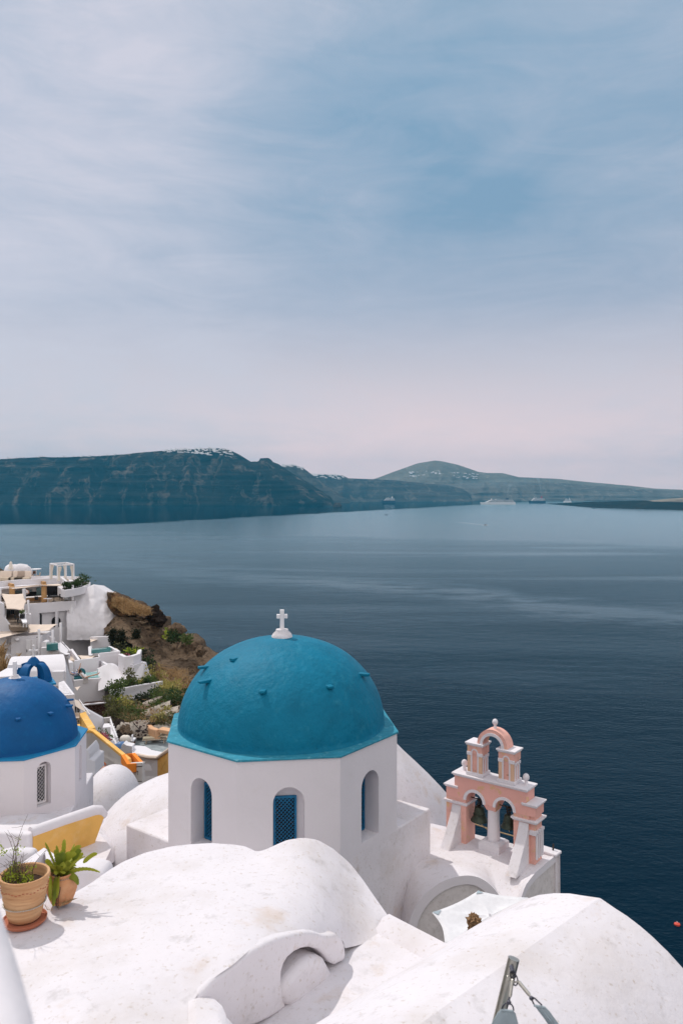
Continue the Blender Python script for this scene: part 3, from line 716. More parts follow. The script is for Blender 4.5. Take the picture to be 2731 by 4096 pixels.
b_ = PZ(2706, 3700, SEA); bu = thing('mooring_buoy', 'small red float alone on the dark water', 'buoy', b_)
MB().lathe([(.1, -.3), (.55, -.2), (.72, .1), (.66, .35), (.3, .5), (.12, .52)], b_, 18).build('float', red_m, bu, smooth=50)
MB().tube([b_ + Vector((0, 0, .5)), b_ + Vector((0, 0, .85))], .06, 6).build('eye_post', ship_w, bu)
# ------------------------------------------------------------------ domed churches
def ell_hit(px, py, c, a, h):
    """where the sight line (px,py) meets the upper half ellipsoid"""
    d = Vector(((px - CX) / F, 1, -(py - CY) / F)); S_ = Vector((1 / a, 1 / a, 1 / h))
    o = Vector((-c[0] * S_.x, -c[1] * S_.y, -c[2] * S_.z)); q = Vector((d.x * S_.x, d.y * S_.y, d.z * S_.z))
    A_, B_, C_ = q.dot(q), 2 * o.dot(q), o.dot(o) - 1
    D_ = B_ * B_ - 4 * A_ * C_
    t = (-B_ - math.sqrt(max(0, D_))) / (2 * A_); return d * t

def church(label, cx, cy, Rr, th, zr, zb, zbot, dr, dh, mdome, mledge, mwin, wins, pegs, crossh, win_lat, label_cat='church', apo_scale=1.0):
    t = thing('domed_church', label, label_cat, (cx, cy, zbot))
    V = [Vector((cx + Rr * math.sin(R(th + 45 * k)), cy - Rr * math.cos(R(th + 45 * k)), 0)) for k in range(8)]
    wall = MB()
    for k in range(8):
        a, b = V[k], V[(k + 1) % 8]; L = (b - a).length; ux = (b - a) / L; n = Vector((-ux.y, ux.x, 0))
        ops = [w[:6] for w in wins.get(k, [])]
        pt = frame(a, ux, n)
        def q(p, q_, r_, s_): wall.add([p, q_, r_, s_], [(0, 1, 2, 3)])
        arch_wall_face(wall, pt, 0, L, zb - .05, zr, ops)
    wall.build('drum_wall', white, t, smooth=25)
    for k, ws in wins.items():
        a, b = V[k], V[(k + 1) % 8]; L = (b - a).length; ux = (b - a) / L; n = Vector((-ux.y, ux.x, 0)); pt = frame(a, ux, n)
        for (xa, xb, zs, zp, dep, arched, kind) in ws:
            if kind == 'blind': continue
            if kind == 'rect':
                x0, x1, z0, z1 = xa + .015, xa + (xb - xa) * .76, zs + .02, zp + .14
            else:
                x0, x1, z0, z1 = xa + .04, xb - .04, zs + .02, zp + .10
            d0 = dep - .10; fw = .055
            fr = MB()
            for (u0, u1, w0, w1) in ((x0, x0 + fw, z0, z1), (x1 - fw, x1, z0, z1), (x0 + fw, x1 - fw, z0, z0 + fw), (x0 + fw, x1 - fw, z1 - fw, z1)):
                fbox(fr, pt, u0, u1, d0, d0 + .06, w0, w1)
            fo = fr.build('window', mwin, t, smooth=0, bevel=.006)
            la = MB(); lattice(la, pt, x0 + fw, x1 - fw, z0 + fw, z1 - fw, d0 + .012, d0 + .046, win_lat[0], win_lat[1])
            la.build('lattice', mwin, fo, smooth=0)
            pn = MB(); fbox(pn, pt, x0 + .01, x1 - .01, d0 + .065, d0 + .085, z0 + .01, z1 - .01); pn.build('pane', dark, fo, smooth=0)
    # square base whose sides run flush with four drum faces
    ap = Rr * math.cos(R(22.5)); hd = ap * math.sqrt(2); a0 = th + 22.5
    sq = [(cx + hd * .998 * math.sin(R(a0 + 90 * k)), cy - hd * .998 * math.cos(R(a0 + 90 * k))) for k in range(4)]
    MB().prism(sq, zbot, zb).build('square_base', white_old, t, smooth=25, bevel=.05)
    led = MB(); led.prism([(cx + (Rr + .05) * math.sin(R(th + 45 * k)), cy - (Rr + .05) * math.cos(R(th + 45 * k))) for k in range(8)], zr - .012, zr + .05)
    led.build('roof_ledge', mledge, t, smooth=25, bevel=.015)
    dm = MB(); prof = []
    for i in range(29):
        u = i / 28 * math.pi / 2; prof.append((dr * math.cos(u) ** .96 if i < 28 else 0.0, zr + .05 + dh * math.sin(u)))
    prof[0] = (dr * 1.0, zr + .045)
    dm.lathe([(dr * 1.012, zr + .03)] + prof, (cx, cy, 0), 72, close=False)
    for v in dm.v:
        d = Vector((v.x - cx, v.y - cy, (v.z - zr) * 1.0)); g = fbm(v, .8, 4, 2.2) * .012
        v += d * g / max(.3, d.length) * 1.2
    do = dm.build('dome', mdome, t, smooth=180)
    c0 = (cx, cy, zr + .05)
    for (px, py, ln, wd) in pegs:
        h = ell_hit(px, py, c0, dr, dh); d = Vector((h.x - cx, h.y - cy, 0)).normalized(); sd_ = Vector((-d.y, d.x, 0))
        a, b = h - d * .12, h + d * ln; pg = MB(); ps = []
        for q_, w_, hh in ((a, wd, wd * .55), (b, wd * .85, wd * .38)):
            for i, j in ((-1, -1), (1, -1), (1, 1), (-1, 1)): ps.append(q_ + sd_ * i * w_ + Vector((0, 0, j * hh)))
        pg.hexa(ps); pg.build('peg', mdome, do, smooth=30, bevel=.02)
    return t, do, V

def arch_wall_face(mb, pt, x0, x1, z0, z1, ops, seg=12):
    def q(a, b, c, d): mb.add([a, b, c, d], [(0, 1, 2, 3)])
    x = x0
    for xa, xb, zb, zs, dep, arched in sorted(ops):
        q(pt(x, 0, z0), pt(xa, 0, z0), pt(xa, 0, z1), pt(x, 0, z1)); q(pt(xa, 0, z0), pt(xb, 0, z0), pt(xb, 0, zb), pt(xa, 0, zb))
        r = (xb - xa) / 2; c = (xa + xb) / 2
        arc = [(c - r * math.cos(math.pi * i / seg), zs + r * math.sin(math.pi * i / seg)) for i in range(seg + 1)]
        for (u, a), (v, b) in zip(arc, arc[1:]): q(pt(u, 0, a), pt(v, 0, b), pt(v, 0, z1), pt(u, 0, z1))
        ring = [(xa, zb)] + arc + [(xb, zb)]
        for (u, a), (v, b) in zip(ring, ring[1:]): q(pt(u, 0, a), pt(v, 0, b), pt(v, dep, b), pt(u, dep, a))
        q(pt(xa, 0, zb), pt(xb, 0, zb), pt(xb, dep, zb), pt(xa, dep, zb))
        mb.add([pt(u, dep, a) for u, a in ring], [tuple(range(len(ring)))]); x = xb
    q(pt(x, 0, z0), pt(x1, 0, z0), pt(x1, 0, z1), pt(x, 0, z1))

# large church (drum faces: 0 = front, 1 = right, 7 = left)
W1 = {0: [(.93, 1.76, -9.55, -8.15, .21, True, 'rect')], 7: [(.93, 1.76, -9.62, -8.15, .55, True, 'arch')], 1: [(.95, 1.78, -9.62, -8.15, .55, True, 'arch')]}
ch1, dome1, V1 = church('white octagonal church with the large teal dome and three blue lattice windows', -1.80, 24.27, 3.536, -15.0, -7.0, -9.8, -14.5, 3.10, 2.60,
    teal, teal_ledge, blue_wood, W1,
    [(841, 2722, .36, .10), (833, 2668, .30, .09), (941, 2636, .15, .10), (1053, 2764, .16, .10), (1314, 2746, .16, .10), (1440, 2697, .28, .10)], .8, (.105, .038))
def cross_plain(t, base, H, W, th, name_mat, ped_r, ped_h, yaw):
    c, s_ = math.cos(yaw), math.sin(yaw)
    pd = MB(); pd.lathe([(ped_r, -.06), (ped_r, .04), (ped_r * .86, ped_h * .45), (ped_r * .62, ped_h * .8), (ped_r * .58, ped_h)], base, 20)
    for v in pd.v: v += Vector((1, 1, 0)) * .02 * nz(v, 6)
    cr = MB(); z0 = base[2] + ped_h - .03
    cr.box(base[0], base[1], z0, th, th, H, yaw)
    for sg in (-1, 1):
        cr.box(base[0] + sg * (th / 2 + (W - th) / 4) * c, base[1] + sg * (th / 2 + (W - th) / 4) * s_, z0 + H * .58, (W - th) / 2 - .002, th * .96, th * .98, yaw)
    co_ = cr.build('cross', white_paint, t, smooth=0, bevel=.012)
    pd.build('pedestal', white_old, co_, smooth=50)
cross_plain(ch1, (-1.80, 24.27, -4.38), .62, .33, .125, white, .32, .25, R(7))

# smaller church further left
W2 = {0: [(.45, .95, -10.15, -8.98, .30, True, 'arch')], 1: [(.62, 1.05, -9.95, -8.95, .18, True, 'blind')]}
ch2, dome2, V2 = church('white octagonal church with the deep blue dome and one white lattice window', -11.23, 27.54, 2.39, 28.6, -8.5, -10.46, -14.5, 2.06, 2.10,
    blue, blue_ledge, white_wood, W2,
    [(74, 2876, .10, .09), (200, 2853, .14, .09), (266, 2823, .22, .08), (270, 2800, .22, .07)], .9, (.125, .026))
cross_plain(ch2, (-11.23, 27.54, -6.40), .50, .42, .115, white, .21, .13, R(8))

# ------------------------------------------------------------------ pink bell tower
a_ = R(37.5); TU = Vector((math.cos(a_), -math.sin(a_), 0)); TW = Vector((math.sin(a_), math.cos(a_), 0))
TO = Vector((4.58, 25.01, 0)) + .07 * TW
T = frame(TO, TU, TW)
tw = thing('bell_tower', 'pink belfry of two tiers with white mouldings and two arches holding bells', 'bell tower', (TO.x, TO.y, -11.3))
DP = .60
w = MB(); fbox(w, T, -1.54, -.82, 0, DP, -11.3, -9.80); w.build('pier', pink_worn, tw, smooth=0)
w = MB(); fbox(w, T, .82, 1.33, 0, DP, -11.3, -9.80); fbox(w, T, 1.33, 1.50, .06, DP - .06, -11.3, -9.80); w.build('pier', pink_worn, tw, smooth=0)
w = MB()
arch_wall(w, T, -1.235, 1.235, -9.80, -9.095, 0, DP, [(-.82, -.21, -9.80, -9.80, None, True), (.21, .82, -9.80, -9.80, None, True)], 16)
w.build('upper_wall', pink, tw, smooth=0)
for sg in (-1, 1):
    w = MB(); x0, x1 = (1.237, 1.54) if sg > 0 else (-1.54, -1.237); fbox(w, T, x0, x1, 0, DP, -9.80, -9.51); w.build('shoulder', pink, tw, smooth=0)
    w = MB()
    for k, (o1, za, zb) in enumerate(((.035, -9.51, -9.465), (.07, -9.463, -9.42))):
        x0, x1 = (1.10, 1.54 + o1) if sg > 0 else (-1.54 - o1, -1.10)
        fbox(w, T, min(x0, x1), max(x0, x1), -o1, 0 if False else -.001, za, zb)
        xa, xb = (1.237, 1.54 + o1) if sg > 0 else (-1.54 - o1, -1.237)
        fbox(w, T, xa, xb, .0, DP + o1, za, zb)
    w.build('shoulder_cornice', white, tw, smooth=0, bevel=.006)
    w = MB()
    for o1, za, zb in ((.035, -10.01, -9.965), (.07, -9.963, -9.915)):
        x0, x1 = (.82 - o1, 1.54 + o1) if sg > 0 else (-1.54 - o1, -.82 + o1)
        fbox(w, T, x0, x1, -o1, DP + o1, za, zb)
    w.build('impost_moulding', white, tw, smooth=0, bevel=.006)
w = MB()
for o1, za, zb in ((.04, -9.093, -9.05), (.075, -9.048, -9.0)): fbox(w, T, -1.235 - o1, 1.235 + o1, -o1, DP + o1, za, zb)
w.build('main_cornice', white, tw, smooth=0, bevel=.008)
for c in (-.515, .515):
    for d0, d1 in ((-.035, .02), (DP - .02, DP + .03)):
        w = MB(); arch_band(w, T, c, -9.80, .30, .39, d0, d1, 18); w.build('arch_moulding', white, tw, smooth=30)
# middle column and capital
w = MB(); pc = T(.0, .30, 0)
w.lathe([(.205, -10.97), (.20, -10.9), (.188, -10.4), (.185, -10.05), (.20, -9.98)], pc, 28); w.build('column', white, tw, smooth=50)
w = MB(); fbox(w, T, -.36, .36, -.06, .66, -11.3, -11.02); w.hexa([T(-.36, -.06, -11.019), T(.36, -.06, -11.019), T(.36, .66, -11.019), T(-.36, .66, -11.019), T(-.27, .03, -10.95), T(.27, .03, -10.95), T(.27, .57, -10.95), T(-.27, .57, -10.95)])
w.build('plinth', white, tw, smooth=0, bevel=.012)
w = MB(); w.hexa([T(-.16, .12, -10.0), T(.16, .12, -10.0), T(.16, .48, -10.0), T(-.16, .48, -10.0), T(-.21, .002, -9.802), T(.21, .002, -9.802), T(.21, .598, -9.802), T(-.21, .598, -9.802)])
w.build('capital', pink, tw, smooth=0, bevel=.01)
# buttresses leaning in from the roof
for sg in (-1, 1):
    c = 1.16 * sg; w = MB(); rows = []
    for t_ in range(9):
        q = t_ / 8; z = -11.35 + q * 1.32; out = .02 + .88 * (1 - q) ** 1.35; hw = .17 - .01 * q
        rows.append([T(c - hw, .05, z), T(c - hw, -out, z), T(c + hw, -out, z), T(c + hw, .05, z)])
    n0 = len(w.v); w.grid(rows, True); w.f.append(tuple(len(w.v) - 4 + k for k in range(4)))
    w.build('buttress', white_old, tw, smooth=30, bevel=.02)
# little colonnettes on the right-hand side of the right pier
w = MB()
for d in (.12, .27, .42, .54):
    w.tube([T(1.52, d, -11.1), T(1.52, d, -10.32)], .042, 10)
    fbox(w, T, 1.46, 1.57, d - .055, d + .055, -10.32, -10.24)
w.build('colonnettes', white, tw, smooth=50)
w = MB(); fbox(w, T, 1.331, 1.552, -.012, .10, -10.36, -10.22); w.build('pier_capital', white, tw, smooth=0, bevel=.01)
# upper turrets
for sg in (-1, 1):
    c = .545 * sg; ue = []
    w = MB(); fbox(w, T, c - .30, c + .30, .03, DP - .03, -8.999, -8.89); w.build('turret_plinth', white, tw, smooth=0, bevel=.02)
    w = MB(); fbox(w, T, c - .235, c + .235, .09, DP - .09, -8.89, -8.05)
    fbox(w, T, c - .262, c + .262, .062, DP - .062, -8.30, -8.05)
    tb = w.build('turret', pink_worn, tw, smooth=0)
    w = MB()
    for o1, za, zb in ((.03, -8.048, -8.005), (.06, -8.003, -7.955)): fbox(w, T, c - .262 - o1, c + .262 + o1, .062 - o1, DP - .062 + o1, za, zb)
    w.build('turret_cornice', white, tw, smooth=0, bevel=.006)
    pl = MB(); wp = MB(); cap = MB()
    for s2 in (-1, 1):
        x = c + s2 * .20
        fbox(pl, T, x - .062, x + .062, .06, .088, -8.889, -8.36)
        x2 = c + s2 * .115; fbox(wp, T, x2 - .026, x2 + .026, .052, .086, -8.889, -8.36)
        fbox(cap, T, min(x + s2 * .075, c + s2 * .082), max(x + s2 * .075, c + s2 * .082), .035, .10, -8.36, -8.25)
    pl.build('pilasters', peach, tb, smooth=0, bevel=.006); wp.build('white_pilasters', white, tb, smooth=0, bevel=.006)
    cap.build('pilaster_capitals', white, tb, smooth=0, bevel=.012)
    ab = MB(); arch_band(ab, T, c, -8.262, .085, .125, .045, .075, 12); ab.build('turret_arch_moulding', white, tb, smooth=30)
    cs = MB(); cc = MB()
    for d in (.15, .30, .45):
        cs.tube([T(c + .245, d, -8.889), T(c + .245, d, -8.42)], .032, 10); fbox(cc, T, c + .236, c + .29, d - .045, d + .045, -8.42, -8.33)
        
    cs.build('side_colonnettes', white, tb, smooth=50); cc.build('side_capitals', white, tb, smooth=0, bevel=.008)
# arch bridging the turrets
w = MB(); arch_band(w, T, .05, -7.953, .33, .52, .09, DP - .09, 24); w.build('crowning_arch', pink_worn, tw, smooth=30)
w = MB(); arch_band(w, T, .05, -7.953, .325, .415, .06, .089, 24); w.build('crowning_arch_moulding', white, tw, smooth=30)
def finial(p, s_=1.0):
    w = MB(); w.lathe([(a * s_ * .72, b * s_ * .78) for a, b in [(.085, -.02), (.075, .05), (.07, .15), (.078, .17), (.12, .20), (.142, .27), (.138, .33), (.10, .40), (.04, .435), (0, .44)]], p, 20)
    w.build('ball_finial', white, tw, smooth=60)
finial(T(.05, .30, -7.435), .88); finial(T(-1.07, .36, -9.0)); finial(T(1.07, .36, -9.0))

def bell(c, ztop, s_, label):
    p = T(c, .30, ztop); t = thing('bell', label, 'bell', p)
    w = MB(); w.lathe([(0, 0), (.10, -.005), (.15, -.03), (.165, -.12), (.18, -.22), (.205, -.32), (.25, -.40), (.285, -.44), (.28, -.465), (.24, -.45), (.16, -.30), (.13, -.1), (0, -.06)], p, 32)
    for v in w.v: v.x = p.x + (v.x - p.x) * s_; v.y = p.y + (v.y - p.y) * s_; v.z = p.z + (v.z - p.z) * s_
    bo = w.build('bell_body', bronze, t, smooth=60)
    rg = MB(); rg.lathe([(.19 * s_, -.235 * s_), (.205 * s_, -.245 * s_), (.195 * s_, -.265 * s_)], p, 32, False); rg.build('raised_band', bronze, bo)
    hg = MB()
    for k in range(9):
        q = [p + Vector((rng.uniform(-.08, .08), rng.uniform(-.08, .08), z)) for z in (-.01, .07, .14, .20, .235)]
        hg.tube(q, .014, 6)
    hg.tube([T(c - .30, .30, ztop + .22), T(c + .30, .30, ztop + .22)], .018, 8); hg.build('headstock', iron, t)
    cl = MB(); cl.tube([p + Vector((0, 0, -.1)), p + Vector((.01, 0, -.48 * s_))], .012, 6); cl.ball(p + Vector((.01, 0, -.49 * s_)), .035, 10); cl.build('clapper', iron, t)
    return p
p1 = bell(-.50, -10.02, 1.0, 'larger dark green bronze bell under the left pink arch')
p2 = bell(.515, -10.03, .88, 'smaller dark green bronze bell under the right pink arch')
rp = MB(); rp.tube([p1 + Vector((.01, 0, -.5)), p1 + Vector((.10, .05, -.64)), T(-.2, .5, -10.86)], .012, 6); rp.tube([p2 + Vector((0, 0, -.44)), p2 + Vector((.02, .02, -.56))], .012, 6)
rp.build('bell_rope', rope_m, label='frayed straw coloured rope hanging below the bells', cat='rope')
rl = MB(); rl.tube([T(-1.1, 1.05, -10.98), T(-.3, 1.05, -11.02), T(.5, 1.05, -11.02), T(1.2, 1.05, -11.0)], .02, 8)
rl.build('rope_railing', rope_m, label='taut rope strung along the roof edge behind the bell tower', cat='rope')

# ------------------------------------------------------------------ roof carrying the tower
rf = thing('vaulted_church_roof', 'white roof with two arched gable ends carrying the pink bell tower', 'roof', (4, 24, -14.5))
front = []     # (point, roof-edge height) along the eaves, arched gable first, then the end gable turning away
def g1(x):
    if x < 0: return -10.98 - (1.75 - math.sqrt(max(0.0, 1.75 ** 2 - x * x))) * 1.05 if x > -1.74 else -13.2
    return max(-11.72, -10.98 - 1.05 * (1.75 - math.sqrt(max(0.0, 1.75 ** 2 - x * x * 1.9)))) if x < 1.2 else -11.72
g2 = [(0, -11.72), (.2, -11.5), (.38, -11.39), (.92, -11.27), (2.06, -11.21), (2.4, -11.2)]
fd = Vector((.997, .05, 0)); FO = Vector((3.59, 22.98, 0)); ed = Vector((.652, .758, 0)); EO = FO + fd * 1.52
for i in range(61):
    x = -4.4 + 5.92 * i / 60; front.append((FO + fd * x, g1(x) if x > -1.74 else -13.2 + .5 * min(1, (-1.74 - x) / 2.6)))
for i in range(1, 21):
    t_ = 2.38 * i / 20; front.append((EO + ed * t_, interp(g2, t_)))
nf_ = len(front); b0, b1_ = Vector((-1.2, 30.0, 0)), Vector((6.75, 24.75, 0)); ls = [0]
for (p, _), (q, _) in zip(front, front[1:]): ls.append(ls[-1] + (q - p).length)
rows = []
for j in range(17):
    d = (j / 16) ** 1.5; row = []
    for i, (p, z) in enumerate(front):
        q = b0.lerp(b1_, ls[i] / ls[-1]); m_ = p.lerp(q, d); dist = (m_ - p).length; k = math.exp(-(dist / 1.0) ** 2)
        left = max(0, min(1, (2.2 - m_.x) / 1.6)); zz_ = -11.22 - .28 * left
        k2 = math.exp(-(dist / (1.0 + 1.6 * left)) ** 2)
        row.append(Vector((m_.x, m_.y, z * k2 + zz_ * (1 - k2) + .012 * fbm(m_, 1.1, 3, 2.0))))
    rows.append(row)
w = MB().grid(rows); w.grid([rows[-1], [p + Vector((.1, .25, -4)) for p in rows[-1]]]); w.build('roof_surface', white_old, rf, smooth=50)
band = MB(); field = MB()
def gable(i0, i1, nrm, inset, name):
    seg = [(Vector((p.x, p.y, rows[0][i].z)), nrm) for i, (p, z) in enumerate(front) if i0 <= i <= i1]; c = sum((p for p, _ in seg), Vector()) / len(seg)
    o = [p + nrm * .05 + Vector((0, 0, .012)) for p, _ in seg]; inn = []
    for k, (p, _) in enumerate(seg):
        t_ = (seg[min(k + 1, len(seg) - 1)][0] - seg[max(k - 1, 0)][0]).normalized(); dn = t_.cross(nrm).normalized()
        if dn.z > 0: dn = -dn
        inn.append(p + nrm * .05 + dn * inset)
    bm_ = MB(); bm_.grid([[p - nrm * .08 for p in o], o, inn, [p - nrm * .09 for p in inn]]); bm_.build('arch_band', white, rf, smooth=30)
    fm = MB(); q = [p - nrm * .06 for p in inn]; fm.grid([q, [Vector((p.x, p.y, -15)) for p in q]]); fm.build('gable_field', white_grey, rf, smooth=0)
i_a = min(i for i in range(61) if (-4.4 + 5.92 * i / 60) > -1.72) - 2; gable(i_a, 60, Vector((fd.y, -fd.x, 0)), .24, 'a'); gable(60, nf_ - 1, Vector((ed.y, -ed.x, 0)), .20, 'b')
FF = frame(EO + ed * 2.38, ed, Vector((-ed.y, ed.x, 0)))
sidew = MB(); sidew.hexa([FF(-.12, -.06, -15), FF(.06, -.06, -15), FF(.06, .5, -15), FF(-.12, .5, -15), FF(-.12, -.06, -11.23), FF(.06, -.06, -11.23), FF(.06, .5, -11.23), FF(-.12, .5, -11.23)]); sidew.build('end_wall', white_old, rf, smooth=0, bevel=.02)
cp = MB(); fbox(cp, FF, -.25, .16, -.12, .5, -11.222, -11.13); cp.build('corner_coping', white, rf, smooth=0, bevel=.03)
MB().tube([FF(0, .1, -11.14), FF(.02, .1, -10.94)], .03, 6).build('iron_stub', iron, rf)

# sloping white side roof between the big church and the tower
rows = []
top = [(1560, 2975), (1600, 3016), (1650, 3062), (1700, 3110), (1750, 3162), (1790, 3207), (1815, 3240)]
mid = [(1560, 3080), (1600, 3098), (1650, 3150), (1700, 3215), (1740, 3275), (1772, 3330), (1800, 3380)]
bot = [(1560, 3330), (1600, 3330), (1650, 3345), (1700, 3385), (1740, 3400), (1775, 3408), (1815, 3420)]
r0, r1, r2, r3, r4 = [], [], [], [], []
for (a, b), (c, d), (e, f) in zip(top, mid, bot):
    t0 = P(a, b, 28.6); r0.append(t0 + Vector((.15, .5, -.02))); r1.append(t0)
    m_ = P(c, d, 27.6); r2.append(m_ + Vector((0, .18, .10))); r3.append(m_); r4.append(P(e, f, 26.4) + Vector((0, 0, -.15)))
rb = [p + Vector((.4, 1.0, -3)) for p in r0]
w = MB().grid([rb, r0, r1, r2, r3, r4]); w.build('sloping_side_roof', white_old, smooth=28, label='white sloping buttress roof falling from the teal domed church to the pink tower', cat='roof')
# ------------------------------------------------------------------ foreground roofs
YF = tps([(100, 4090), (105, 3684), (740, 4000), (1230, 3725), (1000, 3800), (870, 3900), (1345, 3738), (850, 3373), (1210, 3352), (493, 3445), (440, 3476), (286, 3578), (1400, 3455), (1500, 3595), (1594, 3727), (1385, 3789), (1400, 3600), (1300, 3550), (1200, 3600), (600, 3700), (300, 3900), (900, 3600), (-100, 3600), (1020, 3411)],
         [9.06, 11.2, 9.5, 11.15, 10.22, 9.77, 11.75, 13.7, 13.68, 13.25, 13.0, 12.15, 13.85, 13.25, 12.58, 12.2, 12.95, 12.5, 11.85, 10.83, 9.8, 11.55, 12.0, 13.45], .002)
f1_top = [(-160, 3600), (150, 3592), (286, 3578), (360, 3535), (440, 3478), (493, 3447), (580, 3411), (683, 3384), (760, 3376), (850, 3373), (930, 3377), (985, 3386), (1010, 3402), (1030, 3406), (1060, 3400), (1100, 3382), (1150, 3361), (1210, 3352), (1270, 3360), (1330, 3393), (1400, 3453), (1450, 3517), (1500, 3590), (1550, 3662), (1594, 3724)]
wall_top = [(771, 4007), (790, 3978), (823, 3940), (870, 3900), (930, 3860), (1000, 3800), (1070, 3757), (1130, 3738), (1230, 3725), (1262, 3729), (1300, 3741), (1345, 3740), (1372, 3765)]
f1_bot = [(-160, 4300), (769, 4300)] + wall_top + [(1380, 3792), (1420, 3784), (1500, 3757), (1560, 3738), (1594, 3727.5)]
f1 = MB()
NR = 44
for xs, bot in (([-160 + 21.3 * i for i in range(44)] + [775], [(-160, 4300), (800, 4300)]), (sorted([771 + 18.7 * i for i in range(44)] + [1372, 1380, 1594]), f1_bot)):
    xs = sorted(x for x in xs if x <= 1594); rows = []
    for i in range(NR + 1):
        t = (i / NR) ** 1.1; row = []
        for x in xs:
            a, b = interp(f1_top, x), interp(bot, x); y = a + (b - a) * t
            p = P(x, y, YF(x, y)); p.z += .012 * fbm(p, .9, 3, 1.1)
            row.append(p)
        rows.append(row)
    b1 = [p + Vector((.0, .45, -.22)) for p in rows[0]]; b2 = [p + Vector((.05, .8, -.75)) for p in rows[0]]; b3 = [p + Vector((.05, .9, -6)) for p in rows[0]]
    f1.grid([b3, b2, b1] + rows)
lobe = [(752, 4004), (771, 4002), (800, 4008), (843, 4028), (873, 4055), (888, 4090), (900, 4140), (908, 4200)]
rows = []
for i in range(9):
    t = i / 8; rows.append([P(x, interp(lobe, x) * (1 - t) + 4330 * t, YF(min(x, 771), interp(lobe, x) * (1 - t) + 4330 * t) - .06 * min(1, (x - 752) / 30)) for x in [752 + 4 * k for k in range(40)]])
f1.grid([[p + Vector((0, .3, -.1)) for p in rows[0]]] + rows)
fr_ = thing('rolling_white_roof', 'broad rolling white plaster roof that carries the two terracotta pots', 'roof', (-1.5, 11, -12))
f1.build('roof_surface', white_old, fr_, smooth=60)

# sculpted parapet wall cut into the roof, in shade
WD = Vector((.61, .79, 0)).normalized(); WN = Vector((.79, -.61, 0)).normalized(); W0 = Vector((-.745, 10.77, 0))
def wp_(px, py, off=0.0):
    d = Vector(((px - CX) / F, 1, -(py - CY) / F)); o = W0 + WN * off
    return d * (o.dot(WN) / d.dot(WN))
def z7(x, y): return (700 + x / 1.96, 3650 + y / 1.96)
outline = [(140, 702), (200, 620), (300, 520), (400, 450), (490, 375), (600, 295), (720, 228), (820, 190), (930, 164), (1040, 148), (1100, 155), (1160, 176), (1210, 178), (1265, 168), (1305, 200), (1328, 250), (1333, 330), (1325, 372), (1250, 410), (1215, 395), (1170, 335), (1120, 290), (1050, 272), (990, 280), (930, 308), (880, 350), (850, 400), (833, 460), (831, 520), (838, 600), (845, 680), (872, 732), (820, 775), (740, 825), (640, 872), (500, 930), (380, 950), (374, 850), (340, 790), (280, 738), (200, 695)]
sc_w = MB(); pts = [wp_(*z7(x, y)) for x, y in outline]
n = len(pts)
cen = sum((Vector(p) for p in pts), Vector()) / n
sc_w.ext([p + WN * .02 for p in pts], -WN * .30)
so_ = sc_w.build('sculpted_parapet', white_old, smooth=50, bevel=.05, seg=4, label='curling white plaster parapet with a round bite cut from it, stained tan along the top', cat='wall')
# rounded white lump standing in the bite
bl_ = [(838, 600), (900, 510), (960, 440), (1020, 385), (1070, 352), (1150, 345), (1190, 370), (1220, 430), (1262, 505), (1255, 570), (1230, 630), (1180, 690), (1090, 740), (1000, 766), (940, 758), (872, 732), (845, 680)]
lm = MB(); lm.ext([wp_(*z7(x, y), .06) for x, y in bl_], -WN * .55)
lm.build('plaster_lump', white_old, smooth=60, bevel=.14, seg=5, label='rounded white plaster lump nestled in the bite of the curling parapet', cat='plaster lump')
bc = wp_(*z7(285, 870), .25); lb = MB(); lb.ball(bc + Vector((-.05, 0, -.20)), (.34, .34, .26), 24, .05, 1.0)
lb.build('plaster_hump', white_old, smooth=170, label='small rounded white plaster hump at the foot of the curling parapet', cat='plaster lump')

# channel floor between the rolling roof and the vault
ch = MB(); ch.prism([(1.5, 11.98), (.78, 12.72), (.1, 12.6), (-2.6, 9.1), (-1.2, 6.0), (2.4, 11.0)], -7.6, -6.9)
ch.build('roof_gutter', white_old, smooth=0, label='flat white rain gutter floor between the rolling roof and the barrel vault', cat='roof')
cu = MB(); a, b = PZ(1555, 3655, -6.75), PZ(1800, 3782, -6.75); d = (b - a).normalized(); nn = Vector((d.y, -d.x, 0))
rows = [[a + nn * -.12 + Vector((0, 0, -3)), b + nn * -.12 + Vector((0, 0, -3))], [a, b], [a + nn * .14 + Vector((0, 0, -.005)), b + nn * .14 + Vector((0, 0, -.005))], [a + nn * .34 + Vector((0, 0, -.14)), b + nn * .34 + Vector((0, 0, -.14))], [a + nn * .40 + Vector((0, 0, -.2)), b + nn * .40 + Vector((0, 0, -.2))]]
cu.grid(rows); cu.build('low_kerb_wall', white_old, smooth=60, label='low white kerb closing the gutter in front of the parasol', cat='wall')

# long barrel vault running from lower left to right
VD = Vector((.722, .692, 0)); VN = Vector((.692, -.722, 0)); V0 = Vector((3.5, 10.86, -5.5))
prof = [(-3.3, 4.2), (-3.0, 2.5), (-2.67, 1.72), (-2.3, 1.38), (-1.94, 1.07), (-1.55, .73), (-1.23, .48), (-.95, .30), (-.70, .185), (-.45, .10), (-.22, .05), (0, 0), (.2, .055), (.37, .093), (.55, .155), (.71, .225), (.92, .34), (1.14, .49), (1.4, .69), (1.7, .96), (2.0, 1.27), (2.35, 1.72), (2.7, 2.4), (2.95, 3.4), (3.1, 5)]
vb = MB(); rows = []
for i in range(41):
    s_ = -i * .22; row = []
    for t_, dz in prof:
        p = V0 + VD * s_ + VN * t_ + Vector((0, 0, -dz)); p.z += .010 * fbm(p, .8, 3, 6.0) * (1 if i else .3); row.append(p)
    rows.append(row)
endr = [Vector((p.x, p.y, -11)) + VD * .1 for p in rows[0]]; e0 = [p + VD * .05 + Vector((0, 0, -.03)) for p in rows[0]]
vb.grid([endr, e0] + rows)
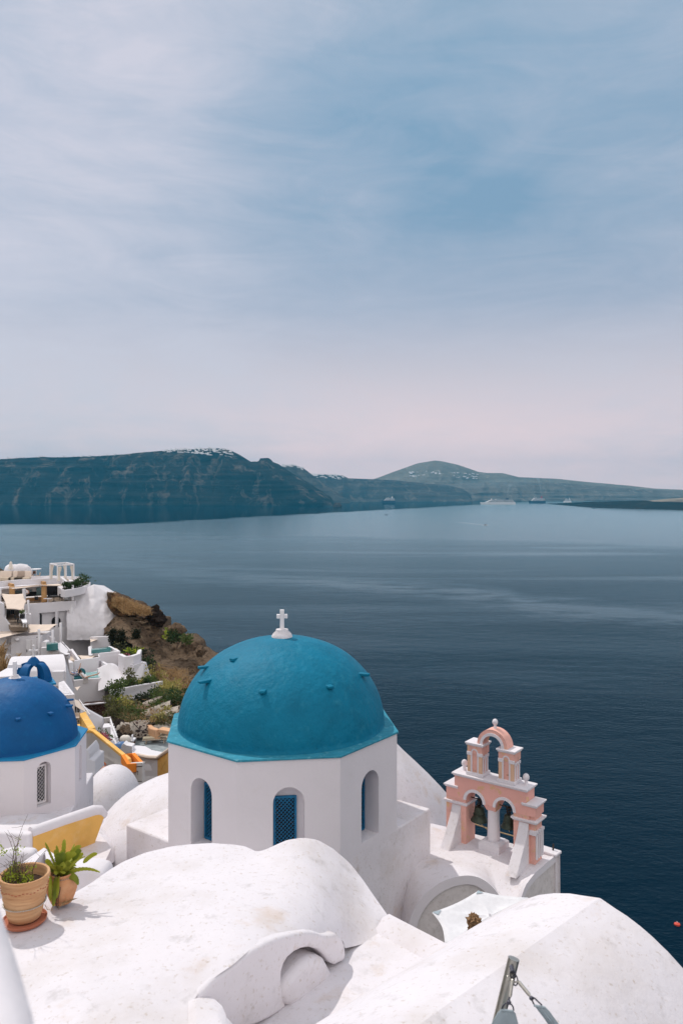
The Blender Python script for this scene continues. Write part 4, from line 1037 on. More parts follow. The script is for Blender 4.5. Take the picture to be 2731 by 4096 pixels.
vb.build('barrel_vault', white_old, smooth=17, label='big white barrel vaulted roof with a soft ridge, nearest on the right', cat='roof')

# parasol beyond the kerb
ps = thing('parasol', 'white fabric parasol seen from above with scalloped edges, beside the arched gable', 'parasol', P(1960, 3700, 19.0) + Vector((0, 0, -2.6)))
apex = P(1958, 3662, 19.0); cor = [P(1728, 3650, 18.9), P(1911, 3563, 19.75), P(2110, 3590, 19.6), P(2210, 3690, 18.9), P(2070, 3800, 18.0), P(1778, 3776, 17.9)]
cor = [Vector((c.x, c.y, apex.z - .20)) if False else c for c in cor]
cv = MB()
n = len(cor); K = 8; rows = []
for k in range(n):
    a, b = cor[k], cor[(k + 1) % n]
    for j in range(K):
        t_ = j / K; e_ = a.lerp(b, t_); e_ = e_.lerp(apex, .07 * math.sin(math.pi * t_)); row = []
        for i in range(9):
            q = i / 8; p = apex.lerp(e_, q); p.z -= .05 * math.sin(math.pi * q) * math.sin(math.pi * t_); row.append(p)
        rows.append(row)
cv.grid(rows + [rows[0]]); co_ = cv.build('canopy', cloth_w, ps, smooth=30)
sol = co_.modifiers.new('cloth', 'SOLIDIFY'); sol.thickness = .012
mb_ = MB(); mb_.tube([apex + Vector((0, 0, .06)), apex + Vector((0, 0, -2.6))], .03, 10); mb_.build('pole', white_paint, ps)
for k in (0, 1):
    c = cor[k]; inn = c.lerp(apex, .13); s_ = (cor[(k + 1) % n] - cor[k - 1]).normalized() * .10
    w = MB(); up = Vector((0, 0, .012)); w.add([c + up, inn - s_ + up * 1.5, inn + s_ + up * 1.5], [(0, 1, 2)]); w.build('corner_pocket', sailcloth, ps, smooth=0)
for k in range(n):
    w = MB(); w.bar(apex + Vector((0, 0, -.05)), cor[k] + Vector((0, 0, -.03)), .02); w.build('rib', white_paint, ps, smooth=0)
st = MB(); pc = P(1896, 3690, 14.2)
for k, (dx, dz, r_) in enumerate(((-.05, .02, .15), (.06, -.02, .14), (.0, -.12, .15), (-.02, .08, .10), (.13, -.06, .08), (.09, .03, .07), (.0, -.3, .14), (0, -.5, .2))):
    dx, dz, r_ = dx * .62, dz * .75, r_ * .60; st.ball(pc + Vector((dx, .02 * k, dz + .02)), (r_, r_ * .8, r_), 18, .6, 2.6)
st.build('rough_stone', ironstone, smooth=0, label='rough orange brown stone poking up in front of the white parasol', cat='stone')

# ------------------------------------------------------------------ steel mast with sail corners
def zm(x, y): return (1900 + x / 3.92, 3780 + y / 3.92)
mt = thing('sail_mast', 'short leaning stainless steel mast with rigging for two shade sails', 'mast', P(*zm(200, 2200), 4.6))
tp = P(*zm(600, 222), 5.0); bt = P(*zm(215, 1800), 4.93); ax = (tp - bt).normalized()
w = MB(); w.tube([bt, tp - ax * .001], .0355, 28); w.build('pole', steel, mt, smooth=50)
w = MB(); w.tube([tp, tp + ax * .004], .0362, 28); w.build('end_cap', steel, mt, smooth=50)
eye = P(*zm(580, 380), 4.93)
w = MB(); w.tube([eye + Vector((0, .03, 0)), eye + Vector((0, -.015, -.01))], .014, 10)
for k in range(2):
    c = eye + Vector((.012 * k, -.02, -.025 - .03 * k)); w.tube([c + Vector((.016 * math.cos(q), .012 * math.sin(q * (1 if k else .5)), .026 * math.sin(q))) for q in [6.283 * i / 12 for i in range(13)]], .0045, 6, False)
w.build('shackles', dsteel, mt)
w = MB(); c = eye + Vector((-.03, -.02, -.04)); w.tube([c + Vector((.012 * math.cos(q), 0, .012 * math.sin(q))) for q in [6.283 * i / 12 for i in range(13)]], .0015, 5, False); w.build('split_ring', steel, mt)
def turnbuckle(a, b, c_):
    a, b, c_ = P(*zm(*a), 4.9), P(*zm(*b), 4.86), P(*zm(*c_), 4.84); d = b - a
    w = MB(); w.tube([eye + Vector((0, -.02, -.07)), a], .005, 8); w.tube([a, a + d * .06, a + d * .07, b - d * .07, b - d * .06, b], [.009, .009, .0115, .0115, .009, .009], 14); w.build('turnbuckle', white_paint if False else steel, mt, smooth=50)
    w = MB(); w.tube([b, c_], .0055, 8); w.ball(c_, (.015, .012, .013), 12); w.build('toggle', dsteel, mt)
turnbuckle((575, 545), (540, 815), (525, 900)); turnbuckle((670, 570), (855, 795), (880, 835))
def sail(label, pts, ring, Ys):
    t = thing('shade_sail_corner', label, 'shade sail', P(*zm(*pts[0]), Ys)); q = [P(*zm(*p), Ys - .0003 * i) for i, p in enumerate(pts)]
    w = MB(); m_ = len(q) // 2; rows = []
    for i in range(m_):
        a, b = q[i], q[-1 - i]; rows.append([a.lerp(b, k / 10) + Vector((0, -.012 * math.sin(math.pi * k / 10) - .004 * math.sin(k * 2.6 + i), .004 * math.sin(k * 1.9 + i * 1.3))) for k in range(11)])
    w.grid(rows); o = w.build('cloth', sailcloth, t, smooth=60); s_ = o.modifiers.new('cloth', 'SOLIDIFY'); s_.thickness = .004
    h = MB(); a, b = q[0], q[-1]; h.tube([a + Vector((0, -.008, 0)), b + Vector((0, -.008, 0))], .007, 8); h.build('webbing_hem', sailcloth, t)
    r_ = MB(); rg = [P(*zm(*p), Ys - .006) for p in ring]; r_.tube(rg, .0045, 8); r_.build('steel_ring', dsteel, t)
sail('grey blue shade sail corner hanging straight below the steel mast', [(405, 1005), (340, 1080), (265, 1215), (190, 1400), (120, 1600), (760, 1600), (715, 1400), (668, 1225), (630, 1085), (585, 1025)], [(415, 1005), (430, 960), (470, 918), (520, 925), (565, 930), (590, 970), (600, 1025)], 4.82)
sail('narrow grey blue shade sail edge stretching right from the steel mast', [(912, 935), (1000, 1060), (1130, 1220), (1300, 1420), (1480, 1420), (1290, 1220), (1170, 1060), (1085, 965)], [(915, 925), (880, 850), (890, 820), (930, 835), (980, 885), (1040, 940)], 4.78)

# ------------------------------------------------------------------ pots and plants
def pot_big():
    c = P(100, 3684, 11.2); c.z = P(105, 3684, 11.2).z + .02
    t = thing('terracotta_pot', 'large ribbed terracotta pot with a shrub sprouting from it', 'plant pot', c)
    r_ = .345
    w = MB(); prof = [(.20, 0), (.225, .02), (.245, .10), (.252, .115), (.250, .13), (.268, .22), (.278, .235), (.272, .25), (.290, .33), (.300, .345), (.294, .36), (.308, .44), (.318, .46), (.312, .475), (.322, .56), (.326, .60), (.330, .605), (.345, .625), (.352, .66), (.345, .69), (.33, .695), (.312, .685), (.305, .64), (.29, .5)]
    w.lathe([(a * .97, b * .90) for a, b in prof], c + Vector((0, 0, .03)), 56, False); w.add([c + Vector((.28 * math.cos(q), .28 * math.sin(q), .52)) for q in [6.283 * k / 40 for k in range(40)]], [])
    w.build('pot_body', terracotta_banded, t, smooth=40)
    s_ = MB(); s_.lathe([(0, -.03), (.26, -.03), (.29, -.005), (.30, .03), (.285, .03), (.27, .012), (0, .012)], c, 48, False); s_.build('saucer', terra_red, t, smooth=40)
    e = MB(); e.lathe([(.295, .50), (.2, .52), (0, .525)], c + Vector((0, 0, .0)), 40, False)
    for v in e.v: v.z += .02 * nz(v, 9)
    e.build('soil', soil, t)
    h = MB()
    for k in range(86):
        q = 6.283 * k / 86; a = c + Vector((.281 * math.cos(q), .281 * math.sin(q), .255)); h.ball(a, (.014, .014, .009) if k % 2 else (.007, .007, .012), 6)
    h.build('chain', steel, t, smooth=60)
    h = MB()
    for k in range(40):
        q = 6.283 * k / 40; h.ball(c + Vector((.306 * math.cos(q), .306 * math.sin(q), .49 + .012 * math.sin(q * 9))), (.022, .012, .006), 6)
    h.build('scratched_band', terra_red, t)
    pl = thing('potted_shrub', 'thorny half bare shrub with fresh lime sprigs in the large ribbed pot', 'plant', c + Vector((0, 0, .52)))
    rr = random.Random(3); tw = MB(); lf = MB()
    base = c + Vector((-.05, 0, .50))
    for k in range(26):
        a = rr.uniform(0, 6.28); L = rr.uniform(.2, .5); d = Vector((math.cos(a) * .5 - .12, math.sin(a) * .4, 1)).normalized(); p0 = base + Vector((rr.uniform(-.14, .14), rr.uniform(-.12, .12), 0))
        if k < 7: d = Vector((rr.uniform(-.6, .1), rr.uniform(-.2, .2), 1)).normalized(); L = rr.uniform(.65, 1.05)
        pts = [p0]; 
        for i in range(6):
            d = (d + Vector((rr.gauss(0, .16), rr.gauss(0, .16), rr.gauss(-.05, .12)))).normalized(); pts.append(pts[-1] + d * L / 6)
        tw.tube(pts, [.007 * (1 - i / 8) for i in range(7)], 5)
        for i in (3, 4, 5):
            q = pts[i]; dd = Vector((rr.gauss(0, 1), rr.gauss(0, 1), rr.gauss(.3, .6))).normalized(); tw.tube([q, q + dd * .08, q + dd * .15 + Vector((0, 0, .02))], [.003, .002, .001], 4)
    for k in range(26):
        q = base + Vector((rr.uniform(-.22, .14), rr.uniform(-.2, .12), rr.uniform(.02, .24))); lf.leaves(q, (.07, .07, .06), 26, .035, rr)
    for k in range(10): lf.leaves(base + Vector((rr.uniform(-.3, 0), rr.uniform(-.1, .1), rr.uniform(.3, .6))), (.04, .04, .05), 10, .035, rr)
    tw.build('branches', twig_m, pl, smooth=60); lf.build('leaves', leaf_lime, pl, smooth=0, norm=False)
m, nt, b = nodes('banded terracotta'); co = nt.nodes.new('ShaderNodeTexCoord').outputs['Object']
bn = noise_(nt, mapping(nt, co, (1.2, 1.2, 11)), 1.6, 6, .6, .4)
c_ = mixc(nt, ramp(nt, bn, [(.35, 0), (.65, 1)]), (.50, .255, .115), (.66, .40, .21))
c_ = mixc(nt, ramp(nt, noise_(nt, mapping(nt, co, (3, 3, 26)), 1.3, 6, .7), [(.60, 0), (.72, .65)]), c_, (.22, .12, .075))
link(nt, c_, b.inputs['Base Color']); b.inputs['Roughness'].default_value = .85; bump_(nt, b, bn, .3, .01); terracotta_banded = m
pot_big()
def pot_small():
    c = P(248, 3606, 11.75)
    t = thing('terracotta_pot', 'small plain round bellied terracotta pot holding a cactus', 'plant pot', c)
    w = MB(); w.lathe([(.13, 0), (.15, .01), (.185, .09), (.215, .18), (.225, .25), (.222, .30), (.195, .355), (.165, .385), (.163, .40), (.172, .415), (.178, .43), (.17, .44), (.155, .435), (.15, .40), (.14, .33)], c, 44, False); w.build('pot_body', terracotta, t, smooth=50)
    e = MB(); e.lathe([(.155, .38), (0, .40)], c, 24, False); e.build('soil', soil, t)
    h = MB()
    for k in range(44):
        q = 6.283 * k / 44; h.ball(c + Vector((.172 * math.cos(q), .172 * math.sin(q), .388)), (.011, .011, .007) if k % 2 else (.006, .006, .010), 6)
    h.build('chain', steel, t, smooth=60)
    pl = thing('cactus', 'yellow green flat stemmed cactus with notched edges in the small pot', 'plant', c + Vector((0, 0, .4)))
    rr = random.Random(11); w = MB()
    def pad(p0, d, L, W, droop=0.0):
        sdv = d.cross(Vector((rr.gauss(0, .5), -1, rr.gauss(0, .5)))).normalized(); nrm = sdv.cross(d).normalized(); n = 20; rows = []; p = Vector(p0); dd = Vector(d)
        for i in range(n + 1):
            q = i / n; wd = W * min(1, .45 + q * 3.2) * (1 if q < .82 else math.sqrt(max(0.02, 1 - ((q - .82) / .18) ** 2))) * (1.12 if i % 2 else .86)
            rows.append([p - sdv * wd, p - nrm * .008, p + sdv * wd, p + nrm * .008]); dd = (dd + Vector((0, 0, -droop))).normalized(); p = p + dd * L / n
        w.grid(rows, True); return p
    top = c + Vector((0, 0, .40))
    spec = [((-.55, 0, 1), .62, .030, 0), ((-.22, .1, 1), .50, .035, .01), ((.0, .2, 1), .58, .032, 0), ((.25, 0, 1), .42, .05, .02), ((.6, -.1, .8), .55, .04, .04), ((.95, -.1, .55), .66, .035, .05), ((.45, -.3, 1), .36, .055, .02), ((-.3, -.4, .8), .34, .055, .02), ((.05, -.5, 1), .30, .06, .02), ((.8, -.3, .35), .34, .06, .07), ((-.6, -.1, .7), .36, .04, 0), ((.3, .3, 1), .5, .04, .02), ((.15, -.2, 1.2), .46, .045, 0), ((-.1, -.2, 1), .4, .05, .01), ((.65, .2, .9), .45, .045, .03), ((-.4, .25, 1), .42, .04, .01)]
    for d, L, W, dr in spec:
        d = Vector(d).normalized(); L *= .82; d = Vector((d.x * .8, d.y, d.z)).normalized(); p = top + Vector((d.x * .09, d.y * .09, 0)); e = pad(p, d, L, W * .92, dr)
        if rr.random() < .5: pad(p + d * L * .6, (d + Vector((rr.gauss(0, .5), rr.gauss(0, .3), .2))).normalized(), L * .5, W * .9, .03)
    for k in range(12):
        a = rr.uniform(0, 6.283); d = Vector((math.cos(a), math.sin(a), 1.1)).normalized(); pad(top + d * .07, d, rr.uniform(.16, .28), rr.uniform(.035, .055), .06)
    for dx, L in ((-.10, .34), (-.04, .42), (.0, .30)): pad(top + Vector((dx, -.15, .03)), Vector((.15, -.55, .1)).normalized(), L, .05, .14)
    w.build('pads', cactus_m, pl, smooth=40)
    dr = MB()
    for k in range(5): dr.tube([top + Vector((-.02 + .02 * k, -.22, -.08)), top + Vector((-.01 + .015 * k, -.27, -.2)), top + Vector((.01 * k, -.26, -.30 - .02 * k))], .006, 5)
    dr.build('withered_stems', twig_m, pl)
pot_small()
tf = MB(); rr = random.Random(5); tf.blades(P(262, 3612, 11.6), .14, .08, 26, .16, .003, rr, .8); tf.blades(P(190, 3640, 11.3), .1, .06, 16, .14, .003, rr, .9)
tf.build('dry_grass', leaf_dry, smooth=0, norm=False, kind='stuff')

# ------------------------------------------------------------------ walls behind the pots
def zE(x, y): return E_(x, y)
a0, a1, a2 = PZ(*zE(-180, 930), -9.3), PZ(*zE(300, 973), -9.3), PZ(*zE(858, 778), -9.3)
yw = thing('ochre_parapet', 'parapet wall with an ochre face and white rounded coping behind the pots', 'wall', (a1.x, a1.y, -11.2))
w = MB(); d = (a2 - a1).normalized(); nrm = Vector((d.y, -d.x, 0)); w.ext([a1 + nrm * .0 + Vector((0, 0, -2.2)), a1 + Vector((0, 0, -.06)), a2 + Vector((0, 0, -.06)), a2 + d * .30 + Vector((0, 0, -.22)), a2 - d * .05 + Vector((0, 0, -.95)), a2 - d * .1 + Vector((0, 0, -2.2))], -nrm * .25)
w.build('ochre_face', ochre, yw, smooth=0)
w = MB(); w.tube([a1 - nrm * .12, a1.lerp(a2, .5) - nrm * .12 + Vector((0, 0, .01)), a2 - nrm * .12, a2 + d * .22 - nrm * .12 + Vector((0, 0, -.06)), a2 + d * .36 - nrm * .12 + Vector((0, 0, -.26))], [.15, .15, .16, .15, .13], 14); w.build('coping', white, yw, smooth=60)
w = MB(); wallpath(w, [a0, a1 + Vector((-.02, 0, .03))], 2.2, .3); w.build('white_return_wall', white, smooth=40, bevel=.08, seg=4, label='white rounded wall behind the large ribbed pot, in front of the blue domed church', cat='wall')
# small apse roof between that wall and the blue church
ap = MB(); c = Vector((-10.0, 24.4, -11.1)); rows = []
for i in range(9):
    q = i / 8; rows.append([c + Vector((3.2 * math.cos(t_) * math.cos(q * 1.57), 2.2 * math.sin(t_) * math.cos(q * 1.57), 1.0 * math.sin(q * 1.57))) for t_ in [6.283 * k / 40 for k in range(40)]])
ap.grid(rows, True); ap.build('apse_roof', white_old, smooth=170, label='low rounded grey white apse roof at the foot of the blue domed church', cat='roof')
for (pts, z, r_, lab) in (
    ([(-40, 1140), (120, 1100), (330, 1110)], -7.9, .17, 'white rounded wall end directly behind the rim of the large pot'),
    ([(250, 1240), (400, 1120), (480, 1200)], -7.3, .13, 'white rounded plaster ridge behind the cactus')):
    w = MB(); q = [PZ(*zE(*p), z) for p in pts]; rows = []
    wallpath(w, [p + Vector((0, 0, .0)) for p in q], 1.6, r_ * 2); w.build('rounded_wall', white, smooth=60, bevel=r_ * .8, seg=5, label=lab, cat='wall')
# white ground roof between the rolling roof and the churches
gr = MB(); gr.prism([(-14, 15.4), (-7.0, 15.6), (-6.45, 21), (-6.6, 23.0), (-7.4, 24.2), (-14, 21.6)], -13, -10.2)
gr.prism([(-6.99, 15.4), (-1, 16.6), (.0, 19.0), (-5.6, 23.2), (-6.59, 23.0), (-6.44, 21)], -13.5, -10.95)
gr.build('lower_terrace', white_old, smooth=0, label='flat white terrace in the gap behind the rolling roof', cat='terrace')
# curved recess wall right of the pots
rows = []
cs = [PZ(*zE(640, 1245), -7.15), PZ(*zE(740, 1228), -7.1), PZ(*zE(840, 1228), -7.1), PZ(*zE(930, 1250), -7.12), PZ(*zE(985, 1290), -7.2)]
w = MB(); wallpath(w, cs, .9, .5); w.build('curved_kerb', white, smooth=60, bevel=.2, seg=5, label='curved white plaster kerb behind the cactus, shaded on its near side', cat='wall')
nf = MB(); nf.prism([(-5.6, 12.0), (-2.9, 12.6), (-2.2, 15.6), (-5.4, 15.5)], -9.2, -7.75)
nf.build('sunken_roof_step', white_old, smooth=0, label='small shaded white roof step below the curved kerb', cat='roof')
nw = thing('near_white_parapet', 'white rounded parapet so close it blurs at the lower left corner', 'wall', (-.7, 1.4, -1.6))
w = MB(); rows = []
for px, py in ((-160, 3560), (-60, 3575), (-5, 3625), (38, 3750), (85, 3900), (130, 4060), (175, 4300)):
    p = PZ(px, py, -.85); rows.append([p + Vector((-.02, .02, -.5)), p + Vector((-.004, .004, -.03)), p, p + Vector((-.05, -.01, .02)), p + Vector((-.14, -.02, .035)), p + Vector((-.5, -.05, .05))])
w.grid(rows); w.build('plaster_face', white, nw, smooth=170)

# ------------------------------------------------------------------ white vaults and apse around the large church
ap = MB(); c = Vector((-4.55, 26.6, -11.9)); rows = []
for i in range(14):
    q = i / 13 * 1.5708; rows.append([c + Vector((3.75 * math.cos(t_) * math.cos(q), 3.4 * math.sin(t_) * math.cos(q), 2.56 * math.sin(q) + .02 * nz((math.cos(t_), q, 1), 3))) for t_ in [6.283 * k / 56 for k in range(56)]])
ap.grid([[p + Vector((0, 0, -2)) for p in rows[0]]] + rows, True); ap.build('apse_vault', white_old, smooth=170, label='large smooth white apse swelling from the left side of the teal domed church', cat='roof')
ap = MB(); c = P(447, 3240, 36); rows = []
for i in range(12):
    q = i / 11 * 1.5708; rows.append([c + Vector((1.28 * math.cos(t_) * math.cos(q), 2.0 * math.sin(t_) * math.cos(q), 1.95 * math.sin(q))) for t_ in [6.283 * k / 44 for k in range(44)]])
ap.grid([[p + Vector((0, 0, -3)) for p in rows[0]]] + rows, True); ap.build('vaulted_roof', white_old, smooth=170, label='white humped vault between the two domed churches', cat='roof')
# ------------------------------------------------------------------ the hillside under the village
gp = [(-14, 30, -14.5), (-22, 40, -19), (-30, 60, -24), (-15, 45, -19), (-13, 60, -22.6), (-11, 72, -22.6), (-9, 74, -23), (-6, 80, -27), (-20, 78, -24.5), (-30, 88, -25), (-40, 110, -26), (-60, 110, -22), (-60, 70, -18), (-60, 30, -10), (-25, 20, -12), (-8, 20, -15), (0, 30, -19), (6, 27, -20), (0, 60, -40), (10, 40, -45), (20, 60, -95), (30, 30, -100), (-20, 100, -27), (-15, 100, -34), (-5, 110, -60), (10, 110, -100), (-30, 130, -25), (-60, 140, -14), (0, 5, -14), (-20, 0, -9), (12, 5, -30), (25, 0, -90), (-14, 86, -26.0), (-24, 92, -25.5), (-21, 84, -25)]
gz = tps([(a, b) for a, b, c in gp], [c for a, b, c in gp], .001)
hs = MB(); rows = []
for j in range(60):
    y = -8 + j * 2.6; row = []
    for i in range(52):
        x = -74 + i * 2.0; z = gz(x, y); p = Vector((x, y, z)); z += .5 * fbm(p, .15, 4, 3.3) - 1.3
        row.append(Vector((x, y, max(SEA - 1, z))))
    rows.append(row)
hs.grid(rows).build('hillside', scrub, smooth=180, kind='structure')

# the whitewashed terraces of the town climbing behind the viewpoint
ts = MB(); rows = []
for k in range(10):
    y = -5 - 4.2 * k; z0, z1 = -4.5 + 2.6 * k, -4.5 + 2.6 * (k + 1)
    for yy, zz_ in ((y, z0), (y - .05, z1)): rows.append([Vector((x, yy + .9 * nz((x * .05, k, 0), 1) * 2, zz_ + .3 * nz((x * .1, k + 9, 0), 1))) for x in [-56 + 4 * i for i in range(29)]])
ts.grid([[Vector((p.x, p.y, -14)) for p in rows[0]]] + rows).build('terraced_slope', white_far, smooth=0, kind='structure')
# brown cliff falling to the sea
ctop = [G(*p) for p in [(60, 150), (100, 160), (200, 190), (330, 255), (450, 300), (530, 350), (600, 372), (650, 430), (700, 455), (755, 472), (775, 520), (775, 575), (815, 625), (870, 655), (910, 680), (1000, 695), (1040, 700), (1090, 710), (1130, 740), (1180, 770), (1215, 810), (1240, 870), (1300, 895), (1350, 940), (1400, 980), (1480, 995), (1560, 1010), (1900, 1150)]]
cbot = [G(*p) for p in [(60, 680), (230, 690), (400, 830), (500, 900), (560, 1050), (640, 1230), (720, 1290), (800, 1330), (930, 1440), (1050, 1600), (1900, 1900)]]
def ctr(x): return x
rl = relief(ctop, cbot, [(ctop[0][0], 118), (640, 110), (860, 104)], [(ctop[0][0], 108), (560, 98), (700, 92), (860, 84)], 150, 84, 1.7, .30, -1.5, 7, 2.0, 6, .2)
rl.build('cliff_face', tuff, smooth=180, kind='structure')
# dry grass slope along the crest
gt = [G(*p) for p in [(95, 150), (200, 186), (330, 250), (450, 296), (530, 345), (585, 375)]]; gb = [G(*p) for p in [(95, 330), (180, 445), (330, 450), (450, 450), (530, 470), (585, 480)]]
relief(gt, gb, [(0, 117.6), (900, 110)], [(0, 113.5), (900, 108)], 90, 36, .6, 1.1, -.4, 6, 4.0, 6, .05).build('grassy_slope', tuff_dry, smooth=180, kind='structure')
rr = random.Random(21)
dg = MB()
for k in range(420):
    x = rr.uniform(100, 580); y = interp([(a, b) for a, b in [(95, 160), (330, 258), (580, 380)]], x) + rr.uniform(2, 150) * (1 if x < 450 else .5)
    Yq = 116.3 - (x - 100) / 480 * 6.5 - (y - 160) * .012 - .6
    dg.blades(P(*G(x, y), Yq), .8, .5, 9, .55, .05, rr, .5)
dg.build('dry_grass', leaf_dry, smooth=0, norm=False, kind='stuff')
def boulder(fn, x, y, Y, r, mat, lab, amp=.5, seed=0, sq=(1, 1, 1)):
    p = P(*fn(x, y), Y); b_ = MB(); b_.ball(p, (r * sq[0], r * sq[1], r * sq[2]), 22, amp, 1.7); b_.build('boulder', mat, smooth=45, label=lab, cat='rock')
boulder(G, 965, 632, 104.5, 1.05, tuff, 'pale overhanging boulder perched on the cliff edge above the sea', .45, 0, (1.15, 1, .8))
boulder(G, 690, 430, 109, .95, lava, 'black lava crag jutting from the cliff crest below the dry grass', .6, 0, (1.1, 1, 1))
boulder(G, 735, 505, 108.5, .85, lava, 'dark lava crag overhanging the sea, lower of the two black crags', .6, 0, (1.1, 1, 1))
boulder(G, 1200, 830, 99, .55, tuff, 'small brown boulder on the lower cliff edge', .5)
boulder(G, 1260, 900, 97, .6, tuff, 'brown boulder low on the cliff edge near the teal dome', .5)

# ------------------------------------------------------------------ helpers for village masonry
def vs(mb, fn, pts, YL, YR, back=.3):
    q = [fn(*p) for p in pts]; x0 = min(a for a, b in q); x1 = max(a for a, b in q)
    v = [P(a, b, YL + (YR - YL) * (a - x0) / max(1e-6, x1 - x0)) for a, b in q]
    return mb.ext(v, (0, back, 0))
def tp_(mb, fn, pts, z, zb): return mb.prism([PZ(*fn(*p), z) for p in pts], zb, z)
def solo(name, label, cat, mat, mk, smooth=0, bevel=.03, group=None, **k):
    w = MB(); mk(w); return w.build(name, mat, smooth=smooth, bevel=bevel, label=label, cat=cat, group=group, **k)

# restaurant with terrace bar ----------------------------------------------------
RB = thing('restaurant_building', 'white terrace restaurant with an open bar above two square openings', 'building', P(*A(700, 1500), 110))
w = MB()
def wl(pts, back=.35): vs_pl(w, pts, back)
def vs_pl(mb, pts, back):   # all pieces share one wall plane
    q = [A(*p) for p in pts]; xa, xb = A(340, 0)[0], A(1130, 0)[0]
    mb.ext([P(a, b, 107.7 + (111.4 - 107.7) * (a - xa) / (xb - xa)) for a, b in q], (0, back, 0))
vs_pl(w, [(340, 738), (585, 721), (585, 1180), (340, 1180)], .35); vs_pl(w, [(585, 721), (828, 704), (828, 848), (585, 868)], .35)
vs_pl(w, [(828, 704), (865, 701), (865, 1180), (828, 1180)], .35); vs_pl(w, [(865, 701), (1092, 685), (1092, 822), (865, 842)], .35)
vs_pl(w, [(1092, 685), (1130, 682), (1130, 1066), (1092, 1066)], .35); vs_pl(w, [(585, 1098), (828, 1082), (828, 1180), (585, 1180)], .35); vs_pl(w, [(865, 1085), (1092, 1066), (1092, 1180), (865, 1180)], .35)
w.build('front_wall', white_far, RB, smooth=0)
w = MB(); vs_pl(w, [(380, 1170), (1092, 1069), (1354, 1045), (1354, 1520), (380, 1560)], 4.0); w.build('lower_wall', white_far, RB, smooth=0, bevel=.05)
w = MB(); tp_(w, A, [(1128, 1062), (1354, 1044), (1260, 994), (1250, 1000), (1330, 1040), (1128, 1052)], -18.35, -18.75); w.build('parapet', white_far, RB, smooth=0)
w = MB(); vs(w, A, [(1130, 940), (1270, 930), (1270, 1050), (1130, 1060)], 113.5, 113.8, .3); w.build('inner_wall', white_far, RB, smooth=0)
w = MB(); vs(w, A, [(560, 800), (1130, 780), (1130, 1080), (560, 1100)], 109.2, 112.2, .2); w.build('room_back_wall', white_far, RB, smooth=0)
for (x0, x1, y0, y1) in ((560, 628, 870, 1090), (775, 908, 922, 1090)):
    w = MB(); n = 10; c = (x0 + x1) / 2; r_ = (x1 - x0) / 2
    w_pts = [(x0, y1)] + [(c - r_ * math.cos(math.pi * i / n), y0 + r_ - r_ * math.sin(math.pi * i / n)) for i in range(n + 1)] + [(x1, y1)]
    vs(w, A, w_pts, 109.1 + (x0 - 560) / 570 * 3.0, 109.1 + (x1 - 560) / 570 * 3.0, .08); w.build('arched_door', dark, RB, smooth=0)
w = MB(); q = P(*A(1068, 940), 111.3); w.lathe([(.18, 0), (.34, .3), (.38, .8), (.36, 1.3), (.25, 1.7), (.2, 1.9), (.26, 2.0), (.2, 2.05)], q - Vector((0, 0, .2)), 18); w.build('tall_jar', white_paint, smooth=50, label='tall white amphora jar standing in the right square opening', cat='jar')
# bar terrace
w = MB(); tp_(w, A, [(340, 737), (1128, 681), (1060, 640), (880, 560), (0, 600), (30, 760)], -15.05, -15.35); w.build('terrace_floor', floor_m, RB, smooth=0)
w = MB(); vs(w, A, [(20, 505), (868, 460), (868, 690), (20, 720)], 114.0, 116.5, .3); w.build('bar_back_wall', dark, RB, smooth=0)
w = MB(); vs(w, A, [(680, 470), (860, 465), (860, 640), (680, 650)], 115.2, 115.9, .2); w.build('stone_panel', black_stone, RB, smooth=0)
w = MB(); vs(w, A, [(550, 488), (648, 482), (648, 590), (550, 596)], 114.8, 115.1, .1); w.build('glass_panel', glass_m, RB, smooth=0)
w = MB()
for y in (565, 545): vs(w, A, [(210, y), (490, y - 22), (490, y - 17), (210, y + 5)], 113.4, 114.5, .3)
for k in range(26):
    q = P(*A(225 + k * 10, 561 - k * .78), 113.5 + k * .04); w.lathe([(.04, 0), (.045, .18), (.015, .24), (.015, .32)], q, 6)
w.build('bottle_shelves', glass_m, RB, smooth=0)
w = MB(); tp_(w, A, [(370, 640), (718, 612), (718, 600), (370, 624)], -14.35, -14.42); w.build('counter_top', white_grey, RB, smooth=0)
w = MB(); vs(w, A, [(376, 640), (690, 615), (690, 700), (376, 722)], 110.9, 112.3, .4); w.build('bar_front', wood, RB, smooth=0)
w = MB(); vs(w, A, [(862, 470), (1000, 560), (1120, 676), (1000, 690), (862, 600)], 114.5, 112, 2.0); w.build('side_wall', white_far, RB, smooth=0, bevel=.05)
# awning roof with beams and posts
w = MB(); tp_(w, A, [(-60, 480), (0, 492), (190, 474), (1005, 410), (930, 370), (330, 404), (-60, 455)], -13.15, -13.4); w.build('awning_roof', white_far, RB, smooth=0)
for (a, b) in (((80, 420), (196, 455)), ((530, 380), (672, 422))):
    w = MB(); pa, pb = PZ(*A(*a), -12.95), PZ(*A(*b), -12.95); w.bar(pa, pb, .42, .42); w.build('beam', wood, RB, smooth=0)
for x, y0, y1, Yp in ((186, 470, 700, 110.3), (664, 440, 705, 110.6)):
    w = MB(); w.bar(P(*A(x, y0), Yp), P(*A(x, y1), Yp), .58, .5); w.build('wooden_post', wood, RB, smooth=0)
w = MB(); w.bar(P(*A(365, 505), 108.4), P(*A(365, 738), 108.4), .35); w.build('white_post', white_paint, RB, smooth=0)
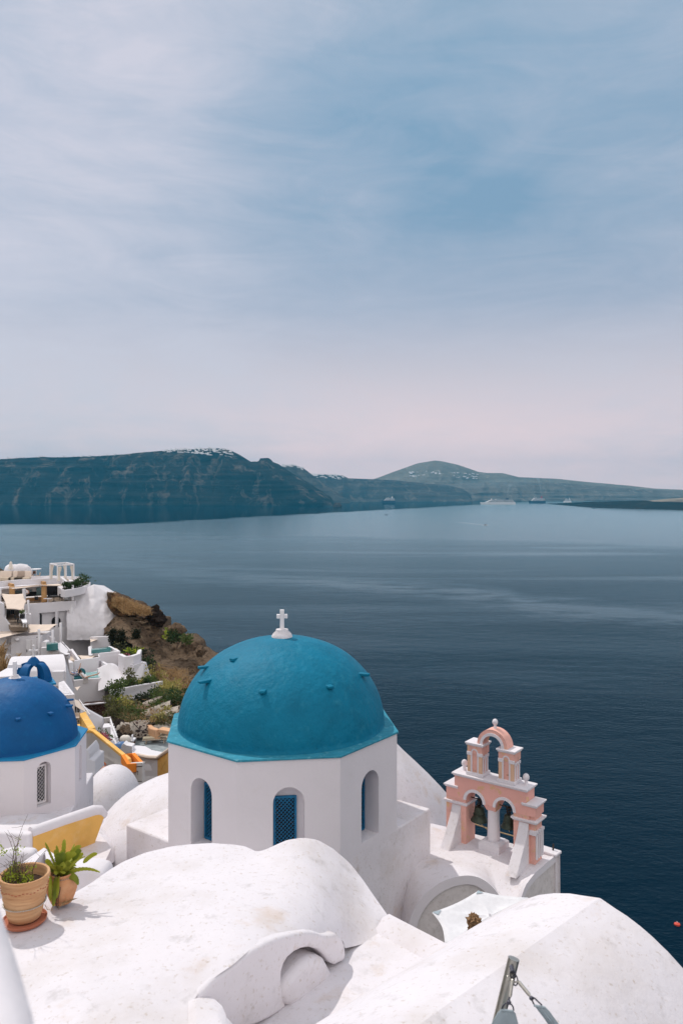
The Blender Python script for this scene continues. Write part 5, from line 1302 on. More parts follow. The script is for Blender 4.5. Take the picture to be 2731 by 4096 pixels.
# cafe furniture under the awning
def table(loc, r_, h, lab, mat, sq=False, group=None):
    t = thing('cafe_table', lab, 'table', loc, group); w = MB(); z = loc[2]
    if sq: w.box(loc[0], loc[1], z + h - .05, r_ * 2, r_ * 1.4, .05)
    else: w.lathe([(0, h - .05), (r_, h - .05), (r_, h), (0, h)], loc, 20)
    w.build('table_top', mat, t, smooth=30); w = MB(); w.tube([(loc[0], loc[1], z), (loc[0], loc[1], z + h - .05)], .05, 8); w.build('leg', mat, t)
    w = MB(); w.lathe([(.28, 0), (.26, .04), (0, .05)], loc, 16); w.build('foot', mat, t); return t
def chair(loc, rz, lab, mat, group=None):
    t = thing('cafe_chair', lab, 'chair', loc, group); x, y, z = loc; c, s_ = math.cos(rz), math.sin(rz)
    def X(a, b, h): return Vector((x + a * c - b * s_, y + a * s_ + b * c, z + h))
    w = MB(); w.hexa([X(-.25, -.25, .42), X(.25, -.25, .42), X(.25, .25, .42), X(-.25, .25, .42), X(-.25, -.25, .48), X(.25, -.25, .48), X(.25, .25, .48), X(-.25, .25, .48)]); w.build('seat', mat, t, smooth=0, bevel=.02)
    w = MB(); rows = []
    for i in range(7):
        q = -1 + i / 3; rows.append([X(.25 * q, .24 + .06 * (1 - q * q), .48), X(.27 * q, .28 + .08 * (1 - q * q), .9)])
    w.grid(rows); o = w.build('backrest', mat, t, smooth=60); sm_ = o.modifiers.new('thick', 'SOLIDIFY'); sm_.thickness = .04
    for a, b in ((-1, -1), (1, -1), (1, 1), (-1, 1)):
        w = MB(); w.tube([X(a * .22, b * .22, .43), X(a * .27, b * .27, 0)], .02, 6); w.build('leg', mat, t)
    return t
table(PZ(*A(810, 690), -15.04), .55, .75, 'dark square table under the awning beside the black stone panel', black_p, True)
table(PZ(*A(720, 712), -15.04), .5, .6, 'pale low table by the wooden post on the bar terrace', white_paint, True)
chair(PZ(*A(930, 680), -15.04), 1.0, 'black lounge chair at the right end of the bar terrace', black_p)
chair(PZ(*A(560, 712), -15.04), 3.1, 'black bar chair in front of the wooden bar', black_p)
chair(PZ(*A(1005, 682), -15.04), .4, 'grey cushioned chair closest to the corner of the bar terrace', sailcloth)

# upper terrace -------------------------------------------------------------------
UT = thing('roof_terrace', 'white rounded roof terrace with a low parapet above the bar', 'terrace', P(*A(700, 500), 115))
op = [(-150, 405), (0, 396), (300, 366), (560, 358), (925, 334), (1000, 392), (1100, 386), (1205, 362), (1225, 344), (1190, 327), (1080, 320), (925, 317), (590, 314), (-150, 318)]
w = MB(); w.prism([PZ(*A(*p), -12.4) for p in op], -14.2, -12.85); w.build('terrace_base', white_far, UT, smooth=30)
w = MB(); wallpath(w, [PZ(*A(*p), -12.4) for p in op], 1.4, .35, True); w.build('parapet', white_far, UT, smooth=35, bevel=.05)
cb = thing('curtained_cabana', 'white square cabana frame with tied cream curtains on the roof terrace', 'cabana', PZ(*A(930, 345), -12.8))
cz = -10.26; cs = [PZ(*A(*p), cz) for p in ((755, 140), (865, 164), (1106, 150), (990, 125))]
for p in cs:
    w = MB(); w.bar(p, Vector((p.x, p.y, -12.85)), .17); w.build('post', white_paint, cb, smooth=0)
for a, b in zip(cs, cs[1:] + cs[:1]):
    w = MB(); w.bar(a + Vector((0, 0, .09)), b + Vector((0, 0, .09)), .2, .18); w.build('rail', white_paint, cb, smooth=0)
for k, p in enumerate(cs):
    w = MB(); rows = []; dx = (.3, .35, -.32, -.2)[k]
    for i in range(9):
        q = i / 8; wd = .34 * (1 - .75 * math.sin(math.pi * q) ** 2 * .6) if q < .7 else .18 + .5 * (q - .7)
        rows.append([p + Vector((dx * (1 - .6 * q) + wd * math.cos(t_) * .7, wd * .5 * math.sin(t_) + .04 * math.sin(5 * t_), -.1 - 2.0 * q)) for t_ in [6.283 * j / 14 for j in range(14)]])
    w.grid(rows, True); w.build('curtain', curtain_m, cb, smooth=60)
w = MB(); tp_(w, A, [(925, 372), (1030, 370), (1020, 350), (930, 352)], -12.6, -12.85); w.build('deck', wood_pale, cb, smooth=0)
dc = MB(); q = PZ(*A(770, 332), -12.6); dc.ball(q, (1.0, .4, .28), 16, .1); dc.ball(q + Vector((.9, .1, -.03)), (.6, .3, .2), 12, .1)
dc.build('cushions', wood_pale, smooth=60, label='brown floor cushions beside the curtained cabana', cat='cushion')
um = thing('folded_umbrella', 'tall folded cream umbrella standing on the roof terrace', 'umbrella', PZ(*A(168, 372), -12.8)); p = PZ(*A(168, 372), -12.8)
w = MB(); w.tube([p, p + Vector((0, 0, 2.75))], .05, 8); w.build('pole', white_paint, um)
w = MB(); rows = []
for z, r_ in ((3.0, .55), (3.2, .62), (4.0, .58), (5.0, .45), (6.2, .36), (7.4, .33), (7.6, .2), (8.0, .12)):
    rows.append([p + Vector((r_ * .52 * math.cos(t_) * (1 + .18 * math.cos(5 * t_)), r_ * .52 * math.sin(t_) * (1 + .18 * math.cos(5 * t_)), z * .235 + .85)) for t_ in [6.283 * k / 30 for k in range(30)]])
w.grid(rows, True); w.build('folded_canopy', curtain_m, um, smooth=50)
rk_ = MB(); rk_.ball(PZ(*A(290, 335), -12.9) + Vector((0, .8, .5)), (2.0, 1.0, 1.6), 26, .28, 1.5); rk_.ball(PZ(*A(170, 335), -12.9) + Vector((0, .8, .6)), (1.5, 1.0, 1.4), 22, .28, 1.5)
rk_.build('whitewashed_boulder', white_far, smooth=60, label='whitewashed boulder behind the folded umbrella', cat='rock')
table(PZ(*A(545, 345), -12.8), .75, 1.4, 'round white table on the roof terrace left of the cabana', white_paint)
chair(PZ(*A(485, 352), -12.8), 1.6, 'tan chair left of the round white terrace table', wood_pale)
chair(PZ(*A(575, 352), -12.8), -1.4, 'tan chair right of the round white terrace table', wood_pale)
chair(PZ(*A(515, 325), -12.8), .1, 'dark tan chair behind the round white terrace table', wood_dark)
for k, x in enumerate((60, 235, 320)):
    p = PZ(*A(x, 388), -12.8); t = thing('lounge_sofa', ('beige lounge sofa at the far left of the roof terrace', 'beige lounge sofa in the shade right of the folded umbrella', 'beige lounge sofa beside the whitewashed boulder')[k], 'sofa', p)
    w = MB(); w.box(p.x, p.y + .5, p.z, 2.2, 1.0, .5); w.build('seat', wood_pale, t, smooth=0, bevel=.08)
    w = MB(); w.hexa([p + Vector(v) for v in ((-1.1, .9, .4), (1.1, .9, .4), (1.1, 1.15, .4), (-1.1, 1.15, .4), (-1.0, 1.1, 1.35), (1.0, 1.1, 1.35), (1.0, 1.3, 1.35), (-1.0, 1.3, 1.35))]); w.build('backrest', beige, t, smooth=0, bevel=.08)

# curved planter and the whitewashed rock
pl_ = [(930, 515), (972, 524), (1100, 506), (1250, 470), (1326, 432), (1336, 408), (1308, 398)]
w = MB(); wallpath(w, [PZ(*A(*p), -13.2) for p in pl_], 1.0, .4); w.build('curved_planter', white_far, smooth=35, bevel=.06, label='curved white planter wall wrapping below the roof terrace', cat='planter')
w = MB(); tp_(w, A, [(930, 510), (1100, 500), (1250, 465), (1326, 430), (1300, 396), (1225, 405), (1090, 450), (940, 490)], -13.4, -14.2); w.build('planter_soil', soil, smooth=0, kind='structure')
for k, (x, y, r_) in enumerate(((990, 495, .75), (1040, 488, .7), (1100, 478, .9), (1165, 462, 1.0), (1225, 440, 1.2), (1265, 415, 1.4))):
    q = PZ(*A(x, y), -13.1); b_ = MB(); b_.leaves(q + Vector((0, .3, r_ * .4)), (r_, r_ * .8, r_ * .75), 260, .28, rr); b_.build('clipped_shrub', leaf_d, smooth=0, norm=False, label='dark green clipped shrub in the curved white planter', cat='shrub', group='shrubs in the curved planter')
wt = [A(*p) for p in [(1000, 600), (1040, 590), (1100, 572), (1250, 530), (1340, 465), (1400, 440), (1450, 470), (1530, 520), (1600, 560), (1680, 620), (1735, 690), (1760, 740)]]
wb = [A(*p) for p in [(1000, 1270), (1350, 1270), (1450, 1300), (1560, 1280), (1640, 1330), (1735, 1330), (1760, 1300)]]
relief(wt, wb, [(268, 113.2), (480, 114.8)], [(268, 109.5), (480, 109.5)], 70, 44, .2, .6, .8, 5, 6.0, 4, .12).build('whitewashed_rock', white_far, smooth=180, label='large rock face painted white below the curved planter', cat='rock')

# left terrace with the large square sail --------------------------------------------
LT = thing('dining_terrace', 'sunken dining terrace with white side walls under the square beige sail', 'terrace', P(*A(200, 1100), 103))
w = MB(); tp_(w, A, [(60, 800), (400, 810), (420, 1075), (165, 1075), (60, 940)], -16.9, -17.4); w.build('floor', floor_m, LT, smooth=0)
w = MB(); vs(w, A, [(-200, 700), (0, 700), (52, 732), (62, 930), (165, 1068), (430, 1070), (434, 1215), (-200, 1180)], 102.4, 103.2, .4); w.build('front_wall', white_far, LT, smooth=0, bevel=.05)
w = MB(); vs(w, A, [(0, 800), (470, 840), (470, 740), (340, 735), (0, 700)], 108.6, 108.6, .3); w.build('back_wall', greywall, LT, smooth=0)
w = MB(); tp_(w, A, [(385, 890), (472, 885), (462, 860), (385, 862)], -16.0, -19); w.build('side_block', white_far, LT, smooth=0, bevel=.05)
w = MB(); w.hexa([PZ(*A(*p), z) for z in (-17.4, -16.4) for p in ((60, 930), (95, 960), (105, 800), (66, 800))]); w.build('bench', white_grey, LT, smooth=0)
tb = thing('long_table', 'long white table along the right side of the dining terrace', 'table', PZ(*A(350, 1000), -16.9))
w = MB(); tp_(w, A, [(345, 1010), (412, 1005), (395, 930), (300, 870), (285, 890)], -16.15, -16.22); w.build('table_top', white_paint, tb, smooth=0)
for a in ((300, 900), (355, 1000), (400, 1000)):
    q = PZ(*A(*a), -16.22); w = MB(); w.bar(q, q - Vector((0, 0, .65)), .12); w.build('leg', white_paint, tb, smooth=0)
chair(PZ(*A(262, 1000), -16.9), 1.9, 'black wire chair at the middle of the long white table', black_p); chair(PZ(*A(300, 1055), -16.9), 1.7, 'black wire chair at the near end of the long white table', black_p); chair(PZ(*A(330, 870), -16.9), 1.8, 'black chair in the shade at the far end of the long white table', black_p)
for x, y, z, lab in ((400, 826, -15.9, 'small plant in a black pot on the white wall below the sail mast'), (338, 945, -16.1, 'small plant in a black pot on the long white table')):
    q = PZ(*A(x, y), z); t = thing('potted_plant', lab, 'plant', q); w = MB(); w.box(q.x, q.y, q.z, .5, .5, .55); w.build('pot', black_p, t, smooth=0, bevel=.03); w = MB(); w.leaves(q + Vector((0, 0, .85)), (.4, .4, .4), 90, .18, rr); w.build('foliage', leaf_g, t, smooth=0, norm=False)

def sail_cloth(name, lab, cor, sag=.1, scal=.16):
    """tensioned cloth between corner points with hollow edges"""
    n = len(cor); c = sum(cor, Vector()) / n; rows = []
    for k in range(n):
        a, b = cor[k], cor[(k + 1) % n]
        for j in range(8):
            t_ = j / 8; e_ = a.lerp(b, t_).lerp(c, scal * math.sin(math.pi * t_)); rows.append([c.lerp(e_, i / 6) + Vector((0, 0, -sag * math.sin(math.pi * i / 6))) for i in range(7)])
    w = MB(); w.grid(rows + [rows[0]]); o = w.build(name, beige, smooth=60, label=lab, cat='shade sail'); s_ = o.modifiers.new('cloth', 'SOLIDIFY'); s_.thickness = .02; return o
def Y_(fn, x, y, Y): return P(*fn(x, y), Y)
sail_cloth('shade_sail', 'large square beige shade sail tilted over the dining terrace', [Y_(A, 15, 575, 107), Y_(A, 352, 576, 107), Y_(A, 400, 690, 105.5), Y_(A, 362, 836, 103.4), Y_(A, 105, 805, 103.4)], .05, .10)
sail_cloth('shade_sail', 'long narrow beige shade sail hung edge on above the bar terrace', [Y_(A, 125, 492, 108.2), Y_(A, 560, 445, 109.8), Y_(A, 1055, 458, 110.9), Y_(A, 1000, 424, 112.5), Y_(A, 560, 450, 110.5), Y_(A, 190, 505, 107.6)], .02, .05)
sail_cloth('shade_sail', 'pointed beige shade sail below the two square openings', [Y_(A, 400, 1034, 103.4), Y_(A, 866, 1030, 104.6), Y_(A, 745, 1125, 102.4), Y_(A, 430, 1166, 101.0)], .05, .10)
sail_cloth('shade_sail', 'beige shade sail tapering from the left edge above the white door', [Y_(A, -120, 1140, 101.5), Y_(A, 466, 1130, 101.8), Y_(A, -120, 1270, 98.5)], .05, .06)
sail_cloth('shade_sail', 'low flat beige shade sail behind the white plunge pool parapet', [Y_(A, 1165, 1500, 99), Y_(A, 1428, 1506, 99.5), Y_(A, 1380, 1545, 97.5), Y_(A, 1215, 1556, 97.5)], .03, .08)
sail_cloth('shade_sail', 'small beige shade sail over the upper shaded pool', [Y_(A, 1345, 1232, 107), Y_(A, 1580, 1226, 107.5), Y_(A, 1352, 1302, 104)], .03, .06)
sail_cloth('shade_sail', 'little triangular beige sail tied to the wall of the pool house', [Y_(C, 1120, 632, 83.9), Y_(C, 1208, 614, 84.6), Y_(C, 1158, 682, 83.4)], .01, .08)
def mastpole(x, y0, y1, Y, lab, r_=.16): 
    w = MB(); a, b = P(*A(x, y0), Y), P(*A(x, y1), Y); w.tube([b, b.lerp(a, .99), a], [r_, r_, r_ * .9], 12); return w.build('sail_post', white_paint, smooth=50, label=lab, cat='post', group='white sail posts')
mastpole(1090, 450, 676, 110.7, 'white post at the right corner of the bar terrace'); mastpole(425, 672, 885, 105.4, 'white post at the right corner of the square sail'); mastpole(374, 832, 1066, 103.2, 'white post at the near corner of the dining terrace')
mastpole(4, 490, 725, 107, 'white post at the left edge beside the square sail', .2); mastpole(586, 1108, 1500, 100.5, 'tall white post beside the white double door'); mastpole(790, 1120, 1365, 101.8, 'white post in front of the small shaded pool'); mastpole(910, 1012, 1296, 104.3, 'white post holding the tip of the pointed sail')

# door building ------------------------------------------------------------------------
DB = thing('door_house', 'white house front with a panelled double door under the tapering sail', 'building', P(*A(400, 1500), 101))
w = MB(); vs(w, A, [(168, 1215), (420, 1213), (432, 1203), (545, 1200), (560, 1207), (622, 1207), (622, 1560), (168, 1560)], 101, 101.6, 3.5); w.build('front_wall', white_far, DB, smooth=0, bevel=.05)
w = MB(); vs(w, A, [(396, 1262), (552, 1262), (552, 1500), (396, 1500)], 100.86, 101.0, .08); do_ = w.build('door', white_wood, DB, smooth=0, bevel=.02)
w = MB(); vs(w, A, [(470, 1268), (474, 1268), (474, 1498), (470, 1498)], 100.80, 100.85, .05); w.build('door_seam', white_grey, do_, smooth=0)
w = MB(); vs(w, A, [(400, 1412), (408, 1412), (408, 1452), (400, 1452)], 100.76, 100.78, .06); w.build('handle', dark, do_, smooth=0)
w = MB(); vs(w, A, [(548, 1224), (565, 1224), (565, 1234), (548, 1234)], 100.7, 100.7, .3); w.build('lamp', black_p, DB, smooth=0)
w = MB(); w.ball(P(*A(262, 1264), 100.9), (.3, .2, .2), 10); w.build('wall_light', white_paint, DB)
w = MB(); vs(w, A, [(242, 1468), (294, 1468), (294, 1486), (242, 1486)], 100.88, 100.88, .1); w.build('letter_plate', cream, DB, smooth=0)
SH = thing('side_house', 'white house wall cut by the left edge with a shuttered window', 'building', P(*A(80, 1500), 103))
w = MB(); vs(w, A, [(-200, 1225), (165, 1205), (165, 1560), (-200, 1560)], 101.9, 102.0, 2.0); w.build('wall', white_far, SH, smooth=0)
w = MB(); vs(w, A, [(-40, 1232), (108, 1228), (108, 1345), (-40, 1350)], 101.78, 101.8, .1); w.build('shutter', white_wood, SH, smooth=0, bevel=.02)
w = MB(); vs(w, A, [(120, 1305), (148, 1304), (148, 1342), (120, 1344)], 101.76, 101.76, .12); w.build('vent', white_grey, SH, smooth=0)
w = MB(); vs(w, A, [(-60, 1405), (120, 1402), (0, 1440), (-60, 1445)], 101.5, 101.5, .3); w.build('dark_gap', dark, SH, smooth=0)
solo('stone_steps', 'two white block steps at the left below the shuttered window', 'steps', white_far, lambda w: (tp_(w, A, [(65, 1500), (168, 1485), (160, 1472), (95, 1480)], -20.0, -21.6), tp_(w, A, [(50, 1560), (178, 1540), (165, 1510), (60, 1522)], -20.9, -22.6)))
solo('planter_box', 'white box planter at the left edge beside the blond grass', 'planter', white_far, lambda w: tp_(w, A, [(-80, 1720), (75, 1705), (68, 1660), (-80, 1672)], -20.6, -24))
b_ = MB(); b_.blades(P(*A(100, 1780), 76), .8, .5, 150, 2.0, .05, rr, .22); b_.build('straw_grass', leaf_dry, smooth=0, norm=False, label='tuft of upright blond straw grass beside the blue dome cross', cat='grass')
b_ = MB(); b_.blades(P(*A(6, 1560), 92), .5, .5, 90, 2.2, .05, rr, .22); b_.build('straw_grass', leaf_dry, smooth=0, norm=False, label='tuft of straw grass cut by the left edge below the steps', cat='grass')
solo('lattice_box', 'small white lattice box below the steps', 'box', white_grey, lambda w: vs(w, A, [(40, 1625), (125, 1600), (125, 1690), (40, 1690)], 84, 84, .8))
solo('low_wall', 'white wall running behind the barrel roof', 'wall', white_far, lambda w: vs(w, A, [(615, 1385), (832, 1375), (850, 1440), (900, 1500), (900, 1600), (615, 1600)], 98.5, 98.7, .5))
solo('dome_niche', 'white rounded oven shaped block right of the white door', 'oven', white_far, lambda w: vs(w, A, [(622, 1385), (622, 1310), (640, 1295), (670, 1290), (695, 1305), (708, 1335), (708, 1385)], 99.6, 99.7, 1.2))
solo('water_tank', 'strip of dark green water in a small raised pool', 'pool', pool_dark, lambda w: tp_(w, A, [(700, 1334), (872, 1322), (868, 1306), (700, 1308)], -18.4, -19.2))
solo('air_conditioner', 'white slatted air conditioner on the low wall', 'air conditioner', white_grey, lambda w: [vs(w, A, [(706, 1450 + k * 14), (886, 1434 + k * 14), (886, 1443 + k * 14), (706, 1460 + k * 14)], 97.6, 97.8, .5) for k in range(4)], bevel=0)
solo('stair_wall', 'white diagonal stair wall falling right behind the sail posts', 'wall', white_far, lambda w: vs(w, A, [(598, 1152), (812, 1245), (812, 1290), (860, 1320), (860, 1400), (598, 1400)], 103.5, 104.2, .4))
solo('sloped_roof', 'white folded wedge shaped roof right of the small raised pool', 'roof', white_far, lambda w: (w.ext([P(*A(840, 1330), 100), P(*A(910, 1296), 103), P(*A(1030, 1420), 100), P(*A(985, 1486), 97), P(*A(890, 1430), 98.2)], (0, 0, -3))))
solo('stair_block', 'white stair flank in front of the folded roof', 'wall', white_far, lambda w: w.ext([P(*A(885, 1432), 97.6), P(*A(990, 1488), 96.6), P(*A(1035, 1480), 97.0), P(*A(1035, 1560), 97.0), P(*A(885, 1560), 97.6)], (0, .5, 0)))
solo('terrace_patch', 'pale pink sandy terrace floor between the stair walls', 'terrace', sand_floor, lambda w: tp_(w, A, [(1020, 1470), (1050, 1470), (1190, 1560), (1050, 1580), (1000, 1560)], -20.4, -21))
solo('sloping_wall', 'thick white diagonal wall dropping toward the pool parapet', 'wall', white_far, lambda w: w.ext([P(*A(1055, 1404), 100), P(*A(1090, 1400), 100), P(*A(1205, 1556), 95.5), P(*A(1168, 1562), 95.5)], (0, .3, -2.0)))
solo('sloping_wall', 'thin white diagonal wall beside the tall blank restaurant wall', 'wall', white_far, lambda w: w.ext([P(*A(925, 1290), 105), P(*A(945, 1295), 105), P(*A(1070, 1425), 100), P(*A(1050, 1435), 100)], (0, .3, -2.5)))

# barrel roofed house behind the blue lantern ---------------------------------------------
BH = thing('barrel_roof_house', 'long white house with a rounded barrel roof behind the blue bell lantern', 'building', P(*C(500, 600), 72))
rows = []
aL, aR = P(*C(150, 400), 70), P(*C(948, 395), 71.5)
for i in range(21):
    q = i / 20; row = []
    ya = interp([(0, 400), (.10, 372), (.25, 310), (.45, 240), (.65, 185), (.8, 155), (1, 138)], q)
    xl = interp([(0, 105), (.1, 108), (.3, 125), (.5, 143), (.75, 168), (1, 205)], q); xr = interp([(0, 948), (.25, 945), (.5, 936), (.75, 922), (1, 905)], q)
    for k in range(13):
        t_ = k / 12; Yq = 70 + 3.4 * q ** 1.4 + 1.2 * t_; row.append(P(*C(xl + (xr - xl) * t_, ya + (35 if q > .95 else 35 * q) * (1 - t_) * (1 if q > .3 else .5)), Yq))
    rows.append(row)
w = MB().grid([[p + Vector((0, 0, -4)) for p in rows[0]]] + rows + [[p + Vector((0, 2.2, -.9)) for p in rows[-1]], [p + Vector((0, 3.2, -4)) for p in rows[-1]]]); w.build('barrel_roof', white_far, BH, smooth=60)
w = MB(); vs(w, C, [(780, 398), (952, 393), (952, 620), (780, 620)], 70.6, 70.9, .5); w.build('base_wall', white_far, BH, smooth=0, bevel=.04)
w = MB(); w.ext([r[-1] for r in rows[::2]] + [rows[-1][-1] + Vector((0, 3.2, -4)), rows[0][-1] + Vector((0, 0, -4))], (.25, 0, 0)); w.build('end_wall', white_far, BH, smooth=0)
w = MB(); tp_(w, C, [(-60, 480), (110, 470), (330, 450), (330, 340), (110, 345), (-60, 440)], -15.2, -19); w.build('side_terrace', white_far, BH, smooth=0)

# pool house -------------------------------------------------------------------------------
PH = thing('pool_house', 'white house with a dark framed window beside a raised plunge pool', 'building', P(*C(1300, 880), 86))
w = MB(); tp_(w, C, [(930, 282), (1108, 254), (935, 165), (880, 175)], -19.0, -26); w.build('upper_block', white_far, PH, smooth=0, bevel=.05)
q0, q1 = PZ(*C(930, 282), -19.0), PZ(*C(1108, 254), -19.0); ux = (q1 - q0); ux.z = 0; L_ = ux.length; ux.normalize(); fw = frame(q0, ux, Vector((-ux.y, ux.x, 0)))
for d0, d1, f0, f1, z0, z1, mt_, nm in ((-.03, .02, .09, .55, -21.75, -19.75, white_paint, 'window'), (-.05, -.031, .13, .51, -21.65, -19.85, dark, 'pane')):
    w = MB(); fbox(w, fw, L_ * f0, L_ * f1, d0, d1, z0, z1); w.build(nm, mt_, PH, smooth=0)
w = MB(); vs(w, C, [(1110, 236), (1465, 186), (1470, 186), (1470, 420), (1110, 470)], 91.0, 92.0, .3); w.build('parapet_wall', white_far, PH, smooth=0, bevel=.05)
fl, frt, br, bl2 = PZ(*C(1108, 530), -20.3), PZ(*C(1570, 487), -20.3), PZ(*C(1470, 384), -20.3), PZ(*C(1108, 440), -20.3)
w = MB(); w.prism([fl, frt, br, bl2], -23.15, -20.32); w.build('pool_block', white_far, PH, smooth=0, bevel=.04)
w = MB(); wallpath(w, [fl + Vector((0, .15, 0)), frt + Vector((-.15, .15, 0)), br + Vector((-.15, -.1, 0))], .5, .3); w.build('pool_rim', white_far, PH, smooth=0)
w = MB(); tp_(w, C, [(1290, 488), (1545, 470), (1445, 398), (1248, 414)], -20.22, -20.5); w.build('pool_water', pool_m, PH, smooth=0)
w = MB(); wallpath(w, [PZ(*C(1225, 412), -20.1), PZ(*C(1285, 490), -20.1)], .6, .5); w.build('pool_edge', white_grey, PH, smooth=0)
w = MB(); a, b, c_, d_ = PZ(*C(1110, 515), -20.28), PZ(*C(1235, 500), -20.28), PZ(*C(1225, 440), -20.28), PZ(*C(1110, 455), -20.28); w.prism([a, b, c_, d_], -20.31, -20.1); w.build('daybed_cushion', teal_cloth, PH, smooth=0, bevel=.04)
def cushion(x, y, z, mat, lab, rot):
    w = MB(); p = PZ(*C(x, y), z); w.ball((0, 0, 0), (.45, .16, .42), 16); mt_ = Matrix.Translation(p) @ Matrix.Rotation(rot, 4, 'Y') @ Matrix.Rotation(-.5, 4, 'X')
    w.v = [mt_ @ v for v in w.v]; w.build('cushion', mat, smooth=60, label=lab, cat='cushion')
cushion(1190, 408, -19.75, stripe_m, 'black and white striped cushion on the poolside daybed', .5); cushion(1222, 405, -19.75, teal_cloth, 'plain grey teal cushion leaning on the poolside wall', .9)
w = MB(); vs(w, B, [(95, 1090), (490, 1050), (495, 1062), (95, 1102)], 85.3, 86.0, .4); w.build('base_course', white_far, PH, smooth=0)
w = MB(); vs(w, B, [(100, 1084), (488, 1052), (488, 1270), (100, 1290)], 85.9, 86.6, 1.0); w.build('stone_base', rubble_red, PH, smooth=0)
# annexe roof with crazy paving left of the pool house
AX = thing('crazy_paved_roof', 'flat white crazy paved roof slab in front of the pool house', 'roof', P(*C(1000, 850), 62))
w = MB(); tp_(w, C, [(880, 560), (960, 528), (1122, 735), (945, 752), (880, 690)], -14.6, -19); w.build('slab', white_far, AX, smooth=0, bevel=.04)
crz = stones('white crazy paving', (.60, .56, .54), (.78, .75, .77), (.74, .71, .73), 3.2, .05, (1, 1, 1), .01)
w = MB(); tp_(w, C, [(892, 570), (945, 550), (1075, 718), (950, 728), (892, 684)], -14.57, -14.7); w.build('paved_top', crz, AX, smooth=0)
w = MB(); w.ext([P(*C(1000, 830), 59), P(*C(1112, 855), 59), P(*C(1085, 975), 57.5), P(*C(1040, 930), 57.8)], (0, .2, -.1)); w.build('sail_edge', beige, AX, smooth=0)

# blue bell lantern --------------------------------------------------------------------------
LC = P(*C(505, 535), 55); LC.y = 55
ln = thing('bell_lantern', 'deep blue four legged bell lantern with an open arch and white cross', 'cupola', LC - Vector((0, 0, .2)))
yaw = R(28)
def LX(a, b, z): return LC + Vector((a * math.cos(yaw) - b * math.sin(yaw), a * math.sin(yaw) + b * math.cos(yaw), z))
w = MB(); w.prism([LX(a, b, 0) for a, b in ((-1.3, -1.3), (1.3, -1.3), (1.3, 1.3), (-1.3, 1.3))], LC.z - .14, LC.z + .0); w.build('base_slab', blue_ledge, ln, smooth=0, bevel=.02)
w = MB(); w.prism([LX(a, b, 0) for a, b in ((-1.1, -1.1), (1.1, -1.1), (1.1, 1.1), (-1.1, 1.1))], LC.z - 4.0, LC.z - .15); w.build('pedestal', rubble_dark, ln, smooth=0)
for q in range(4):
    ang = R(45 + 90 * q) + yaw; d = Vector((math.cos(ang), math.sin(ang), 0)); s_ = Vector((-d.y, d.x, 0)); rows = []
    for i in range(15):
        t_ = i / 14; ro = 1.22 * math.cos(t_ * 1.36) ** .55; zo = .02 + 1.27 * math.sin(t_ * 1.36); ri = .80 * math.cos(t_ * 1.45) ** .6; zi = .02 + 1.02 * math.sin(t_ * 1.45)
        hw = .40 * (1 - .35 * t_)
        rows.append([LC + d * ro + s_ * hw + Vector((0, 0, zo)), LC + d * ro - s_ * hw + Vector((0, 0, zo)), LC + d * ri - s_ * hw * .8 + Vector((0, 0, zi)), LC + d * ri + s_ * hw * .8 + Vector((0, 0, zi))])
    w = MB(); w.grid(rows, True); n_ = len(w.v); w.f.append((0, 1, 2, 3)); w.f.append((n_ - 1, n_ - 2, n_ - 3, n_ - 4)); w.build('curved_leg', blue, ln, smooth=50, bevel=.03)
w = MB(); w.lathe([(.50, 1.10), (.485, 1.16), (.42, 1.30), (.30, 1.48), (.16, 1.62), (.09, 1.68), (0, 1.7)], LC, 28); w.build('cap', blue, ln, smooth=60)
p = LC + Vector((0, 0, 1.66)); w = MB(); w.lathe([(.12, 0), (.10, .07), (.06, .12)], p, 14); w.box(p.x, p.y, p.z + .06, .11, .11, .66); w.box(p.x, p.y, p.z + .36, .42, .10, .11)
for dx, dz in ((-.25, .415), (.25, .415), (0, .74)): w.ball(p + Vector((dx, 0, dz)), .085, 12)
w.build('trefoil_cross', white_paint, ln, smooth=40)
# ------------------------------------------------------------------ right-hand houses and gardens (B = close survey of that strip)
UP = thing('upper_pool_terrace', 'white walled terrace with a narrow shaded teal pool under the painted rock', 'terrace', P(*B(400, 420), 103))
w = MB(); vs(w, B, [(213, 165), (470, 158), (490, 158), (490, 290), (213, 330)], 106, 105, .4); w.build('back_wall', white_far, UP, smooth=0)
w = MB(); vs(w, B, [(462, 158), (490, 152), (490, 292), (462, 285)], 103.6, 103.6, .35); w.build('corner_post', white_far, UP, smooth=0)
w = MB(); tp_(w, B, [(225, 345), (492, 318), (485, 298), (225, 325)], -18.5, -18.9); w.build('pool_water', pool_dark, UP, smooth=0)
w = MB(); vs(w, B, [(228, 348), (490, 320), (560, 358), (560, 420), (228, 430)], 100.0, 100.2, .5); w.build('pool_wall', white_far, UP, smooth=0)
w = MB(); w.ext([P(*B(183, 300), 101), P(*B(218, 290), 101), P(*B(232, 415), 99), P(*B(190, 415), 99)], (0, .5, 0)); w.build('screen_wall', white_far, UP, smooth=0)
RH = thing('corner_house', 'plain white cube house with a thin parapet, right of the plunge pool', 'house', P(*B(480, 600), 95))
w = MB(); fl = [PZ(*B(*p), -18.6) for p in ((322, 388), (616, 360), (488, 288), (322, 330))]; w.prism(fl, -24.5, -18.95); w.build('block', white_far, RH, smooth=0, bevel=.04)
w = MB(); wallpath(w, [fl[0] + Vector((.1, .15, 0)), fl[1] + Vector((-.15, .15, 0)), fl[2] + Vector((-.15, 0, 0))], .5, .3); w.build('parapet', white_far, RH, smooth=0)
solo('cushion', 'pale beige cushion lying on the corner house parapet', 'cushion', beige, lambda w: w.ball(P(*B(535, 350), 97), (.6, .3, .3), 14), smooth=60, bevel=0)
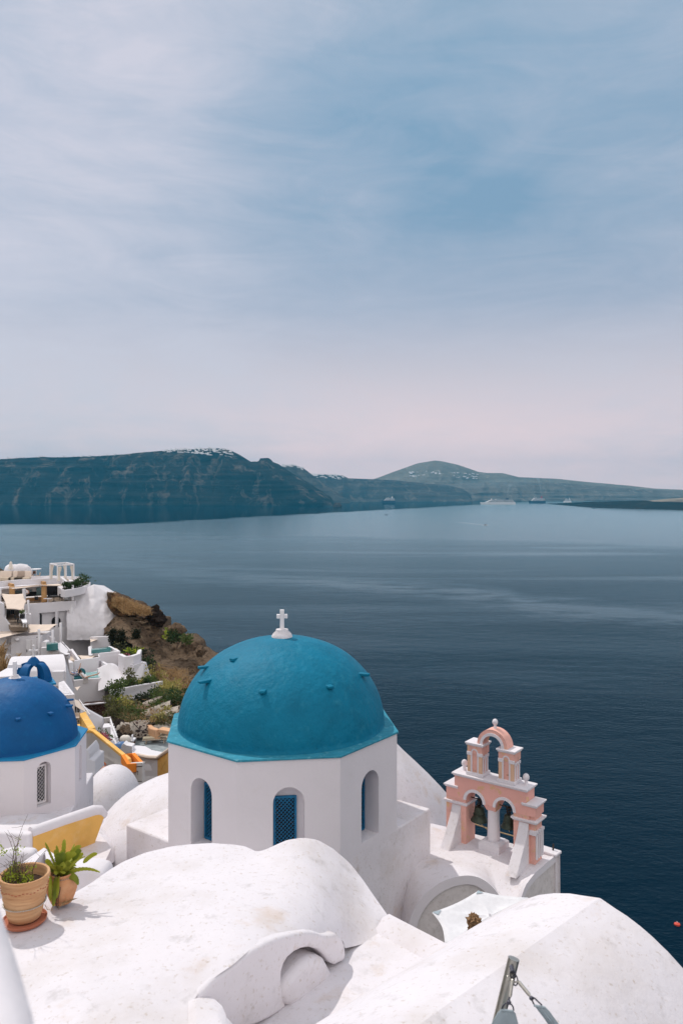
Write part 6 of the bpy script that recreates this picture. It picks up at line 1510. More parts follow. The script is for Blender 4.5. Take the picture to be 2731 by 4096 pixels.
solo('small_terrace', 'little walled white terrace with a sandy floor between the houses', 'terrace', white_far, lambda w: (wallpath(w, [P(*B(318, 492), 92.5), P(*B(365, 486), 93), P(*B(430, 530), 91)], 2.0, .3), wallpath(w, [P(*B(318, 600), 89), P(*B(470, 524), 90.5)], 2.5, .4)), bevel=0)
solo('curved_retaining_wall', 'big white curved retaining wall with a dip, above the long garden wall', 'wall', white_far, lambda w: w.__dict__.update(relief([B(*p) for p in [(318, 596), (390, 560), (470, 526), (520, 552), (570, 592), (620, 640), (655, 682), (665, 640), (690, 598), (740, 570), (800, 548), (860, 522), (905, 506), (940, 516), (952, 560), (985, 650), (1022, 745)]], [B(*p) for p in [(318, 900), (470, 850), (640, 800), (800, 790), (1022, 760)]], [(300, 89.5), (492, 88.5), (600, 89.5)], [(300, 87), (492, 86), (600, 88)], 80, 14, .12, .4, 0, 1.2, 2.2, 3, .3).__dict__), smooth=40, bevel=0)
solo('upper_planter', 'white planter wall with a raised right end holding flowering bushes', 'planter', white_far, lambda w: wallpath(w, [PZ(*B(*p), -18.0) for p in ((620, 392), (690, 428), (780, 418), (866, 390))] + [P(*B(888, 330), 98)], 2.4, .45), smooth=35, bevel=.05)
solo('lower_planter', 'white planter wall stepping down beside the steps to the pink flowers', 'planter', white_far, lambda w: wallpath(w, [PZ(*B(*p), -18.9) for p in ((672, 492), (740, 520), (800, 546), (900, 510), (925, 512), (890, 490))], 1.4, .4), smooth=35, bevel=.05)
solo('stone_steps', 'shaded grey steps between the corner house and the planters', 'steps', white_grey, lambda w: [tp_(w, B, [(615 - 8 * k, 470 + 36 * k), (690 - 8 * k, 490 + 36 * k), (690 - 8 * k, 460 + 36 * k), (615 - 8 * k, 450 + 36 * k)], -19.2 - .45 * k, -20.6 - .5 * k) for k in range(4)], bevel=0)
solo('garden_wall', 'long low white garden wall with plants spilling over it', 'wall', white_far, lambda w: w.ext([P(*B(472, 892), 81), P(*B(640, 868), 82), P(*B(800, 836), 83), P(*B(960, 808), 84.5), P(*B(1190, 770), 86), P(*B(1198, 872), 86), P(*B(1000, 950), 84.5), P(*B(860, 1032), 83), P(*B(590, 1060), 81.6), P(*B(472, 1040), 81)], (0, .45, 0)), bevel=.05)
so_w = MB(); so_w.add([P(*B(472, 885), 81.3), P(*B(1190, 765), 86.3), P(*B(1110, 760), 88), P(*B(1020, 745), 87.5), P(*B(800, 790), 86.5), P(*B(472, 850), 85.5)], [(0, 1, 2, 3, 4, 5)]); so_w.build('garden_soil', soil, smooth=0, kind='structure')

def shrub(fn, x, y, Y, r_, mat, lab, n=260, size=.3, group=None, name='shrub', cat='shrub', stem=True):
    p = P(*fn(x, y), Y); rx, ry, rz = r_ if hasattr(r_, '__len__') else (r_, r_ * .8, r_ * .8)
    t = thing(name, lab, cat, p - Vector((0, 0, rz * .9)), group)
    w = MB(); w.leaves(p, (rx, ry, rz), n, size, rr); w.build('foliage', mat, t, smooth=0, norm=False)
    w = MB()
    for k in range(4): w.tube([p - Vector((0, 0, rz)), p + Vector((rr.uniform(-.4, .4) * rx, rr.uniform(-.3, .3) * ry, -.3 * rz)), p + Vector((rr.uniform(-.7, .7) * rx, rr.uniform(-.5, .5) * ry, .4 * rz))], [.03, .025, .01], 5)
    w.build('stems', twig_m, t); return t
# climbing plants on the painted rock
for k, pl in enumerate(([(515, 70), (505, 140), (525, 200), (550, 270), (545, 320)], [(620, 90), (640, 160), (690, 230), (720, 290), (700, 330)], [(845, 75), (830, 150), (810, 220), (800, 300), (770, 350)], [(610, 180), (625, 230), (640, 300), (630, 330)])):
    w = MB()
    for i in range(40):
        q = i / 39 * (len(pl) - 1); a = int(min(q, len(pl) - 2)); f = q - a; x = pl[a][0] + (pl[a + 1][0] - pl[a][0]) * f; y = pl[a][1] + (pl[a + 1][1] - pl[a][1]) * f
        w.leaves(P(*B(x + rr.uniform(-26, 26), y), 103.2 - k * .2), (.5, .35, .45), 30, .26, rr)
    w.build('climbing_vine', leaf_vine, smooth=0, norm=False, label='dark climbing vine on the white painted rock, ' + ('farthest left of the row', 'second from the corner post, leaning right', 'rightmost, against the bare brown rock', 'short and tucked between two taller vines')[k], cat='vine')
shrub(B, 720, 345, 98.5, (2.6, 1.0, .9), leaf_vine, 'wide dark shaded hedge at the foot of the climbing vines', 700, .35)
shrub(B, 615, 320, 99.5, 1.1, leaf_o, 'pale olive bush above the planter beside the corner post', 200)
shrub(B, 700, 385, 96.5, (1.2, .7, .6), leaf_g, 'low green bush at the left of the upper planter', 180)
shrub(B, 800, 372, 97, (1.2, .7, .8), leaf_lime, 'bright lime bush at the right of the upper planter', 160)
shrub(B, 760, 455, 93.2, (1.0, .6, .6), leaf_pink, 'pink flowering bush in the lower planter', 170, .2)
shrub(B, 770, 505, 93, (1.4, .6, .6), leaf_g, 'green bush below the pink flowers', 200, .24)
shrub(B, 850, 515, 93.3, (1.1, .6, .45), leaf_d, 'dark low bush at the right end of the lower planter', 160, .22)
shrub(B, 960, 500, 95, (1.4, 1.0, 2.0), leaf_vine, 'tall dark bush in the shade of the brown cliff', 600, .3)
shrub(B, 1000, 590, 93, (1.0, .8, 1.6), leaf_d, 'dark green bush under the tall shaded one by the cliff', 300, .28)
gsh = 'mixed shrubs behind the garden wall'
for i, (x, y, Y, r_, mt_, lab) in enumerate([(520, 862, 82.5, (1.2, .6, .7), leaf_d, 'dark bush at the left end behind the garden wall'), (600, 840, 82.8, (1.4, .7, .8), leaf_g, 'green bush beside the slender sapling behind the garden wall'), (690, 830, 83.5, (1.3, .7, .7), leaf_d, 'dark green bush below the feathery young tree'), (700, 782, 84.5, (1.3, .7, .8), leaf_o, 'olive bush behind the feathery young tree'), (790, 800, 84.3, (1.2, .7, .7), leaf_g, 'green bush left of the yellow spiky plant'), (930, 785, 85.3, (1.2, .6, .6), leaf_d, 'dark bush right of the yellow spiky plant'), (1000, 770, 86, (1.2, .6, .6), leaf_g, 'green bush near the right end of the garden wall'), (1070, 752, 86.8, (1.0, .6, .5), leaf_g, 'small green bush at the right end of the garden wall')]):
    shrub(B, x, y, Y, r_, mt_, lab, 240, .26, gsh)
shrub(B, 755, 715, 85, (.9, .6, 1.3), leaf_o, 'feathery young tree rising from the garden before the curved wall', 200, .3, None, 'young_tree', 'tree')
sp = MB(); p = P(*B(872, 808), 84.6)
for k in range(26):
    a = rr.uniform(0, 6.28); d = Vector((math.cos(a), math.sin(a) * .6, rr.uniform(.4, 1.5))).normalized() * rr.uniform(.8, 1.2); s_ = Vector((-d.y, d.x, 0)).normalized() * .06; sp.add([p - s_, p + s_, p + d], [(0, 1, 2)])
sp.build('spiky_plant', leaf_y, smooth=0, norm=False, label='yellow green spiky rosette plant behind the garden wall', cat='plant')
sap = thing('sapling', 'slender young tree with sparse leaves in front of the garden wall', 'tree', P(*B(560, 1010), 80))
w = MB(); tr = [P(*B(556, 1010), 80), P(*B(545, 900), 80), P(*B(580, 830), 80), P(*B(600, 770), 80)]; w.tube(tr, [.05, .045, .03, .012], 6); w.tube([tr[1], P(*B(600, 880), 79.8)], [.03, .01], 5); w.tube([tr[1], P(*B(520, 850), 79.8)], [.03, .01], 5); w.build('trunk', twig_m, sap)
w = MB(); [w.leaves(P(*B(x, y), 79.9), (.55, .4, .5), 55, .24, rr) for x, y in ((600, 775), (620, 830), (570, 830), (540, 870), (610, 900), (530, 910), (570, 950), (600, 970), (525, 960))]; w.build('crown', leaf_g, sap, smooth=0, norm=False)
# slope bushes
for i, (x, y, Y, r_, mt_, n, lab) in enumerate([
    (560, 1040, 79.5, (1.6, 1.0, 1.0), leaf_o, 420, 'olive bush under the slender sapling'), (590, 1200, 77, (1.5, 1.2, 2.4), leaf_o, 1300, 'large feathery olive bush beside the dark red stone base'),
    (650, 1120, 78, (1.5, 1.0, 1.3), leaf_y, 420, 'yellowing bush right of the large olive bush'), (730, 1090, 79, (1.3, .8, .8), leaf_o, 260, 'olive bush below the garden wall'), (830, 1200, 76.5, (1.9, 1.2, 1.1), leaf_g, 520, 'rounded green bush on the rocky terrace'),
    (780, 1250, 76, (1.1, .8, .8), leaf_o, 220, 'small olive bush below the rounded green one'), (880, 1300, 75, (1.3, .8, .6), leaf_g, 220, 'low green bush above the rubble wall'), (1120, 1085, 78, (1.1, .7, .7), leaf_g, 260, 'small green bush between two pumice walls'),
    (1270, 1020, 80, (2.2, 1.4, 1.3), leaf_g, 600, 'broad green bush above the pumice wall'), (1390, 1050, 79, (1.6, 1.2, 1.6), leaf_d, 500, 'dark green bush close to the teal dome'), (1250, 910, 83, (2.0, 1.2, 1.2), leaf_y, 520, 'yellow flowering bush right of the garden wall end'),
    (1300, 870, 85, (1.6, 1.0, 1.0), leaf_y, 380, 'yellow flowering bush higher on the slope'), (1070, 690, 88, (1.6, 1.0, 1.4), leaf_y, 420, 'yellow flowering bush below the brown cliff'), (1010, 985, 81.5, (1.7, .9, .8), leaf_d, 320, 'dark creeping bush under the garden wall'), (900, 1020, 80.8, (1.7, .9, .7), leaf_vine, 320, 'dark low bush hugging the foot of the garden wall'),
    (1130, 930, 83, (1.5, .9, .8), leaf_d, 300, 'dark bush below the right end of the garden wall'), (1190, 960, 81.5, (1.4, .9, .8), leaf_o, 260, 'olive tuft below the yellow flowering bush'), (1240, 1290, 73.5, (1.5, .8, .7), leaf_o, 280, 'olive bush on the pumice wall above the loungers'), (1140, 1270, 74, (1.0, .7, .7), leaf_y, 200, 'yellowish bush at the left end above the loungers'),
    (680, 1330, 73.5, (1.5, .9, 1.0), leaf_o, 300, 'olive bush at the top of the rubble retaining wall'), (1240, 1170, 76.5, (.8, .6, .6), leaf_y, 160, 'small yellowish bush between the pumice blocks'), (640, 1390, 72.6, (.9, .7, .6), leaf_dry, 150, 'dry brown bush above the stairs'), (610, 1075, 79, (1.0, .7, .8), leaf_lime, 160, 'lime green sprig bush below the sapling')]):
    shrub(B, x, y, Y, r_, mt_, lab, n, .26)
shrub(G, 960, 740, 103, (1.6, 1.2, 1.3), leaf_d, 'dark green bush under the overhanging boulder', 420, .35); shrub(G, 905, 670, 104, (1.3, 1, .9), leaf_lime, 'bright lime bush beside the overhanging boulder', 260, .32); shrub(G, 1080, 755, 101.5, (1.2, 1, .9), leaf_g, 'green bush on the cliff edge right of the boulder', 260, .32)
dg = MB()
for k in range(260):
    x, y = rr.uniform(1160, 1520), rr.uniform(640, 1180); dg.blades(P(*B(x, y), 95 - (y - 640) / 540 * 17), .9, .6, 6, .8, .04, rr, .6)
for k in range(120):
    x, y = rr.uniform(640, 1300), rr.uniform(1020, 1330); dg.blades(P(*B(x, y), 81 - (y - 1020) / 310 * 8), .7, .5, 5, .45, .03, rr, .6)
dg.build('wild_grass', leaf_dry, smooth=0, norm=False, kind='stuff')
rd = MB()
for k in range(9):
    a = P(*B(1120 + 5 * k, 750), 87); e_ = P(*B(1150 + rr.uniform(0, 260), 520 + rr.uniform(0, 150)), 87); m1 = a.lerp(e_, .5) + Vector((-.7, 0, .9)); rd.tube([a, m1, e_, e_ + Vector((.7, 0, -.25))], [.04, .03, .02, .01], 5)
rd.build('dry_flower_stalks', leaf_dry, smooth=60, label='tall bent dry flower stalks arching before the brown cliff', cat='plant')
# rocky slope surface and stone terrace walls
relief([B(*p) for p in [(455, 1010), (600, 1030), (860, 1010), (1000, 950), (1195, 865), (1260, 830), (1340, 790), (1420, 800), (1560, 900)]], [B(*p) for p in [(455, 1330), (600, 1420), (800, 1400), (1000, 1340), (1200, 1360), (1320, 1420), (1560, 1500)]], [(430, 81.5), (560, 83.5), (660, 88), (780, 92)], [(430, 73.5), (760, 73)], 70, 40, .55, .5, 0, 3, 7.7, 5, .2).build('rocky_slope', scrub, smooth=180, kind='structure')
def stonewall(pts_t, pts_b, Yt, Yb, mat, lab, th=1.2, o=0.0):
    t = relief([B(*p) for p in pts_t], [B(*p) for p in pts_b], Yt, Yb, 40, 12, .22, 1.1, .15, th, o, 4, .3); return t.build('stone_wall', mat, smooth=70, label=lab, cat='wall')
stonewall([(800, 1120), (900, 1070), (1000, 1030), (1100, 990), (1190, 975)], [(800, 1160), (900, 1150), (1000, 1100), (1100, 1060), (1190, 1010)], [(500, 78.6), (650, 80)], [(500, 78), (650, 79.4)], rubble_dark, 'dark dry stone terrace wall under the garden wall')
stonewall([(905, 1185), (1000, 1140), (1100, 1100), (1200, 1060), (1300, 1035)], [(905, 1270), (1000, 1290), (1100, 1290), (1200, 1210), (1300, 1130)], [(500, 76.6), (690, 78)], [(500, 75.6), (690, 77)], pumice, 'pale pumice terrace wall with dark stones, middle of the slope', 1.2, 3)
stonewall([(1150, 1190), (1230, 1160), (1320, 1128), (1412, 1108)], [(1150, 1220), (1230, 1230), (1320, 1240), (1412, 1180)], [(500, 75.4), (720, 77)], [(500, 75), (720, 76)], pumice, 'short pale pumice wall close to the teal dome', 1.0, 5)
stonewall([(745, 1335), (850, 1318), (960, 1330), (1015, 1345), (1050, 1410)], [(745, 1560), (850, 1560), (960, 1520), (1015, 1490), (1050, 1465)], [(500, 72.5), (620, 73.5)], [(500, 71.5), (620, 73)], rubble_dark, 'rubble retaining wall behind the grey terrace')
stonewall([(1060, 1370), (1150, 1350), (1250, 1350), (1330, 1370)], [(1060, 1400), (1150, 1420), (1250, 1440), (1330, 1450)], [(500, 73.5), (720, 73.5)], [(500, 73), (720, 72.8)], pumice, 'low pumice bank behind the peach kerb wall', 1.0, 8)
for k, (x, y, r_, mt_) in enumerate([(590, 1400, .9, lava), (660, 1430, .8, pumice), (600, 1470, .8, pumice), (690, 1480, .9, tuff), (600, 1560, .9, lava), (660, 1530, .7, tuff), (740, 1430, .8, pumice), (570, 1620, .7, lava), (720, 1540, .6, lava), (640, 1600, .5, tuff)]):
    boulder(B, x, y, 72 - (y - 1400) / 220 * 2, r_ * .75, mt_, ['dark rock at the head of the rockery by the stairs', 'speckled rock second down in the stair rockery', 'speckled rock beside the stair railing', 'brown rock in the middle of the rockery', 'dark rock below the stair railing', 'brown rock behind the table with white balls', 'speckled rock against the rubble retaining wall', 'dark rock at the foot of the stairs', 'small dark rock behind the wooden table', 'small brown rock left of the wooden table'][k], .5)
hp = MB(); hp.tube([P(*B(x, y), 72.2) for x, y in ((790, 1320), (830, 1370), (880, 1425), (930, 1445), (980, 1410), (1000, 1370))], .035, 8); hp.build('water_hose', black_p, label='black water hose looping down the rubble retaining wall', cat='hose')

# white staircase ---------------------------------------------------------------------------------
SC_ = thing('staircase', 'white outdoor staircase with dark treads and a white handrail', 'staircase', P(*B(500, 1700), 66))
w = MB(); tr = MB()
for k in range(10):
    q = k / 9; x0, x1 = 382 + 95 * q, 505 + 92 * q; y = 1375 + 310 * q; Yk = 71.2 - 6.2 * q; dp = .75
    a, b = P(*B(x0, y), Yk), P(*B(x1, y), Yk); h = 1.0
    w.ext([a, b, b - Vector((0, 0, 3)), a - Vector((0, 0, 3))], (0, .72, 0))
w.build('steps', white_far, SC_, smooth=0)
w = MB(); vs(w, B, [(60, 1085), (170, 1160), (378, 1275), (382, 1480), (340, 1500), (60, 1450)], 70, 72, .4); w.build('side_wall', white_far, SC_, smooth=0, bevel=.03)
w = MB(); vs(w, B, [(378, 1275), (480, 1262), (490, 1380), (380, 1400)], 74, 73.8, .3); w.build('landing_wall', white_grey, SC_, smooth=0)
w = MB(); tp_(w, B, [(380, 1400), (490, 1390), (470, 1340), (400, 1345)], -19.5, -22); w.build('landing', white_far, SC_, smooth=0)
w = MB(); w.tube([P(*B(486, 1282), 72), P(*B(520, 1390), 69.5), P(*B(575, 1535), 66.5)], .07, 8)
for x, y, y2, Yk in ((489, 1290, 1400, 72), (515, 1375, 1460, 70), (552, 1480, 1620, 67.5), (573, 1530, 1600, 66.5)): w.tube([P(*B(x, y), Yk), P(*B(x, y2), Yk)], .06, 6)
w.build('handrail', white_paint, SC_)
# ochre topped stair ramp with orange planter ---------------------------------------------------------
RS = thing('ochre_stair_house', 'grey rendered house side with an ochre topped stair parapet and orange planter', 'building', P(*B(600, 2000), 50))
cream2 = greywall
w = MB(); yl = lambda x: 52 - 6 * (x - 155) / 765
def pl(mb, pts, back): mb.ext([P(*B(x, y), yl(x)) for x, y in pts], (0.1, .22, 0))
pl(w, [(155, 1475), (232, 1470), (740, 1890), (920, 1880), (920, 2130), (620, 2130), (280, 1712), (278, 1922), (155, 2050)], .9); w.build('render_wall', greywall, RS, smooth=0)
w = MB(); pl(w, [(280, 1712), (620, 2130), (278, 2130)], .1)
w = MB(); w.ext([P(*B(278, 1700), 53), P(*B(640, 1960), 51), P(*B(560, 2130), 51), P(*B(278, 2130), 53)], (0, .2, 0)); w.build('recess_wall', orange, RS, smooth=0)
w = MB(); w.ext([P(*B(360, 1760), 52.6), P(*B(520, 1900), 51.5), P(*B(500, 1935), 51.5), P(*B(420, 1870), 52)], (0, .25, 0)); w.build('shadow_slab', dark, RS, smooth=0)  # dark slab standing for the shadow inside the recess
w = MB(); vs(w, B, [(278, 1890), (380, 1868), (385, 1895), (278, 1920)], 50.8, 50.6, .8); vs(w, B, [(360, 1860), (362, 1835), (410, 1815), (418, 1880), (490, 1885), (480, 1900), (380, 1900)], 51, 50.6, .5); w.build('built_in_bench', orange, RS, smooth=0, bevel=.03)
w = MB(); q = [P(*B(x, y), yl(x)) for x, y in ((155, 1440), (205, 1430), (245, 1445), (725, 1835), (740, 1890), (235, 1470), (155, 1472))]; w.ext([p + Vector((0, -.03, 0)) for p in q], (.12, .30, 0)); w.build('ochre_coping', ochre, RS, smooth=0, bevel=.02)
w = MB(); z = -15.75; pts = [PZ(*B(*p), z) for p in ((735, 1892), (918, 1880), (800, 1748), (655, 1765))]; wallpath(w, pts, .5, .22, True); w.build('orange_planter', orange, RS, smooth=0, bevel=.02)
w = MB(); w.prism([p + Vector((0, 0, 0)) for p in pts], z - 1.1, z - .95); w.build('planter_soil', soil, RS, smooth=0)
w = MB(); w.tube([P(*B(x, y), yl(x) - .05) for x, y in ((620, 1965), (740, 1945), (920, 1925))], .02, 5); w.tube([P(*B(x, y), yl(x) - .05) for x, y in ((680, 2010), (860, 1992), (860, 2045))], .015, 5); w.build('cable', dark, RS)
solo('patio_block', 'small white block with a flat top in front of the orange recess', 'block', white_far, lambda w: (tp_(w, B, [(305, 1925), (395, 1925), (405, 1888), (315, 1888)], -17.0, -17.5)), bevel=.02)
solo('patio_floor', 'strip of white patio floor beside the orange recess', 'terrace', white_far, lambda w: tp_(w, B, [(280, 1960), (600, 1960), (480, 1900), (280, 1920)], -17.4, -18.5), bevel=0)
solo('folded_awning', 'faded terracotta folded cloth lying on the white patio', 'cloth', M('faded brick cloth', (.42, .23, .17), .9, .1, 4, .2, 20, .01), lambda w: w.ext([P(*B(285, 1980), 46), P(*B(310, 1945), 46), P(*B(470, 1935), 46), P(*B(520, 1960), 45.5), P(*B(330, 1985), 45.6)], (0, .5, -.1)), bevel=.02)
solo('white_annexe', 'small white rounded annexe between the blue domed church and the ochre stair', 'building', white_far, lambda w: vs(w, B, [(155, 2060), (155, 1690), (180, 1715), (205, 1770), (215, 1835), (275, 1850), (278, 2060)], 40, 40.5, 1.6), bevel=.05)
# canopy terrace with director chair
CT = thing('awning', 'beige slanting fabric awning on a thin white frame above the director chair', 'awning', P(*B(100, 1400), 60))
w = MB(); cn = [P(*B(-10, 1010), 62), P(*B(62, 1035), 63), P(*B(208, 1222), 59), P(*B(0, 1100), 58)]; rows = [[cn[0].lerp(cn[3], k / 6) + Vector((0, 0, -.0)) for k in range(7)], [cn[1].lerp(cn[2], k / 6) + Vector((0, 0, -.12 * math.sin(k / 6 * 3.1))) for k in range(7)]]; w.grid(rows); o = w.build('cloth', beige, CT, smooth=0); s_ = o.modifiers.new('c', 'SOLIDIFY'); s_.thickness = .02
w = MB(); w.tube([cn[2], P(*B(165, 1290), 59), P(*B(163, 1400), 59)], .03, 6); w.tube([cn[1] + Vector((0, 0, .1)), cn[2] + Vector((0, 0, .02))], .03, 6); w.tube([P(*B(30, 1090), 61), P(*B(30, 1230), 61)], .05, 6); w.tube([P(*B(68, 1130), 61), P(*B(68, 1240), 61)], .05, 6); w.build('frame', white_paint, CT)
DCH = thing('director_chair', 'folding director chair with wooden crossed legs on the ochre balcony', 'chair', P(*B(30, 1355), 57))
w = MB()
for a, b in (((0, 1360), (62, 1265)), ((62, 1360), (0, 1265)), ((66, 1365), (66, 1190)), ((4, 1365), (4, 1190))): w.bar(P(*B(*a), 57), P(*B(*b), 57), .05)
w.build('wooden_frame', wood_pale, DCH, smooth=0)
w = MB(); vs(w, B, [(0, 1262), (66, 1262), (66, 1275), (0, 1275)], 57, 57, .5); w.build('seat', beige, DCH, smooth=0)
w = MB(); vs(w, B, [(0, 1200), (66, 1195), (66, 1250), (0, 1255)], 57.3, 57.3, .04); w.build('backrest', beige, DCH, smooth=0)
solo('ochre_balcony', 'ochre walled balcony running behind the blue church ledge', 'balcony', ochre, lambda w: (w.ext([P(*B(62, 1205), 57.5), P(*B(90, 1260), 57), P(*B(190, 1425), 54), P(*B(200, 1470), 54), P(*B(60, 1470), 57)], (.3, .5, 0)), tp_(w, B, [(-60, 1400), (75, 1400), (75, 1350), (-60, 1350)], -14.6, -15.5)), bevel=.02)
shrub(B, 112, 1242, 60, (.5, .3, .4), leaf_o, 'sparse little plant on the ochre balcony', 40, .2); shrub(B, 360, 1530, 66, (1.1, .8, .8), leaf_g, 'green bush beside the staircase foot', 240, .24); shrub(B, 420, 1565, 64.5, (.6, .5, .8), leaf_pink, 'red flowering bush beside the staircase foot', 140, .2)

# grey terrace with loungers ---------------------------------------------------------------------------
zt = -22.4
GT = MB(); tp_(GT, B, [(800, 1660), (835, 1560), (1050, 1478), (1060, 1420), (1140, 1420), (1330, 1510), (1420, 1560), (1420, 1760), (1180, 1730), (1040, 1692), (930, 1640)], zt, zt - 1.5); GT.build('grey_terrace', grey_floor, smooth=0, label='grey painted sun terrace carrying the wooden loungers', cat='terrace')
PK = MB(); wallpath(PK, [P(*B(958, 1300), 74.5), P(*B(1000, 1345), 73.5), P(*B(1050, 1395), 72.6), P(*B(1135, 1425), 71.5)], .9, .5); PK.build('peach_kerb', M('peach plaster', (.68, .40, .23), .9, .06, 2, .2, 10, .02), smooth=40, bevel=.08, label='thin curving peach kerb wall climbing from the grey terrace', cat='wall')
PB = MB(); PB.ext([P(*B(1136, 1420), 71.4), P(*B(1310, 1452), 70.6), P(*B(1310, 1508), 70.6), P(*B(1132, 1470), 71.4)], (.2, .8, 0)); PB.build('peach_parapet', bpy.data.materials['peach plaster'], smooth=0, bevel=.06, label='thick peach parapet block with a small drain hole by the loungers', cat='wall')
def lounger(x, y, lab):
    p = PZ(*B(x, y), zt); t = thing('sun_lounger', lab, 'sun lounger', p, 'wooden sun loungers on the grey terrace')
    ux = Vector((.985, .17, 0)); uy = Vector((-.17, .985, 0))
    def X(a, b, h): return p + ux * a + uy * b + Vector((0, 0, h))
    w = MB(); 
    for k in range(17): u = -1.0 + k * .127; w.hexa([X(u, -.36, .40), X(u + .09, -.36, .40), X(u + .09, .36, .40), X(u, .36, .40), X(u, -.36, .43), X(u + .09, -.36, .43), X(u + .09, .36, .43), X(u, .36, .43)])
    for b in (-.37, .37): w.hexa([X(-1.05, b - .03, .34), X(1.2, b - .03, .34), X(1.2, b + .03, .34), X(-1.05, b + .03, .34), X(-1.05, b - .03, .42), X(1.2, b - .03, .42), X(1.2, b + .03, .42), X(-1.05, b + .03, .42)])
    w.build('slatted_frame', wood_pale, t, smooth=0)
    for a in (-.7, .85):
        for b in (-.34, .34): w = MB(); w.bar(X(a, b, 0), X(a, b, .36), .07); w.build('leg', wood_pale, t, smooth=0)
    w = MB(); w.hexa([X(-1.0, -.33, .435), X(.15, -.33, .435), X(.15, .33, .435), X(-1.0, .33, .435), X(-1.0, -.33, .51), X(.15, -.33, .51), X(.15, .33, .51), X(-1.0, .33, .51)]); w.hexa([X(.15, -.33, .44), X(.85, -.33, .78), X(.85, .33, .78), X(.15, .33, .44), X(.12, -.33, .52), X(.82, -.33, .86), X(.82, .33, .86), X(.12, .33, .52)]); w.build('mattress', M('khaki mattress', (.34, .30, .22), .9, .06, 4, .1, 20, .01), t, smooth=0, bevel=.02)
lounger(1085, 1605, 'wooden sun lounger with khaki mattress, nearer of the pair'); lounger(1135, 1556, 'wooden sun lounger with raised back, farther of the pair')
TBL = thing('garden_table', 'low wooden table with a bench holding white balls, on the grey terrace', 'table', P(*B(730, 1630), 68))
w = MB(); vs(w, B, [(650, 1580), (795, 1578), (800, 1592), (652, 1594)], 67.5, 67.5, .9); w.build('table_top', white_paint, TBL, smooth=0)
for x in (662, 760, 790): w = MB(); w.bar(P(*B(x, 1590), 67.6), P(*B(x, 1632), 67.6), .12); w.build('leg', wood_pale, TBL, smooth=0)
w = MB(); w.bar(P(*B(785, 1500), 67.8), P(*B(782, 1600), 67.8), .3, .1); w.build('upright_board', white_paint, TBL, smooth=0)
w = MB(); vs(w, B, [(655, 1596), (820, 1596), (815, 1632), (660, 1630)], 67.9, 67.9, .3); w.build('dark_skirt', wood_dark, TBL, smooth=0)
for k, (x, lab) in enumerate(((672, 'round cream ball on the left of the garden table'), (708, 'round cream ball on the right of the garden table'))): solo('ball', lab, 'ball', curtain_m, lambda w: w.ball(P(*B(x, 1560), 67.4), .36, 16), smooth=170, bevel=0)
solo('rubbish_bag', 'blue plastic sack slumped at the foot of the staircase', 'bag', M('blue plastic', (.08, .17, .34), .4, .15, 3, .4, 6, .05), lambda w: w.ball(P(*B(622, 1675), 64), (.62, .5, .48), 18, .15, 1.5), smooth=170, bevel=0)
solo('rough_white_wall', 'bright white roughly plastered wall end behind the blue sack', 'wall', white_far, lambda w: vs(w, B, [(600, 1760), (640, 1640), (665, 1615), (700, 1640), (782, 1655), (780, 1745), (600, 1765)], 63, 62.5, .8), bevel=.05)
solo('white_flat_roof', 'white flat roof with a wavy edge below the grey terrace', 'roof', white_far, lambda w: tp_(w, B, [(780, 1745), (800, 1660), (830, 1640), (960, 1650), (1050, 1700), (1180, 1728), (1290, 1725), (1150, 1800), (860, 1775)], -20.2, -22.5), bevel=.03)
OC = thing('ochre_house', 'ochre walled house with a white roof edge beside the teal domed church', 'building', P(*B(1200, 2030), 52))
w = MB(); w.ext([P(*B(1128, 1815), 55), P(*B(1330, 1668), 52), P(*B(1420, 1610), 51), P(*B(1420, 2060), 51), P(*B(1128, 2060), 55)], (.4, 1.0, 0)); w.build('ochre_wall', ochre, OC, smooth=0)
w = MB(); w.ext([P(*B(840, 1765), 57), P(*B(1000, 1800), 56), P(*B(1130, 1808), 55), P(*B(1128, 2060), 55), P(*B(915, 2060), 57)], (0, .6, 0)); w.build('white_wall', white_far, OC, smooth=0)
w = MB(); q = [P(*B(840, 1768), 56.9), P(*B(1000, 1802), 55.9), P(*B(1130, 1808), 54.9), P(*B(1330, 1664), 51.9), P(*B(1420, 1606), 50.9)]; w.tube(q, .13, 8); w.build('peach_roof_edge', beige, OC)
w = MB(); 
n = 12; 
rows = [[P(*B(930 + 100 * 0 + 60 * (1 - math.cos(math.pi * i / n)), 1985 - 95 * math.sin(math.pi * i / n)), Yk) for i in range(n + 1)] for Yk in (50, 53)]
w.grid(rows); w.f.append(tuple(range(n + 1))); w.build('barrel_vault', white_far, OC, smooth=30)

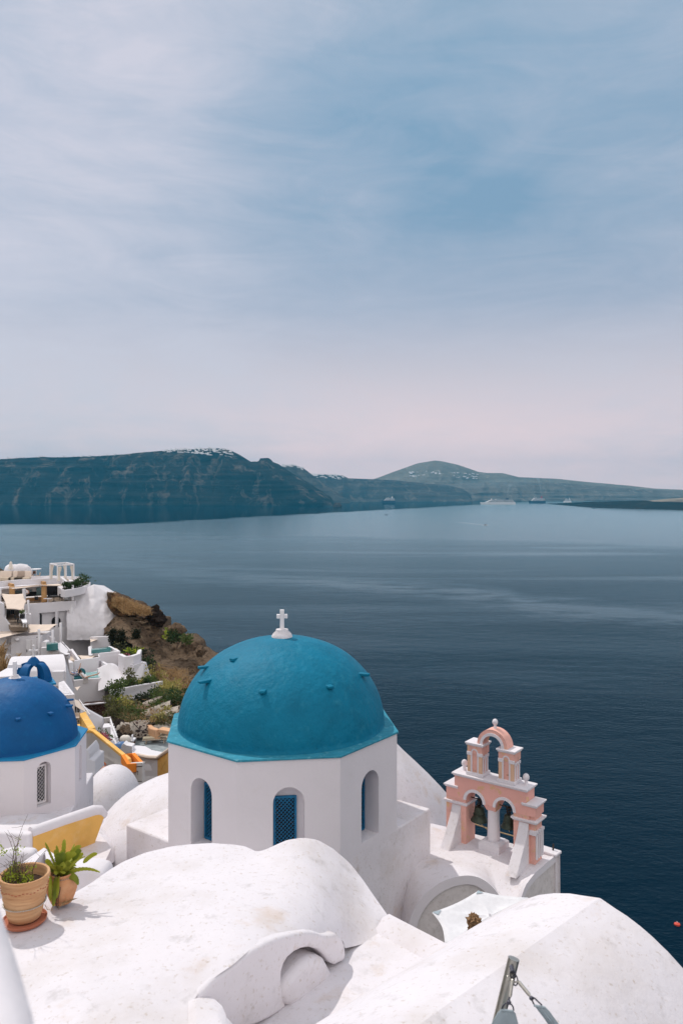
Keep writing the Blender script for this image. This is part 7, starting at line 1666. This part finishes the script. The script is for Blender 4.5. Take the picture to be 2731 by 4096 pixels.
# ------------------------------------------------------------------ people
def person(label, joints, edges, radii, extras=(), loc=None):
    """one continuous skinned body; joints in metres around loc"""
    names = list(joints); t = thing('person', label, 'person', loc)
    me = bpy.data.meshes.new('body'); me.from_pydata([joints[n] for n in names], [(names.index(a), names.index(b)) for a, b in edges], [])
    o = bpy.data.objects.new('body', me); COL.objects.link(o); o.parent = t; me.materials.append(skin)
    sk = o.modifiers.new('skin', 'SKIN'); 
    for i, n in enumerate(names): me.skin_vertices[0].data[i].radius = (radii[n], radii[n])
    me.skin_vertices[0].data[names.index('hip')].use_root = True; me.update()
    ss = o.modifiers.new('sub', 'SUBSURF'); ss.levels = 1; ss.render_levels = 2
    for nm, mat, mk in extras:
        w = MB(); mk(w, lambda *p: Vector(loc) + Vector(p)); w.build(nm, mat, t, smooth=60)
    return t
RAD = dict(hip=.13, belly=.12, chest=.14, neck=.055, head=.085, crown=.09, face=.05, ls=.06, le=.045, lw=.032, lh=.036, lf=.02, rs=.06, re=.045, rw=.032, rh=.036, rf=.02, lk=.07, la=.045, lt=.035, rk=.07, ra=.045, rt=.035, lhip=.09, rhip=.09)
ED = [('hip', 'belly'), ('belly', 'chest'), ('chest', 'neck'), ('neck', 'head'), ('head', 'crown'), ('head', 'face'), ('chest', 'ls'), ('ls', 'le'), ('le', 'lw'), ('lw', 'lh'), ('lh', 'lf'), ('chest', 'rs'), ('rs', 're'), ('re', 'rw'), ('rw', 'rh'), ('rh', 'rf'), ('hip', 'lhip'), ('lhip', 'lk'), ('lk', 'la'), ('la', 'lt'), ('hip', 'rhip'), ('rhip', 'rk'), ('rk', 'ra'), ('ra', 'rt')]
def bodypts(J): return J
# woman reclining, legs stretched along the pool edge towards the right
L0 = PZ(*C(1215, 512), -20.15) + Vector((0, .1, 0))
JW = dict(hip=(0.35, .2, .15), belly=(.15, .2, .28), chest=(-.05, .2, .48), neck=(-.14, .2, .66), head=(-.14, .2, .82), crown=(-.16, .2, .95), face=(-.05, .2, .82), ls=(-.05, .02, .55), le=(.2, -.08, .30), lw=(.45, -.1, .15), lh=(.54, -.1, .13), lf=(.62, -.1, .12), rs=(-.08, .38, .55), re=(.15, .5, .32), rw=(.38, .5, .2), rh=(.46, .5, .18), rf=(.53, .5, .17), lhip=(.42, .08, .15), lk=(1.0, .05, .34), la=(1.75, .05, .50), lt=(1.82, .05, .66), rhip=(.42, .3, .15), rk=(1.0, .3, .3), ra=(1.8, .3, .54), rt=(1.87, .3, .72))
person('person in a white top reclining by the pool with bare legs stretched out, dark hair', JW, ED, RAD, [
    ('white_top', cloth_w, lambda w, q: w.tube([q(.40, .2, .12), q(.15, .2, .28), q(-.05, .2, .48), q(-.11, .2, .60)], [.20, .20, .23, .13], 14)),
    ('dark_hair', hair_m, lambda w, q: (w.ball(q(-.20, .2, .88), (.15, .15, .17), 14), w.tube([q(-.2, .2, .85), q(-.26, .2, .6)], [.12, .06], 8)))], L0)
L1_ = PZ(*C(1130, 470), -20.1)
JM = dict(hip=(0.0, .1, .12), belly=(-.2, .1, .2), chest=(-.42, .1, .32), neck=(-.58, .1, .42), head=(-.70, .1, .5), crown=(-.8, .1, .56), face=(-.66, .02, .56), ls=(-.42, -.08, .36), le=(-.2, -.2, .3), lw=(.02, -.2, .34), lh=(.1, -.2, .36), lf=(.16, -.2, .38), rs=(-.45, .3, .36), re=(-.2, .4, .3), rw=(0, .4, .34), rh=(.08, .4, .36), rf=(.14, .4, .38), lhip=(.08, 0, .14), lk=(.45, -.02, .62), la=(.70, .0, .2), lt=(.85, .0, .16), rhip=(.08, .2, .14), rk=(.42, .2, .95), ra=(.50, .2, 1.35), rt=(.58, .2, 1.42))
person('person lying on the daybed in blue patterned clothes with one leg raised', JM, ED, RAD, [('patterned_clothes', pattern_m, lambda w, q: (w.tube([q(-.5, .1, .36), q(-.2, .1, .22), q(.05, .1, .16)], [.2, .2, .19], 12), w.tube([q(.05, .2, .16), q(.25, .2, .55)], [.14, .12], 10), w.tube([q(.05, 0, .16), q(.28, -.02, .4)], [.14, .12], 10)))], L1_)
# barman behind the counter and a person standing under the square sail
def standing(label, loc, top_m, leg_m, bend=0.0, s_=1.0):
    J = dict(hip=(0, 0, .95), belly=(0, 0, 1.1), chest=(-bend * .3, -.02, 1.36), neck=(-bend * .4, -.03, 1.52), head=(-bend * .5, -.05, 1.62), crown=(-bend * .5, -.03, 1.73), face=(-bend * .5, -.12, 1.62), ls=(-.19, 0, 1.42), le=(-.25, -.1, 1.15), lw=(-.15, -.32, 1.08), lh=(-.13, -.40, 1.08), lf=(-.12, -.46, 1.07), rs=(.19, 0, 1.42), re=(.27, -.05, 1.15), rw=(.24, -.28, 1.05), rh=(.22, -.36, 1.05), rf=(.2, -.42, 1.04), lhip=(-.1, 0, .9), lk=(-.11, -.04, .5), la=(-.12, .02, .09), lt=(-.13, -.14, .04), rhip=(.1, 0, .9), rk=(.13, -.02, .5), ra=(.16, .04, .09), rt=(.18, -.12, .04))
    return person(label, {k: tuple(x * s_ for x in v) for k, v in J.items()}, ED, {k: v * s_ for k, v in RAD.items()}, [
        ('shirt', top_m, lambda w, q: w.tube([q(0, 0, .92 * s_), q(0, 0, 1.1 * s_), q(-bend * .3, -.02, 1.36 * s_), q(-bend * .36, -.02, 1.48 * s_)], [.19 * s_, .18 * s_, .22 * s_, .11 * s_], 14)),
        ('trousers', leg_m, lambda w, q: [w.tube([q(sg * .07, 0, .98 * s_), q(sg * .12, -.02, .5 * s_), q(sg * .14, .03, .12 * s_)], [.14 * s_, .10 * s_, .075 * s_], 12) for sg in (-1, 1)]),
        ('hair', hair_m, lambda w, q: w.ball(q(-bend * .5, -.01, 1.70 * s_), (.11 * s_, .12 * s_, .10 * s_), 12))], loc)
standing('person in a white shirt working behind the bar counter', P(*A(410, 690), 113.0), cloth_w, cloth_dk, .25, 1.05)
standing('person in dark trousers standing under the large square sail', PZ(*A(190, 895), -16.9), cloth_dk, cloth_dk, 0.0, 1.05)
